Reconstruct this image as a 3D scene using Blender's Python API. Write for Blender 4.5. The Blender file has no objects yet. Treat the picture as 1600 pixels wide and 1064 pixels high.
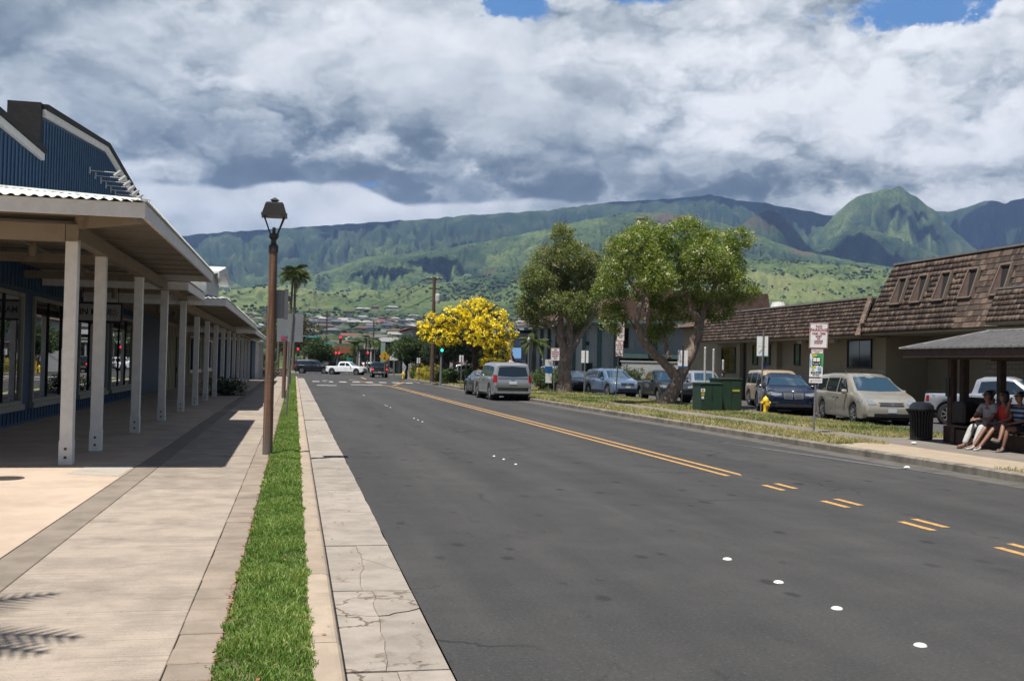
import bpy, bmesh, math, random
import numpy as np
from mathutils import Vector, Matrix, noise as mnoise
from mathutils.bvhtree import BVHTree
random.seed(7); RNG = np.random.default_rng(7)
SC = bpy.context.scene; COL = SC.collection
R = math.radians
# ---------------------------------------------------------------- camera
cam = bpy.data.cameras.new('camera'); camo = bpy.data.objects.new('camera', cam); COL.objects.link(camo)
cam.sensor_width = 36; cam.lens = 35.01; cam.clip_start = .1; cam.clip_end = 60000
CF = Vector((0.21281284, 0.97680468, 0.02373425)); CR = Vector((0.97675982, -0.21331178, 0.02093652)); CU = Vector((-0.02551369, -0.0187271, 0.99949905))
camo.matrix_world = Matrix(((CR.x, CU.x, -CF.x, 0), (CR.y, CU.y, -CF.y, 0), (CR.z, CU.z, -CF.z, 1.8), (0, 0, 0, 1)))
SC.camera = camo
# ---------------------------------------------------------------- view
SC.view_settings.view_transform = 'Standard'; SC.view_settings.look = 'None'
ALB = .70      # share of the first-guess base colours kept; exposure makes up for it
SC.view_settings.exposure = 0.62; SC.view_settings.gamma = 1
try: SC.view_settings.use_curve_mapping = False
except Exception: pass
SC.cycles.use_denoising = True
SC.cycles.max_bounces = 6; SC.cycles.diffuse_bounces = 2; SC.cycles.glossy_bounces = 3; SC.cycles.transparent_max_bounces = 12
SC.cycles.volume_bounces = 0
TOSUN = Vector((-.28, -.25, 1)).normalized()
SUN_EL = math.asin(TOSUN.z); SUN_AZ = math.atan2(TOSUN.x, TOSUN.y)
# ---------------------------------------------------------------- node DSL
class NT:
    def __init__(s, tree): s.t = tree; s.n = tree.nodes; s.l = tree.links
    def node(s, typ, **kw):
        n = s.n.new(typ)
        for k, v in kw.items(): setattr(n, k, v)
        return n
    def put(s, sock, v):
        if v is None: return
        if isinstance(v, bpy.types.NodeSocket): s.l.new(v, sock)
        else:
            if isinstance(v, (tuple, list)) and sock.type == 'RGBA' and len(v) == 3: v = (*v, 1)
            sock.default_value = v
    def m(s, op, a, b=None, c=None, clamp=False):
        n = s.node('ShaderNodeMath', operation=op, use_clamp=clamp)
        s.put(n.inputs[0], a); s.put(n.inputs[1], b); s.put(n.inputs[2], c); return n.outputs[0]
    def add(s, a, b): return s.m('ADD', a, b)
    def sub(s, a, b): return s.m('SUBTRACT', a, b)
    def mul(s, a, b): return s.m('MULTIPLY', a, b)
    def sstep(s, x, a, b, lo=0., hi=1.):
        n = s.node('ShaderNodeMapRange', interpolation_type='SMOOTHSTEP')
        s.put(n.inputs[0], x); s.put(n.inputs[1], a); s.put(n.inputs[2], b); s.put(n.inputs[3], lo); s.put(n.inputs[4], hi); return n.outputs[0]
    def lin(s, x, a, b, lo=0., hi=1.):
        n = s.node('ShaderNodeMapRange'); s.put(n.inputs[0], x); s.put(n.inputs[1], a); s.put(n.inputs[2], b); s.put(n.inputs[3], lo); s.put(n.inputs[4], hi); return n.outputs[0]
    def vm(s, op, a, b=None):
        n = s.node('ShaderNodeVectorMath', operation=op); s.put(n.inputs[0], a); s.put(n.inputs[1], b); return n.outputs[0]
    def vscale(s, a, k):
        n = s.node('ShaderNodeVectorMath', operation='SCALE'); s.put(n.inputs[0], a); s.put(n.inputs[3], k); return n.outputs[0]
    def xyz(s, v):
        n = s.node('ShaderNodeSeparateXYZ'); s.put(n.inputs[0], v); return n.outputs
    def comb(s, x, y, z):
        n = s.node('ShaderNodeCombineXYZ'); s.put(n.inputs[0], x); s.put(n.inputs[1], y); s.put(n.inputs[2], z); return n.outputs[0]
    def noise(s, v, scale, detail=4, rough=.5, dist=0., col=False, lac=2.):
        n = s.node('ShaderNodeTexNoise'); s.put(n.inputs['Vector'], v); s.put(n.inputs['Scale'], scale); s.put(n.inputs['Detail'], detail)
        s.put(n.inputs['Roughness'], rough); s.put(n.inputs['Distortion'], dist); s.put(n.inputs['Lacunarity'], lac); return n.outputs['Color' if col else 'Fac']
    def voro(s, v, scale, feature='F1', rand=1., detail=0., smooth=None, out='Distance'):
        n = s.node('ShaderNodeTexVoronoi', feature=feature); s.put(n.inputs['Vector'], v); s.put(n.inputs['Scale'], scale); s.put(n.inputs['Randomness'], rand)
        if detail and 'Detail' in n.inputs: s.put(n.inputs['Detail'], detail)
        if smooth is not None and 'Smoothness' in n.inputs: s.put(n.inputs['Smoothness'], smooth)
        return n.outputs[out]
    def mix(s, f, a, b, mode='MIX'):
        n = s.node('ShaderNodeMix', data_type='RGBA', blend_type=mode); s.put(n.inputs[0], f); s.put(n.inputs[6], a); s.put(n.inputs[7], b); return n.outputs[2]
    def fmix(s, f, a, b):
        n = s.node('ShaderNodeMix', data_type='FLOAT'); s.put(n.inputs[0], f); s.put(n.inputs[2], a); s.put(n.inputs[3], b); return n.outputs[0]
    def ramp(s, f, stops, interp='LINEAR'):
        n = s.node('ShaderNodeValToRGB'); s.put(n.inputs[0], f); cr = n.color_ramp; cr.interpolation = interp
        while len(cr.elements) > 1: cr.elements.remove(cr.elements[-1])
        for i, (p, c) in enumerate(stops):
            e = cr.elements[0] if i == 0 else cr.elements.new(p)
            e.position = p; e.color = (*c, 1) if isinstance(c, tuple) else (c, c, c, 1)
        return n.outputs[0]
    def lut(s, x, pts):      # piecewise-linear scalar table
        x0, x1 = pts[0][0], pts[-1][0]; y0 = min(p[1] for p in pts); y1 = max(p[1] for p in pts) + 1e-6
        f = s.lin(x, x0, x1)
        c = s.ramp(f, [((a - x0) / (x1 - x0), (b - y0) / (y1 - y0)) for a, b in pts])
        return s.lin(c, 0, 1, y0, y1)
    def blob(s, u, v, cu, cv, ru, rv):
        a = s.mul(s.sub(u, cu), 1 / ru); b = s.mul(s.sub(v, cv), 1 / rv)
        return s.m('POWER', 2.718, s.mul(s.add(s.mul(a, a), s.mul(b, b)), -1.))
# ---------------------------------------------------------------- world: nishita sky behind a broken cumulus deck
W = bpy.data.worlds.new('World'); SC.world = W; W.use_nodes = True
t = NT(W.node_tree); t.n.clear()
out = t.node('ShaderNodeOutputWorld'); bg = t.node('ShaderNodeBackground'); bg.inputs[1].default_value = .1
t.l.new(bg.outputs[0], out.inputs[0])
sky = t.node('ShaderNodeTexSky', sky_type='NISHITA'); sky.sun_disc = False; sky.sun_elevation = SUN_EL; sky.sun_rotation = SUN_AZ; sky.air_density = 1.; sky.dust_density = .6
tc = t.node('ShaderNodeTexCoord').outputs['Generated']
sx, sy, sz = t.xyz(tc)
az = t.mul(t.m('ARCTAN2', sx, sy), 57.2958); el = t.mul(t.m('ARCSINE', sz), 57.2958)
def q_at(dx, dz):            # cloud-space coordinates, flattened towards the horizon
    v = t.vm('ADD', tc, (dx, dx * -.2, dz)); x, y, z = t.xyz(v)
    return t.comb(x, y, t.mul(z, 1.75))
WARP = t.vscale(t.vm('SUBTRACT', t.noise(q_at(0, 0), 9., 6, .66, col=True), (.5, .5, .5)), .12)
def field(v):
    vv = t.vm('ADD', v, WARP)
    b = None
    for i, (sc_, am) in enumerate(((5.2, .42), (11.5, .30), (25., .17), (54., .085))):
        d = t.voro(t.vm('ADD', vv, (i * 3.1, i * 1.7, i * .9)), sc_, 'F1'); o = t.mul(t.sub(1., t.mul(d, d)), am)
        b = o if b is None else t.add(b, o)
    return b
f0 = field(q_at(0, 0)); f1 = field(q_at(-.012, .022))
relief = t.mul(t.sub(f0, f1), 2.5)
soft = t.noise(q_at(.1, .4), 3.2, 5, .55)
relief = t.mul(relief, t.sstep(t.noise(q_at(.9, .2), 4., 2), .38, .62, .35, 1.))
nz = t.noise(q_at(.3, .1), 9., 4, .55)
nzc = t.sub(nz, .5)
eb = t.lut(az, [(-60, 10.), (-30, 9.6), (-14, 9.3), (-10, 9.1), (-4.5, 9.2), (-1, 9.6), (3, 9.7), (6, 8.9), (10, 9.2), (14, 9.35), (17, 9.2), (20, 8.6), (24, 7.6), (60, 6.5)])
hb = t.add(t.sub(el, eb), t.mul(nzc, 1.8))
# tone just above the base and high up
tb = t.lut(az, [(-60, .42), (-16, .32), (-10, .2), (-4, .06), (2, .04), (5, .12), (9, .18), (13, .16), (17, .2), (21, .16), (25, .1), (28, .12), (31, .34), (35, .56), (40, .55), (60, .5)])
tt = t.lut(az, [(-60, .55), (-16, .42), (-12, .5), (-7, .62), (-2, .66), (3, .66), (7, .70), (12, .76), (16, .58), (20, .68), (26, .72), (32, .63), (36, .72), (40, .64), (60, .6)])
up = t.sstep(hb, .2, 7.5)
tone = t.fmix(up, tb, tt)
for (ca, ce, ra, re, k) in [(-7.6, 14.6, 2.1, 1.1, .2), (17, 15.4, 2.4, 1.6, -.2), (10.5, 16.3, 1.6, 1., -.14), (24., 13.2, 2.6, 1.0, .1), (29, 14, 3., 1.2, -.14), (33, 12.2, 2.2, .8, .12), (8, 13, 2.6, 1.4, .12), (26, 17, 3.2, 1.3, .1), (38, 11, 1.4, 1.8, -.08), (-10.5, 16.5, 2.5, 2., .05), (1.5, 13.2, 2., 1.4, .1), (-6, 12.2, 6.5, 1.5, -.22), (2, 11., 5., 1.1, -.2), (13, 10.5, 6., .9, -.14), (28, 10.4, 5., .9, -.15)]:
    tone = t.add(tone, t.mul(t.blob(az, el, ca, ce, ra, re), k))
tone = t.add(tone, t.add(t.mul(t.sub(f0, .66), .25), t.mul(t.sub(soft, .5), .9))); tone = t.add(tone, relief)
under = t.add(.9, t.mul(t.sub(t.noise(q_at(.7, .3), 11., 5, .55), .6), 1.9))
tone = t.fmix(t.sstep(hb, -.12, .3), under, tone)
ccol = t.ramp(t.lin(tone, -.57, 1.13), [(0., (.085, .112, .14)), (.294, (.13, .166, .20)), (.38, (.185, .228, .262)), (.5, (.32, .365, .40)), (.647, (.53, .57, .60)), (.78, (.72, .75, .775)), (.9, (.86, .875, .89)), (1., (.94, .95, .96))])
# blue gaps: at the top and one slit under the base
gap = t.add(t.add(t.mul(t.blob(az, el, 34.7, 18.75, 3.6, 1.15), 1.15), t.mul(t.blob(az, el, 11.7, 20.2, 2.3, .95), 1.1)), t.add(t.mul(t.blob(az, el, 21.5, 20.6, 4., .8), .9), t.mul(t.blob(az, el, 3.6, 9.95, 1.4, .3), .75)))
# the bank breaks up overhead and seaward, behind the camera: open blue sky with scattered puffs
open_ = t.m('MAXIMUM', t.sstep(el, 21., 34.), t.sstep(t.m('ABSOLUTE', t.sub(az, 12.)), 60., 95.))
gap = t.add(gap, t.mul(open_, .95))
gap = t.mul(gap, t.add(1., t.add(t.mul(t.sub(f0, .66), -1.5), t.mul(nzc, 1.8))))
gap = t.add(gap, t.mul(t.sub(t.noise(t.vm('ADD', tc, WARP), 15., 8, .62), .5), 2.3))
opn = t.sstep(gap, .42, .78)
skycol = t.mix(t.m('SUBTRACT', .8, t.mul(open_, .8), clamp=True), t.vscale(sky.outputs[0], .62), (1.0, 2.75, 6.3))
fin = t.mix(opn, t.vscale(ccol, 10. * ALB), t.vscale(skycol, ALB))
t.put(bg.inputs[0], fin)
# ---------------------------------------------------------------- sun
sl = bpy.data.lights.new('sun', 'SUN'); sl.energy = 5.0; sl.angle = R(.53); sl.color = (1., .96, .89)
so = bpy.data.objects.new('sun', sl); COL.objects.link(so); so.rotation_euler = TOSUN.to_track_quat('Z', 'Y').to_euler(); so.location = (0, 0, 60)
# ---------------------------------------------------------------- helpers: tags, meshes, materials
def tag(o, label=None, cat=None, group=None, kind=None):
    if label: o['label'] = label
    if cat: o['category'] = cat
    if group: o['group'] = group
    if kind: o['kind'] = kind
    return o
def empty(name, loc=(0, 0, 0), rz=0., label=None, cat=None, group=None, parent=None):
    o = bpy.data.objects.new(name, None); COL.objects.link(o); o.location = loc; o.rotation_euler = (0, 0, rz); o.empty_display_size = .2
    if parent: o.parent = parent
    return tag(o, label, cat, group)
def wloc(p):
    v = Vector((0, 0, 0))
    while p is not None: v += p.location; p = p.parent
    return v
class M:
    def __init__(s): s.v = []; s.f = []; s.mi = []; s.ci = 0
    def add(s, vs, fs):
        b = len(s.v); s.v += [tuple(x) for x in vs]; s.f += [tuple(b + i for i in f) for f in fs]; s.mi += [s.ci] * len(fs); return s
    def box(s, x0, x1, y0, y1, z0, z1):
        return s.add([(x0, y0, z0), (x1, y0, z0), (x1, y1, z0), (x0, y1, z0), (x0, y0, z1), (x1, y0, z1), (x1, y1, z1), (x0, y1, z1)],
                     [(0, 3, 2, 1), (4, 5, 6, 7), (0, 1, 5, 4), (1, 2, 6, 5), (2, 3, 7, 6), (3, 0, 4, 7)])
    def cbox(s, x0, x1, y0, y1, z0, z1, c=.01):      # box with chamfered edges
        bm = bmesh.new(); bmesh.ops.create_cube(bm, size=1)
        for v in bm.verts: v.co = Vector(((x0 + x1) / 2 + v.co.x * (x1 - x0), (y0 + y1) / 2 + v.co.y * (y1 - y0), (z0 + z1) / 2 + v.co.z * (z1 - z0)))
        bmesh.ops.bevel(bm, geom=bm.edges[:], offset=c, segments=1, affect='EDGES')
        s.add([v.co for v in bm.verts], [[v.index for v in f.verts] for f in bm.faces]); bm.free(); return s
    def obox(s, c, ax, ay, az, hx, hy, hz):          # oriented box, half sizes
        c = Vector(c); ax, ay, az = Vector(ax).normalized() * hx, Vector(ay).normalized() * hy, Vector(az).normalized() * hz
        return s.add([c + ax * i + ay * j + az * k for k in (-1, 1) for j, i in ((-1, -1), (-1, 1), (1, 1), (1, -1))],
                     [(0, 3, 2, 1), (4, 5, 6, 7), (0, 1, 5, 4), (1, 2, 6, 5), (2, 3, 7, 6), (3, 0, 4, 7)])
    def beam(s, p0, p1, w, h, upv=(0, 0, 1)):
        p0, p1 = Vector(p0), Vector(p1); d = p1 - p0; a = d.cross(Vector(upv))
        if a.length < 1e-6: a = Vector((1, 0, 0))
        b = a.cross(d); return s.obox((p0 + p1) / 2, d, a, b, d.length / 2, w / 2, h / 2)
    def tube(s, pts, rs, n=8, caps=True):
        pts = [Vector(p) for p in pts]
        if not isinstance(rs, (list, tuple)): rs = [rs] * len(pts)
        ref = None; vs = []; fs = []
        for i, p in enumerate(pts):
            d = (pts[min(i + 1, len(pts) - 1)] - pts[max(i - 1, 0)]).normalized()
            if ref is None: ref = d.orthogonal().normalized()
            ref = (ref - d * ref.dot(d)).normalized(); b = d.cross(ref)
            for k in range(n):
                a = 2 * math.pi * k / n; vs.append(p + (ref * math.cos(a) + b * math.sin(a)) * rs[i])
        for i in range(len(pts) - 1):
            for k in range(n):
                fs.append((i * n + k, i * n + (k + 1) % n, (i + 1) * n + (k + 1) % n, (i + 1) * n + k))
        if caps: fs.append(tuple(range(n - 1, -1, -1))); fs.append(tuple((len(pts) - 1) * n + k for k in range(n)))
        return s.add(vs, fs)
    def cyl(s, p0, p1, r0, r1=None, n=12, caps=True): return s.tube([p0, p1], [r0, r0 if r1 is None else r1], n, caps)
    def lathe(s, prof, c=(0, 0, 0), n=16, axis='z', caps=True):
        vs = []; fs = []
        for r, h in prof:
            for k in range(n):
                a = 2 * math.pi * k / n; x, y = r * math.cos(a), r * math.sin(a)
                p = {'z': (x, y, h), 'y': (x, h, y), 'x': (h, x, y)}[axis]; vs.append((p[0] + c[0], p[1] + c[1], p[2] + c[2]))
        m = len(prof)
        for i in range(m - 1):
            for k in range(n): fs.append((i * n + k, i * n + (k + 1) % n, (i + 1) * n + (k + 1) % n, (i + 1) * n + k))
        if caps: fs.append(tuple(range(n - 1, -1, -1))); fs.append(tuple((m - 1) * n + k for k in range(n)))
        return s.add(vs, fs)
    def prism(s, poly, axis, a, b):                  # extrude a 2-D polygon along an axis
        f = {'x': lambda u, v, w: (w, u, v), 'y': lambda u, v, w: (u, w, v), 'z': lambda u, v, w: (u, v, w)}[axis]
        n = len(poly); vs = [f(u, v, a) for u, v in poly] + [f(u, v, b) for u, v in poly]
        fs = [tuple(range(n - 1, -1, -1)), tuple(range(n, 2 * n))] + [(i, (i + 1) % n, n + (i + 1) % n, n + i) for i in range(n)]
        return s.add(vs, fs)
    def quad(s, *p): return s.add(p, [tuple(range(len(p)))])
    def mat(s, i): s.ci = i; return s
    def build(s, name, mats, parent=None, smooth=False, world=True, link=True, fix=True):
        me = bpy.data.meshes.new(name); off = wloc(parent) if (parent is not None and world) else Vector((0, 0, 0))
        v = [(x - off.x, y - off.y, z - off.z) for x, y, z in s.v]
        me.from_pydata(v, [], s.f)
        for m_ in (mats if isinstance(mats, (list, tuple)) else [mats]): me.materials.append(m_)
        if any(s.mi): me.polygons.foreach_set('material_index', s.mi)
        if fix:
            bm = bmesh.new(); bm.from_mesh(me); bmesh.ops.recalc_face_normals(bm, faces=bm.faces); bm.to_mesh(me); bm.free()
        if smooth: me.shade_smooth() if smooth is True else None
        o = bpy.data.objects.new(name, me)
        if smooth and smooth is not True:
            me.shade_smooth()
            try: me.set_sharp_from_angle(angle=R(smooth))
            except Exception: pass
        if link: COL.objects.link(o)
        if parent: o.parent = parent
        return o
def inst(me, name, loc, parent=None, rz=0., scale=None):   # another object on a shared mesh
    o = bpy.data.objects.new(name, me); o.location = loc; o.rotation_euler = (0, 0, rz)
    if scale: o.scale = scale
    COL.objects.link(o)
    if parent: o.parent = parent
    return o
def copy_tree(o, kids, parent=None):
    c = o.copy(); COL.objects.link(c); c.parent = parent
    for ch in kids.get(o, []): copy_tree(ch, kids, c)
    return c
def kidmap():
    d = {}
    for o in bpy.data.objects:
        if o.parent: d.setdefault(o.parent, []).append(o)
    return d
def raw_mesh(name, V, F, mat, attrs=None, smooth=False, parent=None):   # numpy mesh; F (n,3) or (n,4)
    me = bpy.data.meshes.new(name); n, k = F.shape
    me.vertices.add(len(V)); me.vertices.foreach_set('co', np.ascontiguousarray(V, np.float32).ravel())
    me.loops.add(n * k); me.loops.foreach_set('vertex_index', np.ascontiguousarray(F, np.int32).ravel())
    me.polygons.add(n); me.polygons.foreach_set('loop_start', np.arange(0, n * k, k, dtype=np.int32))
    try: me.polygons.foreach_set('loop_total', np.full(n, k, np.int32))
    except Exception: pass
    me.update(calc_edges=True)
    for nm, arr in (attrs or {}).items():
        a = me.attributes.new(nm, 'FLOAT', 'POINT'); a.data.foreach_set('value', np.ascontiguousarray(arr, np.float32))
    me.materials.append(mat)
    if smooth: me.shade_smooth()
    o = bpy.data.objects.new(name, me); COL.objects.link(o)
    if parent: o.parent = parent; 
    return o
MATS = {}
def newmat(name):
    m = bpy.data.materials.new(name); m.use_nodes = True; t = NT(m.node_tree)
    b = [n for n in t.n if n.type == 'BSDF_PRINCIPLED'][0]; return m, t, b
def pm(name, c1, c2=None, rough=.7, scale=6., metal=0., bump=0., bscale=None, rnd=.0, stretch=(1, 1, 1), spec=.5, detail=5, sharp=(.35, .65), dirt=None, coat=0., emit=None, estr=0., bdist=.01):
    """procedural material: two colours mixed by noise, per-object variation, optional speckle dirt and bump"""
    if name in MATS: return MATS[name]
    m, t, b = newmat(name)
    if c2 is None: c2 = tuple(x * .82 for x in c1)
    co = t.node('ShaderNodeTexCoord').outputs['Object']; rn = t.node('ShaderNodeObjectInfo').outputs['Random']
    v = t.vm('ADD', t.vm('MULTIPLY', co, stretch), t.comb(t.mul(rn, 31.), t.mul(rn, 17.), t.mul(rn, 7.)))
    f = t.sstep(t.noise(v, scale, detail, .6), sharp[0], sharp[1])
    col = t.mix(f, c1, c2)
    if dirt:
        dcol, ds, amt = dirt
        d = t.sstep(t.noise(v, ds, 6, .65), .52, .72); col = t.mix(t.mul(d, amt), col, dcol)
    if rnd: col = t.mix(1., col, t.comb(*[t.lin(rn, 0, 1, 1 - rnd, 1 + rnd)] * 3), 'MULTIPLY')
    t.put(b.inputs['Base Color'], col); t.put(b.inputs['Metallic'], metal)
    t.put(b.inputs['Roughness'], t.lin(t.noise(v, scale * 2.3, 3), .3, .7, max(rough - .06, .02), min(rough + .06, 1.)))
    b.inputs['Specular IOR Level'].default_value = spec
    if coat: b.inputs['Coat Weight'].default_value = coat; b.inputs['Coat Roughness'].default_value = .04
    if bump:
        bn = t.node('ShaderNodeBump'); bn.inputs['Strength'].default_value = bump; bn.inputs['Distance'].default_value = bdist
        t.put(bn.inputs['Height'], t.noise(v, bscale or scale * 6, 6, .65)); t.put(b.inputs['Normal'], bn.outputs[0])
    if emit: b.inputs['Emission Color'].default_value = (*emit, 1); b.inputs['Emission Strength'].default_value = estr
    MATS[name] = m; return m
def glassmat(name, col=(.01, .014, .018), rough=.02, spec=.9):
    if name in MATS: return MATS[name]
    m, t, b = newmat(name); t.put(b.inputs['Base Color'], col); b.inputs['Roughness'].default_value = rough; b.inputs['Specular IOR Level'].default_value = spec
    b.inputs['IOR'].default_value = 1.6; MATS[name] = m; return m
def text_mesh(name, body, size, mat, parent, loc, ux, uz, align='CENTER', bold=.0, sx=1., lift=.002):
    """flat lettering as mesh: ux = reading direction, uz = up"""
    cu = bpy.data.curves.new(name, 'FONT'); cu.body = body; cu.size = size; cu.align_x = align; cu.align_y = 'CENTER'; cu.offset = bold; cu.extrude = .001; cu.resolution_u = 2
    to = bpy.data.objects.new(name, cu); COL.objects.link(to)
    dg = bpy.context.evaluated_depsgraph_get(); me = bpy.data.meshes.new_from_object(to.evaluated_get(dg)); bpy.data.objects.remove(to); bpy.data.curves.remove(cu)
    ux = Vector(ux).normalized(); uz = Vector(uz).normalized(); n = ux.cross(uz).normalized()
    off = wloc(parent) if parent else Vector((0, 0, 0)); L = Vector(loc) - off + n * lift
    for v in me.vertices:
        c = v.co.copy(); v.co = L + ux * c.x * sx + uz * c.y + n * c.z
    me.materials.clear(); me.materials.append(mat)
    o = bpy.data.objects.new(name, me); COL.objects.link(o); o.parent = parent; return o
def fbm2(x, y, oct=5, seed=0):       # vectorised value noise, range about -1..1
    rs = np.random.default_rng(seed); P = rs.random((256, 256)).astype(np.float32) * 2 - 1
    r = np.zeros_like(x, dtype=np.float64); a = 1.; tot = 0.
    for i in range(oct):
        xi = np.floor(x).astype(int); yi = np.floor(y).astype(int); fx = x - xi; fy = y - yi; fx = fx * fx * (3 - 2 * fx); fy = fy * fy * (3 - 2 * fy)
        g = lambda p, q: P[(p + i * 37) & 255, (q + i * 91) & 255]
        r += a * ((g(xi, yi) * (1 - fx) + g(xi + 1, yi) * fx) * (1 - fy) + (g(xi, yi + 1) * (1 - fx) + g(xi + 1, yi + 1) * fx) * fy)
        tot += a; a *= .5; x = x * 2.03 + 11.3; y = y * 2.03 + 5.7
    return r / tot
# ---------------------------------------------------------------- terrain: valley floor rising into ridges
RID = {
'far': [(-23.09, 0.0792), (-15.06, 0.0956), (-6.51, 0.1158), (-4.0, 0.1221), (-0.55, 0.1298), (3.36, 0.1374), (6.26, 0.1426), (9.92, 0.1498), (13.98, 0.1559), (15.82, 0.1602), (18.02, 0.1651), (21.64, 0.1688), (23.43, 0.1724), (24.85, 0.1663), (26.6, 0.162), (29.01, 0.1536), (31.69, 0.1401), (34.92, 0.1204), (39.48, 0.0949), (45.02, 0.0757)],
'mid': [(-23.02, 0.0398), (-8.86, 0.0566), (-3.91, 0.0664), (-0.47, 0.0782), (1.99, 0.0906), (3.77, 0.1039), (5.58, 0.1069), (8.49, 0.1162), (10.69, 0.1237), (13.27, 0.1337), (15.84, 0.1447), (17.66, 0.1508), (18.94, 0.1548), (20.94, 0.1542), (22.74, 0.1502), (24.16, 0.1431), (25.93, 0.132), (28.36, 0.1166), (32.04, 0.1022), (36.49, 0.0914), (42.33, 0.0824)],
'near': [(-23.0, 0.0293), (-8.84, 0.0428), (-5.58, 0.0554), (-3.57, 0.066), (-1.86, 0.0716), (-0.11, 0.0703), (2.02, 0.0665), (4.9, 0.0719), (8.54, 0.0814), (11.47, 0.0924), (14.41, 0.0998), (17.71, 0.1103), (21.34, 0.112), (25.6, 0.1088), (28.7, 0.1054), (32.04, 0.1004), (36.49, 0.0902), (42.33, 0.0768)],
'cone': [(21.35, 0.098), (24.18, 0.1285), (25.22, 0.1422), (26.09, 0.1534), (26.78, 0.1569), (27.47, 0.1492), (28.17, 0.134), (28.76, 0.1208), (30.39, 0.1038), (32.7, 0.0851)],
'peak': [(25.97, 0.0856), (27.68, 0.1055), (28.96, 0.1276), (29.69, 0.141), (30.35, 0.1542), (31.34, 0.1678), (32.48, 0.1725), (33.45, 0.1748), (34.26, 0.1658), (35.21, 0.1513), (36.16, 0.1328), (37.08, 0.1164), (38.3, 0.1012), (40.93, 0.0772)],
'spur': [(27.69, 0.098), (29.03, 0.1183), (30.37, 0.1308), (31.52, 0.1389), (32.67, 0.1311), (33.96, 0.1221), (35.55, 0.1083), (37.09, 0.0959)],
'back': [(21.31, 0.1427), (23.43, 0.1667), (24.85, 0.1644), (26.6, 0.1595), (29.35, 0.1504), (32.01, 0.146), (34.58, 0.1493), (35.84, 0.1496), (36.76, 0.1536), (37.67, 0.1587), (38.57, 0.1556), (39.45, 0.1599), (42.3, 0.1619), (47.54, 0.1485), (54.29, 0.1189)]}
RD = dict(far=6600, mid=4300, near=2900, cone=5000, peak=6200, spur=5200, back=8000)      # distance of each crest line, metres
FRONT = dict(far=.34, mid=.30, near=.42, cone=.16, peak=.22, spur=.14, back=.25)          # how far its face comes forward (share of distance)
def ridge(k, a, d):
    T = RID[k]; te = np.interp(a, [p[0] for p in T], [p[1] for p in T], left=0 if k in ('cone', 'peak', 'spur', 'back') else T[0][1], right=0 if k in ('cone', 'peak', 'spur') else T[-1][1])
    if k in ('cone', 'peak', 'spur'):
        te = te * np.clip((a - T[0][0]) / 1.5 + 1, 0, 1) * np.clip((T[-1][0] - a) / 1.5 + 1, 0, 1)
    te = te + .0011 * fbm2(a * 2.3 + 7, a * 0 + len(k), 4, 5)
    D = RD[k] * (1 + .05 * fbm2(a / 6 + 3, a * 0, 2, len(k)))
    H = te * D; s = (D - d) / (D * FRONT[k])
    fr = np.clip(1 - s, 0, 1); face = np.where(s >= 0, fr ** 1.15, np.exp(-(-s * 2.2) ** 2))
    return H, face, s, D
def base_h(d): return np.where(d < 330, -.32, -.32 + 115 * (np.maximum(d - 330, 0) / 2000) ** 1.12)
def terrain_h(a, d):
    x = d * np.sin(np.radians(a)); y = d * np.cos(np.radians(a))
    b = base_h(d) + np.clip((d - 350) / 900, 0, 1) * 7 * fbm2(x / 330, y / 330, 4, 1)
    h = b; lay = np.zeros_like(b); gul = np.zeros_like(b)
    for i, k in enumerate(('near', 'mid', 'far', 'cone', 'spur', 'peak', 'back')):
        H, face, s, D = ridge(k, a, d)
        # gullies run down the face: noise stretched along the fall line
        w = 1.3 if k in ('near',) else (1.0 if k == 'mid' else .8)
        gx = a / w * 1.0 + 1.9 * fbm2(d / 700, a / 2.2, 4, 20 + i)
        g = 1 - np.abs(fbm2(gx, d / 750 + 9, 5, 30 + i)) * 2.1
        amp = dict(near=.05, mid=.075, far=.08, cone=.06, spur=.06, peak=.08, back=.11)[k]
        env = np.clip(s * 5, 0, 1) * np.clip((1 - s) * 2.0, 0, 1)
        z = b + (H - b) * face - (H * amp) * (g > -9) * (1 - np.clip(g, 0, 1)) * env * 2.0 + H * amp * .35 * fbm2(x / 170, y / 170, 4, 50 + i) * env
        up = z > h
        h = np.where(up, z, h); lay = np.where(up, i + 1, lay); gul = np.where(up, (1 - np.clip(g, 0, 1)) * env, gul)
    return h, lay, gul
A = np.concatenate([np.arange(-75, -24, .8), np.arange(-24, 46, .085), np.arange(46, 110, .8)])
D_ = np.concatenate([np.array([250, 330]), np.geomspace(360, 2000, 95), np.geomspace(2020, 9800, 215)])
AA, DD = np.meshgrid(A, D_)
HH, LAY, GUL = terrain_h(AA, DD)
X = DD * np.sin(np.radians(AA)); Y = DD * np.cos(np.radians(AA))
na, nd = len(A), len(D_)
idx = np.arange(na * nd).reshape(nd, na)
Fq = np.stack([idx[:-1, :-1], idx[:-1, 1:], idx[1:, 1:], idx[1:, :-1]], -1).reshape(-1, 4)
# vegetation map with cloud shade painted in: 0 pale grass .. 1 dark forest ; red = bare soil
veg_shade = .5 + .55 * fbm2(X / 520, Y / 520, 4, 71) + .25 * fbm2(X / 90, Y / 90, 4, 72)
bias = np.select([LAY == 0, LAY == 1, LAY == 2, LAY == 3, LAY == 4, LAY == 5, LAY == 6, LAY == 7], [-.02, -.08, -.04, .2, .12, .4, .04, .36])  # darker ridges carry cloud shade put into the vegetation tone
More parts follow.
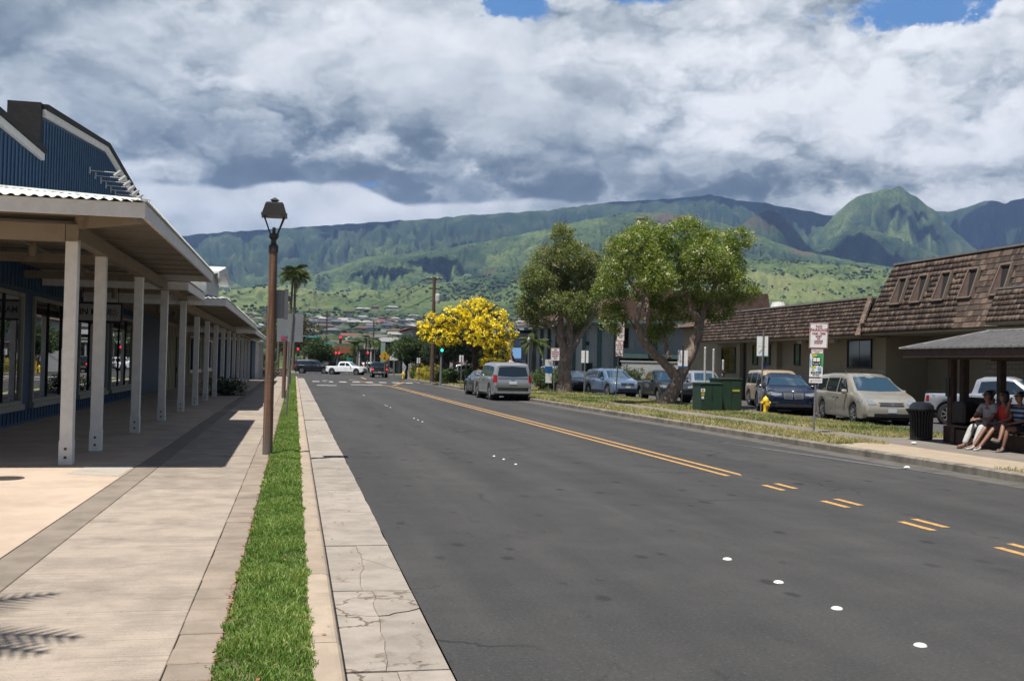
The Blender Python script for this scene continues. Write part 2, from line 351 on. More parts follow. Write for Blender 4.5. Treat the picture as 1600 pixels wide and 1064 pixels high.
# high parts of the long far ridge: forest plus painted cloud shade, lower slopes mixed
hi = np.clip((HH - 620) / 280, 0, 1) * (LAY == 3) * .35
rightlow = ((LAY == 1) & (AA > 19)) * -.08
veg_shade = np.clip(veg_shade + bias + hi + rightlow + .55 * GUL * (LAY >= 2) + .15 * GUL, 0, 1)
red = np.clip(fbm2(X / 160 + 5, Y / 160, 4, 73) * 2.2 - .75, 0, 1) * (LAY <= 2)
red = np.maximum(red, np.clip(1 - np.abs((AA - 21.5) / 3.0), 0, 1) * (LAY == 2) * np.clip((DD - 3900) / 300, 0, 1) * .8)
red = np.maximum(red, (LAY == 4) * .5 * np.clip((HH - 560) / 120, 0, 1))
blue = np.clip((DD - 2500) / 6000, 0, 1)
m, t, b = newmat('hill_vegetation_shade')
ge = t.node('ShaderNodeNewGeometry').outputs['Position']
def at(n): a_ = t.node('ShaderNodeAttribute'); a_.attribute_name = n; return a_.outputs['Fac']
n1 = t.noise(ge, .02, 6, .65); n2 = t.noise(ge, .075, 6, .7); n3 = t.noise(ge, .006, 5, .6)
tree = t.voro(ge, .07, 'F1', 1.)
vg = t.add(at('veg_shade'), t.add(t.mul(t.sub(n1, .5), .9), t.mul(t.sub(n2, .5), 1.7)))
col = t.ramp(vg, [(0., (.17, .18, .075)), (.2, (.12, .15, .052)), (.42, (.072, .105, .036)), (.66, (.030, .054, .024)), (1., (.013, .030, .020))])
col = t.mix(t.mul(t.sstep(at('red'), .25, .7), .75), col, t.mix(n2, (.115, .06, .042), (.07, .05, .035)))
col = t.mix(t.mul(t.sstep(n3, .4, .75), .3), col, (.15, .17, .07))
t.put(b.inputs['Base Color'], col); b.inputs['Roughness'].default_value = .95; b.inputs['Specular IOR Level'].default_value = .1
bn = t.node('ShaderNodeBump'); bn.inputs['Strength'].default_value = .9; bn.inputs['Distance'].default_value = 6.; t.put(bn.inputs['Height'], t.add(n2, t.mul(tree, -.5))); t.put(b.inputs['Normal'], bn.outputs[0])
HILLMAT = m
ter = raw_mesh('hills', np.stack([X, Y, HH], -1).reshape(-1, 3), Fq[:, ::-1], m, dict(veg_shade=veg_shade.ravel(), red=red.ravel()), smooth=True)
ter['kind'] = 'structure'
# broad plain under the town, reaching the horizon
gm, t, b = newmat('earth_and_dry_grass')
co = t.node('ShaderNodeNewGeometry').outputs['Position']
col = t.mix(t.sstep(t.noise(co, .35, 8, .6), .35, .65), (.14, .15, .06), (.21, .18, .11)); t.put(b.inputs['Base Color'], col); b.inputs['Roughness'].default_value = .95
M().box(-9000, 9000, -9000, 300, -.9, -.34).build('ground', gm)['kind'] = 'structure'
# ---------------------------------------------------------------- haze
HAZE = True
if HAZE:
    hz = M().box(-7600, 9600, -120, 9990, -2.2, 1420).build('haze', bpy.data.materials.new('haze_air')); hz['kind'] = 'stuff'
    hm = hz.data.materials[0]; hm.use_nodes = True; hm.node_tree.nodes.clear(); t = NT(hm.node_tree)
    pv = t.node('ShaderNodeVolumePrincipled'); pv.inputs['Color'].default_value = (.36, .56, 1., 1); pv.inputs['Density'].default_value = 6.2e-5; pv.inputs['Anisotropy'].default_value = .2
    oo = t.node('ShaderNodeOutputMaterial'); t.l.new(pv.outputs[0], oo.inputs['Volume'])
# ---------------------------------------------------------------- road, gutters, kerbs, pavements
def XK(y): return 11.9 - .0165 * (min(max(y, -10), 60) - 14)      # right kerb line
# asphalt
m, t, b = newmat('worn_asphalt'); ASPH = m
co = t.node('ShaderNodeNewGeometry').outputs['Position']; x_, y_, z_ = t.xyz(co)
st = t.vm('MULTIPLY', co, (1., .1, 1.))
big = t.noise(st, .9, 5, .6); mid = t.noise(co, 1.3, 6, .65); fine = t.noise(co, 90., 3, .7); gr = t.noise(co, 260., 2, .6)
col = t.ramp(t.add(t.mul(big, .6), t.mul(mid, .4)), [(.32, (.036, .0355, .036)), (.5, (.056, .0545, .054)), (.66, (.080, .077, .075))])
# tyre-polished lanes: paler streaks along the travel direction, oil band between
ln = t.m('SINE', t.mul(x_, 3.55)); col = t.mix(t.mul(t.sstep(ln, -.2, 1.), .16), col, (.082, .079, .078))
agg = t.noise(co, 34., 3, .7); col = t.mix(t.mul(t.sstep(agg, .46, .30), .55), col, (.022, .022, .024)); col = t.mix(t.mul(t.sstep(agg, .56, .70), .6), col, (.125, .12, .115)); col = t.mix(t.sstep(fine, .6, .78), col, (.13, .125, .12))
col = t.mix(t.mul(t.sstep(gr, .66, .8), .5), col, (.17, .165, .155))
sp = t.voro(t.vm('MULTIPLY', co, (1., .6, 1.)), 2.1, 'F1'); spn = t.noise(co, 5., 4, .7)
spots = t.mul(t.sstep(t.sub(sp, t.mul(spn, .16)), .10, .02), t.sstep(t.noise(co, .3, 2), .38, .5)); col = t.mix(t.mul(spots, .6), col, (.014, .014, .016))
patch = t.mul(t.sstep(t.noise(t.vm('MULTIPLY', co, (1.2, .5, 1.)), 2.4, 5, .75), .60, .70), t.sstep(x_, 4.5, 1.5)); col = t.mix(t.mul(patch, .6), col, (.02, .02, .022))
w = t.vm('ADD', co, t.vscale(t.noise(co, 1.7, 4, .6, col=True), .55))
crk = t.voro(w, .42, 'DISTANCE_TO_EDGE'); cm = t.mul(t.sstep(crk, .012, .003), t.sstep(t.noise(co, .21, 2), .5, .6)); col = t.mix(t.mul(cm, .65), col, (.012, .012, .012))
t.put(b.inputs['Base Color'], col); t.put(b.inputs['Roughness'], t.lin(mid, .3, .7, .74, .9)); b.inputs['Specular IOR Level'].default_value = .35
bn = t.node('ShaderNodeBump'); bn.inputs['Strength'].default_value = .55; bn.inputs['Distance'].default_value = .006; t.put(bn.inputs['Height'], t.add(t.add(fine, t.mul(gr, .6)), t.mul(cm, -2.))); t.put(b.inputs['Normal'], bn.outputs[0])
rm = M(); ys = [-9, 0, 10, 20, 30, 40, 50, 60, 100]
for a, c in zip(ys[:-1], ys[1:]):
    rm.add([(.95, a, 0), (XK(a), a, 0), (XK(c), c, 0), (.95, c, 0)], [(0, 1, 2, 3)])
rm.add([(-90, 100, 0), (90, 100, 0), (90, 137, 0), (-90, 137, 0)], [(0, 1, 2, 3)])
rm.add([(.95, 137, 0), (11.1, 137, 0), (11.1, 250, 2.0), (.95, 250, 2.0)], [(0, 1, 2, 3)])
tag(rm.build('road', ASPH, fix=False), kind='structure')
# concrete recipes
def concrete(name, c, c2, grit=.5, stain=.5, scale=3., line=0., crack=False):
    m, t, b = newmat(name); g = t.node('ShaderNodeNewGeometry').outputs['Position']; rn = t.node('ShaderNodeObjectInfo').outputs['Random']
    f = t.noise(g, scale, 7, .62); col = t.mix(t.sstep(f, .35, .65), c, c2)
    col = t.mix(1., col, t.comb(*[t.lin(rn, 0, 1, .9, 1.08)] * 3), 'MULTIPLY')
    sp = t.noise(g, 60., 3, .75); col = t.mix(t.mul(t.sstep(sp, .58, .74), grit), col, tuple(x * .42 for x in c)); col = t.mix(t.mul(t.sstep(t.noise(g, 95., 2, .6), .62, .75), grit * .7), col, tuple(min(1, x * 1.5) for x in c))
    s2 = t.noise(t.vm('MULTIPLY', g, (1., 1.6, 1.)), .8, 6, .7); col = t.mix(t.mul(t.sstep(s2, .55, .72), stain), col, tuple(x * .55 for x in c2)); pit = t.voro(g, 38., 'F1'); col = t.mix(t.mul(t.sstep(pit, .16, .06), t.mul(t.sstep(t.noise(g, 2.2, 4), .42, .6), grit)), col, tuple(x * .38 for x in c2))
    if line:
        yv = t.xyz(g)[1]; br = t.noise(t.comb(t.mul(t.xyz(g)[0], .8), t.mul(yv, 60.), 0.), 1., 2, .5); col = t.mix(t.mul(t.sstep(br, .5, .68), line), col, tuple(x * .7 for x in c2))
    if crack:
        w_ = t.vm('ADD', g, t.vscale(t.noise(g, 3., 4, .65, col=True), .35)); ce = t.voro(w_, 1.7, 'DISTANCE_TO_EDGE'); yy = t.xyz(g)[1]
        cm = t.mul(t.sstep(ce, .03, .006), t.mul(t.sstep(t.noise(g, 1.1, 3), .46, .56), t.sstep(yy, 9.5, 7.))); col = t.mix(t.mul(cm, .8), col, (.10, .065, .04))
    t.put(b.inputs['Base Color'], col); b.inputs['Roughness'].default_value = .88; b.inputs['Specular IOR Level'].default_value = .25
    bn = t.node('ShaderNodeBump'); bn.inputs['Strength'].default_value = .5; bn.inputs['Distance'].default_value = .005; t.put(bn.inputs['Height'], t.add(sp, t.mul(f, .5))); t.put(b.inputs['Normal'], bn.outputs[0])
    return m
C_GUT = concrete('cracked_gutter_concrete', (.42, .37, .32), (.33, .29, .25), .6, .6, crack=True)
C_KERB = concrete('kerb_concrete', (.50, .40, .31), (.40, .325, .25), .35, .5)
C_WALK = concrete('brushed_walk_concrete', (.45, .375, .305), (.33, .275, .225), 1., .75, 2.6, .5)
C_PAV = concrete('scored_border_concrete', (.37, .30, .24), (.29, .235, .185), .6, .5)
C_BAND = concrete('grey_border_concrete', (.30, .25, .205), (.24, .2, .16), .5, .4)
C_TAN = concrete('tan_plaza_concrete', (.60, .475, .365), (.50, .39, .30), .3, .4, 1.1)
C_PATCH = concrete('pale_patch_concrete', (.47, .42, .36), (.42, .37, .31), .3, .3)
C_RKERB = concrete('dirty_kerb_concrete', (.30, .27, .225), (.17, .15, .125), .5, .8)
C_RWALK = concrete('grey_right_walk', (.27, .235, .2), (.22, .195, .17), .3, .4)
C_JOINT = pm('joint_dirt', (.12, .09, .065), (.07, .052, .038), rough=.95, scale=20)
DIRT = pm('verge_soil', (.15, .12, .07), (.19, .155, .09), rough=.95, scale=4, bump=.4, bscale=40)
# solid beds under the slabs (joints show them)
bed = M().box(-16, .31, -9, 100, -.3, .108); tag(bed.build('pavement_bed', C_JOINT), kind='structure')
# left gutter: slabs with broken corners; the two nearest are split by real cracks
gut = empty('gutter', (0, 0, 0)); gut['kind'] = 'structure'
def slab_poly(poly, z0, z1, name, mat, parent, slope=0.):
    mb = M().prism(poly, 'z', z0, z1)
    if slope: mb.v = [(x, y, z + (slope * (x - .31) if z == z1 else 0)) for x, y, z in mb.v]
    return mb.build(name, mat, parent)
gy = [-9, -5, -1, 1.9, 3.9, 5.85, 7.9, 9.85, 12.0, 14.0, 16.2, 18.3]; 
while gy[-1] < 98: gy.append(gy[-1] + 2.05 + random.uniform(-.1, .1))
def jag(p, q, n, amp, seed):
    rs = random.Random(seed); o = []
    for i in range(1, n):
        k = i / n; o.append((p[0] + (q[0] - p[0]) * k + rs.uniform(-amp, amp), p[1] + (q[1] - p[1]) * k + rs.uniform(-amp, amp)))
    return o
g_ = .005
for i in range(len(gy) - 1):
    a, c = gy[i] + g_, gy[i + 1] - g_; x0, x1 = .315, .945
    if 3.8 < gy[i] < 4.0 or 5.8 < gy[i] < 6.0 or 7.8 < gy[i] < 8:        # cracked slabs
        rs = random.Random(i); k = [rs.uniform(.25, .75) for _ in range(4)]
        cen = (x0 + (x1 - x0) * (.3 + .35 * k[0]), a + (c - a) * k[1])
        pts = [(x0, a + (c - a) * k[2]), ((x0 + x1) / 2, c), (x1, a + (c - a) * k[3]), (x0 + .4 * (x1 - x0), a)]
        cor = [(x0, c), (x1, c), (x1, a), (x0, a)]
        J = [jag(cen, p, 6, .022, 10 * i + j) for j, p in enumerate(pts)]
        for j in range(4):
            p, q = pts[j], pts[(j + 1) % 4]
            poly = [cen] + J[j] + [p, cor[j], q] + J[(j + 1) % 4][::-1]
            cx = sum(u for u, v in poly) / len(poly); cy = sum(v for u, v in poly) / len(poly)
            poly = [(u + (cx - u) * .018, v + (cy - v) * .012) for u, v in poly]
            slab_poly(poly, -.1, .004 + rs.uniform(-.003, .004), 'slab', C_GUT, gut, -.01)
    else:
        pr = [(x0, a), (x1, a)] + [(x1 + random.uniform(-.012, .006), a + (c - a) * k / 4) for k in (1, 2, 3)] + [(x1, c), (x0, c)]
        slab_poly(pr, -.1, .004 + random.uniform(-.002, .003), 'slab', C_GUT, gut)
# left kerb stones
kb = empty('left_kerb', (0, 0, 0)); kb['kind'] = 'structure'; ky = [-9, -4, 1.2, 4.05, 5.98, 7.9, 9.9]
while ky[-1] < 97: ky.append(ky[-1] + 3.0 + random.uniform(-.15, .15))
for a, c in zip(ky[:-1], ky[1:]):
    mb = M().prism([(.135, .05), (.315, .05), (.31, .10), (.302, .128), (.285, .142), (.26, .146), (.135, .146)], 'y', a + .006, c - .006); mb.v = [(x, y, z) for x, y, z in mb.v]
    o = mb.build('kerb_stone', C_KERB, kb); o.location.x += random.uniform(-.003, .003)
# scored border beside the grass
br_ = empty('scored_border', (0, 0, 0)); br_['kind'] = 'structure'
me = M().cbox(-.127, .127, -.1425, .1425, -.06, .0, .007).build('slab', C_PAV, link=False).data
y = .4
for i in range(230):
    o = inst(me, 'slab', (-.505 + random.uniform(-.003, .003), y, .142 + random.uniform(-.004, .004)), br_, R(random.uniform(-.5, .5))); y += .302
mb = M()
while y < 97: mb.box(-.63, -.38, y - .146, y + .146, .09, .142); y += .302
tag(mb.build('slabs', C_PAV, br_), kind='stuff')
# sidewalk slabs, border band, plaza
sw = empty('left_sidewalk', (0, 0, 0)); sw['kind'] = 'structure'; sy_ = [-9, -5, -1, 1.8, 3.6, 5.45, 6.9, 9.2, 11.2, 13.2, 15.3]
while sy_[-1] < 97: sy_.append(sy_[-1] + 1.85)
for a, c in zip(sy_[:-1], sy_[1:]):
    M().cbox(-1.958, -.637, a + .002, c - .002, .05, .142 + random.uniform(-.002, .002), .004).build('slab', C_WALK, sw)
for i in range(46):
    a = -8 + i * 2.2; M().cbox(-2.28, -1.965, a, a + 2.192, .05, .143, .005).build('border_slab', C_BAND, sw)
pz = empty('plaza', (0, 0, 0)); pz['kind'] = 'structure'
for xa, xb in ((-16, -10.2), (-10.19, -6.2), (-6.19, -2.295)):
    for ya, yb in ((-9, 3.5), (3.51, 9.6), (9.61, 16.6), (16.61, 24.), (24.01, 32), (32.01, 41), (41.01, 50), (50.01, 60), (60.01, 98)):
        M().cbox(xa, xb, ya, yb, .05, .141, .004).build('slab', C_TAN, pz)
M().prism([(-3.06, 14.96), (-2.32, 14.6), (-2.32, 16.2), (-2.95, 16.3)], 'z', .12, .1455).build('pale_patch', C_PATCH, pz)
M().box(-1.4, -1.05, 17.75, 18.0, .12, .1455).build('pale_plate', C_PATCH, sw)
for i in range(3): M().box(-2.7, -2.35, 19.6 + i * 1.35, 20.75 + i * 1.35, .12, .1455).build('pale_patch', C_PATCH, pz)
iron = pm('cast_iron', (.10, .08, .06), (.06, .05, .04), rough=.7, scale=30, bump=.6)
mh = empty('manhole_cover', (-3.72, 14.4, .141), label='round cast iron manhole cover set in the tan plaza', cat='manhole cover')
mb = M().lathe([(.0, .004), (.2, .004), (.215, .008), (.235, .008), (.24, 0)], (-3.72, 14.4, .141), 28, caps=False)
for k in range(8): mb.box(-3.9, -3.54, 14.25 + k * .04, 14.27 + k * .04, .144, .15)
mb.build('lid', iron, mh)
# left grass strip soil
tag(M().prism([(-.37, .08), (.135, .08), (.135, .138), (0, .15), (-.2, .152), (-.37, .14)], 'y', -8, 98).build('grass_strip_soil', DIRT), kind='structure')
# right side: dusty gutter sheet, kerb stones, soil, walk, lot
RG = M(); KP = [(XK(y), y) for y in (-9, 10, 20, 30, 40, 50, 60, 100)]
for (xa, a), (xb, c) in zip(KP[:-1], KP[1:]): RG.add([(xa - .62, a, .004), (xa, a, .004), (xb, c, .004), (xb - .62, c, .004)], [(0, 1, 2, 3)])
tag(RG.build('right_gutter', concrete('dusty_right_gutter', (.16, .145, .13), (.10, .095, .088), .6, .7), fix=False), kind='structure')
rk = empty('right_kerb', (0, 0, 0)); rk['kind'] = 'structure'; y = -8
while y < 99:
    c = y + 1.85 + random.uniform(-.3, .5); xa, xb = XK(y + .01), XK(c - .012)
    if not (62.6 < y < 66):
        j = random.uniform(-.012, .012); mb = M().add([(xa + j, y + .008, -.05), (xa + .16, y + .008, -.05), (xa + .16, y + .008, .155), (xa + .035 + j, y + .008, .15), (xa + j, y + .008, .125), (xb + j, c - .012, -.05), (xb + .16, c - .012, -.05), (xb + .16, c - .012, .155), (xb + .035 + j, c - .012, .15), (xb + j, c - .012, .125)],
          [(4, 3, 2, 1, 0), (5, 6, 7, 8, 9), (0, 1, 6, 5), (1, 2, 7, 6), (2, 3, 8, 7), (3, 4, 9, 8), (4, 0, 5, 9)]); mb.build('kerb_stone', C_RKERB, rk)
    y = c
tag(M().prism([(11.3, -9), (17.3, -9), (17.3, 99.9), (XK(60) + .1, 99.9), (XK(60) + .1, 60), (XK(-9) + .1, -9)], 'z', -.3, .13).build('verge_soil', DIRT), kind='structure')
rw = empty('right_sidewalk', (0, 0, 0)); rw['kind'] = 'structure'
for i in range(60):
    a = -8 + i * 1.8; xl = 13.53
    M().cbox(xl, 14.6, a + .005, a + 1.795, .08, .15 + random.uniform(-.002, .002), .004).build('slab', C_RWALK, rw)
M().prism([(XK(14.5) + .17, 14.8), (13.51, 15.2), (13.51, 21.2), (XK(20.6) + .17, 20.4)], 'z', .1, .149).build('bus_pad', concrete('tan_bus_pad', (.46, .375, .28), (.40, .32, .235), .3, .3), rw)
SLOT = M().box(13.8, 16.9, 16.2, 22.6, .1, .1515).build('shelter_slab', C_RWALK, rw)
m, t, b = newmat('lot_asphalt'); g = t.node('ShaderNodeNewGeometry').outputs['Position']
t.put(b.inputs['Base Color'], t.mix(t.noise(g, 2., 7, .65), (.055, .055, .057), (.11, .108, .105))); b.inputs['Roughness'].default_value = .9
tag(M().box(17.31, 60, -9, 99.9, -.25, .004).build('parking_lot', m), kind='structure')
# painted marks ---------------------------------------------------
YEL = pm('worn_yellow_paint', (.54, .30, .085), (.36, .20, .07), rough=.6, scale=14, dirt=((.08, .07, .06), 35, .65)); WHI = pm('worn_white_paint', (.62, .61, .58), (.42, .41, .39), rough=.6, scale=12, dirt=((.1, .1, .1), 30, .7))
FWHI = pm('faded_white_paint', (.22, .215, .205), (.10, .10, .10), rough=.7, scale=9, dirt=((.06, .06, .06), 20, .8))
mk = empty('road_markings', (0, 0, 0)); mk['kind'] = 'structure'
def sheet(mb, pts, z=.004): mb.add([(x, y, z) for x, y in pts], [tuple(range(len(pts)))])
for x in (7.16, 7.46):
    q = M(); sheet(q, [(x - .05, 15.6), (x + .05, 15.6 + (.3 if x > 7.3 else 0)), (x - .25, 72), (x - .35, 72)]); q.build('yellow_line', YEL, mk, fix=False)
for y0 in (13.72, 11.94, 10.14, 8.45, 6.7, 4.9):
    for x, dy in ((7.19, 0), (7.49, .18)):
        q = M(); sheet(q, [(x - .05, y0 + dy), (x + .05, y0 + dy), (x + .05, y0 + dy + .64), (x - .05, y0 + dy + .64)]); q.build('yellow_dash', YEL, mk, fix=False)
for pts in ([(6.85, 72), (7.0, 72), (5.2, 96), (5.05, 96)], [(7.2, 75.0), (7.35, 75.), (9.6, 88.), (9.4, 88.)], [(6.9, 100), (7.1, 100), (7.4, 112), (7.2, 112)]):
    q = M(); sheet(q, pts); q.build('yellow_line', YEL, mk, fix=False)
q = M(); sheet(q, [(10.18, 22.5), (10.26, 22.5), (11.12, 16.6), (11.0, 16.6)], .008); q.build('white_edge_line', FWHI, mk, fix=False)
q = M(); sheet(q, [(10.45, 21.2), (10.50, 21.2), (11.35, 15.6), (11.28, 15.6)], .008); q.build('white_edge_line', FWHI, mk, fix=False)
for (a, b_, c, d) in ((10.25, 10.95, 38.2, 38.32), (10.0, 11.0, 30.2, 30.3)):
    q = M(); sheet(q, [(a, c), (b_, c + .5), (b_, d + .5), (a, d)], .008); q.build('parking_tick', FWHI, mk, fix=False)
for k in range(9):
    q = M(); x = 1.5 + k * 1.12; sheet(q, [(x, 84.6), (x + .6, 84.6), (x + .6, 86.4), (x, 86.4)]); q.build('crosswalk_bar', WHI, mk, fix=False)
    q = M(); sheet(q, [(x - .3, 140.), (x + .35, 140.), (x + .35, 145.), (x - .3, 145.)], .06); q.build('crosswalk_bar', WHI, mk, fix=False)
for a, c, y in ((1.6, 3.0, 72.3), (4.2, 6.6, 75.6)):
    q = M(); sheet(q, [(a, y), (c, y), (c, y + .9), (a, y + .9)]); q.build('stop_line', WHI, mk, fix=False)
q = M(); sheet(q, [(2.4, 84), (2.9, 84), (2.8, 90), (3.2, 92), (2.7, 92.6), (2.4, 90)]); q.build('lane_arrow', FWHI, mk, fix=False)
DOT = pm('ceramic_marker', (.72, .71, .68), (.58, .57, .54), rough=.35, scale=40, dirt=((.2, .18, .15), 60, .6))
dm = M().lathe([(.0, .017), (.02, .0165), (.035, .012), (.042, .006), (.044, 0)], (0, 0, 0), 20, caps=False).build('lane_marker', DOT, link=False, smooth=True).data
dots = [(4.08, 5.88), (4.06, 6.88), (4.05, 7.79), (4.04, 8.79), (3.93, 17.5), (3.9, 18.41), (3.84, 19.04), (3.82, 30.), (3.8, 30.9), (3.78, 31.8), (3.72, 39.2), (3.7, 40.4), (3.7, 41.2), (3.6, 52.3), (3.6, 53.2)]
nm = ['nearest', 'second nearest', 'third nearest', 'fourth nearest']
for i, (x, y) in enumerate(dots):
    o = inst(dm, 'lane_marker', (x, y, .002)); s_ = 1. if i < 4 else .62; o.scale = (s_, s_, 1)
    tag(o, f'{nm[i]} of the round white ceramic lane markers in the foreground asphalt' if i < 4 else ['nearer', 'middle', 'farther'][min(2, i - 4)] + ' small white marker in the cluster of three left of the double yellow line' if i < 7 else 'tiny white marker in the faint distant clusters up the lane', 'lane marker', 'round white lane markers on the road')
tag(M().add([(.95, 63.0, .02), (11.0, 63.0, .02), (11.0, 63.1, .02), (.95, 63.1, .02)], [(0, 1, 2, 3)]).build('tar_seam', pm('tar', (.02, .02, .02), rough=.5), fix=False), kind='structure')
# grass blades ------------------------------------------------------
def grassmat(name, a, c, d):
    m, t, b = newmat(name); at_ = t.node('ShaderNodeAttribute'); at_.attribute_name = 'tone'
    col = t.ramp(at_.outputs['Fac'], [(0., a), (.5, c), (1., d)]); t.put(b.inputs['Base Color'], col); b.inputs['Roughness'].default_value = .55; b.inputs['Specular IOR Level'].default_value = .3
    tr = t.node('ShaderNodeBsdfTranslucent'); t.put(tr.inputs[0], t.mix(1., col, (1.3, 1.35, .6), 'MULTIPLY')); mx = t.node('ShaderNodeMixShader'); mx.inputs[0].default_value = .32
    o = [n for n in t.n if n.type == 'OUTPUT_MATERIAL'][0]; t.l.new(b.outputs[0], mx.inputs[1]); t.l.new(tr.outputs[0], mx.inputs[2]); t.l.new(mx.outputs[0], o.inputs[0]); return m
def blades(name, P, h, w, tone, mat, lean=.5):
    n = len(P); a = RNG.random(n) * 2 * math.pi; l = RNG.random(n) ** .7 * lean * h; la = RNG.random(n) * 2 * math.pi
    dx = np.cos(a) * w / 2; dy = np.sin(a) * w / 2; z = P[:, 2]
    v = np.zeros((n, 5, 3)); mx, my = np.cos(la) * l, np.sin(la) * l
    v[:, 0] = np.stack([P[:, 0] - dx, P[:, 1] - dy, z], -1); v[:, 1] = np.stack([P[:, 0] + dx, P[:, 1] + dy, z], -1)
    v[:, 2] = np.stack([P[:, 0] + dx * .8 + mx * .35, P[:, 1] + dy * .8 + my * .35, z + h * .6], -1); v[:, 3] = np.stack([P[:, 0] - dx * .8 + mx * .35, P[:, 1] - dy * .8 + my * .35, z + h * .6], -1)
    v[:, 4] = np.stack([P[:, 0] + mx, P[:, 1] + my, z + h * (1 - .3 * (l / np.maximum(h, 1e-4)))], -1)
    b_ = np.arange(n)[:, None] * 5; F = np.concatenate([b_ + [0, 1, 2], b_ + [0, 2, 3], b_ + [3, 2, 4]], 0)
    o = raw_mesh(name, v.reshape(-1, 3), F, mat, dict(tone=np.repeat(tone, 5))); o['kind'] = 'stuff'; return o
GM1 = grassmat('lush_grass', (.060, .125, .022), (.155, .255, .05), (.36, .40, .15)); GM2 = grassmat('dry_grass', (.06, .12, .025), (.20, .215, .08), (.40, .335, .18))
def strip(n, y0, y1, h, w):
    y = y0 + (y1 - y0) * RNG.random(n); q = RNG.random(n); x = -.375 + .515 * q + (q - .5) * .09 * fbm2(y * 4.5, y * 0 + 3, 4, 17) ; edge = np.minimum(x + .39, .15 - x)
    d = fbm2(x * 3.1, y * 2.3, 4, 3); hh = h * (.6 + .8 * RNG.random(n)) * np.clip(.5 + edge * 3 + .5 * fbm2(x * 9, y * 7, 3, 13), .3, 1.15) * (1 + .6 * d)
    tone = np.clip(.40 + .42 * d + .24 * RNG.standard_normal(n) + .35 * (RNG.random(n) < .06), 0, 1); return np.stack([x, y, np.full(n, .138)], -1), hh, w * (.7 + .6 * RNG.random(n)), tone
P1, h1, w1, t1 = strip(62000, 1.5, 13, .05, .0075); P2, h2, w2, t2 = strip(42000, 13, 32, .05, .013); P3, h3, w3, t3 = strip(22000, 32, 97, .055, .03)
blades('grass_strip', np.concatenate([P1, P2, P3]), np.concatenate([h1, h2, h3]), np.concatenate([w1, w2, w3]), np.concatenate([t1, t2, t3]), GM1, .75)
n = 230000; y = 12 + 84 * RNG.random(n) ** 1.7; x = 11.7 + 5.9 * RNG.random(n); xk = 11.9 - .0165 * (np.minimum(y, 60) - 14)
ok = (x > xk + .1) & ~((x > 13.5) & (x < 14.62) & ((y < 44) | (RNG.random(n) < .55))) & (x < 17.45) & ~((y > 15.1 + .15 * np.sin(x * 9)) & (y < 20.7 + .3 * np.sin(x * 7)) & (x < 13.6)) & ~((y > 15.) & (y < 22.7) & (x > 13.5) & (x < 17)) & ~((y > 62.5) & (y < 66.5)) & ~((y > 52.5) & (y < 61) & (x > 15) & (x < 17.5) & (RNG.random(n) < .6))
dens = fbm2(x * 1.1, y * .7, 4, 8); ok &= RNG.random(n) < np.clip(.75 + 1.1 * dens, .12, 1); x, y, dens = x[ok], y[ok], dens[ok]; n = len(x)
# worn gaps along the walk edge
green = fbm2(x * .9 + 4, y * .5, 4, 9); tone = np.clip(.72 - 1.3 * np.maximum(green, -.1) + .2 * RNG.standard_normal(n), 0, 1); k = np.clip(y / 22, .8, 3)
blades('verge_grass', np.stack([x, y, np.full(n, .125)], -1), (.06 + .07 * RNG.random(n)) * (1 + .8 * np.maximum(green, 0)), .015 * k, tone, GM2, .9)
# fallen leaves along the strip edge
LEAF = pm('fallen_leaf', (.30, .10, .04), (.42, .22, .10), rough=.8, rnd=.3)
mb = M()
for i in range(900):
    y = 3 + 40 * random.random() ** 1.6; x = random.choice([-.38 + random.gauss(0, .02), random.uniform(-.35, .3), random.uniform(.3, .9)] + [-.385 + random.gauss(0, .012)] * 5); z = .152 if x < .3 else .012
    if -.36 < x < .13: z += .035
    a = random.random() * 6.3; s_ = random.uniform(.008, .02); ux = Vector((math.cos(a), math.sin(a), random.uniform(-.3, .3))) * s_; uy = Vector((-math.sin(a), math.cos(a), random.uniform(-.3, .3))) * s_ * .5; p = Vector((x, y, z))
    mb.add([p - ux, p - uy * 1.0, p + ux, p + uy + Vector((0, 0, .004))], [(0, 1, 2, 3)])
tag(mb.build('fallen_leaves', LEAF, fix=False), kind='stuff')
# ---------------------------------------------------------------- left: blue and cream shops with their long porch
def painted(name, c, dirtc=(.25, .2, .14), amt=.35, rough=.55, ds=3.):
    return pm(name, c, tuple(x * .9 for x in c), rough=rough, scale=5, bump=.25, bscale=60, dirt=(dirtc, ds, amt), rnd=.04)
BLUE = painted('blue_painted_wood', (.022, .085, .19), (.012, .03, .06), .5); BLUEP = painted('blue_board', (.030, .11, .25), (.012, .03, .06), .4)
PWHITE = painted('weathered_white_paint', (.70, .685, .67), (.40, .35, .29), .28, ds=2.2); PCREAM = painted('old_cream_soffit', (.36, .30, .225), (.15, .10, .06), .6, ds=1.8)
CREAM = painted('cream_wall', (.42, .37, .25)); BLACKR = painted('black_roof_felt', (.018, .018, .020), (.03, .03, .03), .3, .9)
TRIMG = painted('pale_window_frame', (.42, .42, .37), (.15, .14, .12), .4)
ROOFM = pm('white_corrugated_metal', (.70, .73, .71), (.62, .65, .63), rough=.45, scale=3, metal=.0, dirt=((.3, .22, .14), 5, .5))
m, t, b = newmat('storefront_glass'); b.inputs['Base Color'].default_value = (.012, .016, .020, 1); b.inputs['Roughness'].default_value = .015
gl = t.node('ShaderNodeBsdfGlossy'); gl.inputs['Roughness'].default_value = .006; gl.inputs['Color'].default_value = (.95, .97, 1, 1); mx = t.node('ShaderNodeMixShader'); mx.inputs[0].default_value = .42
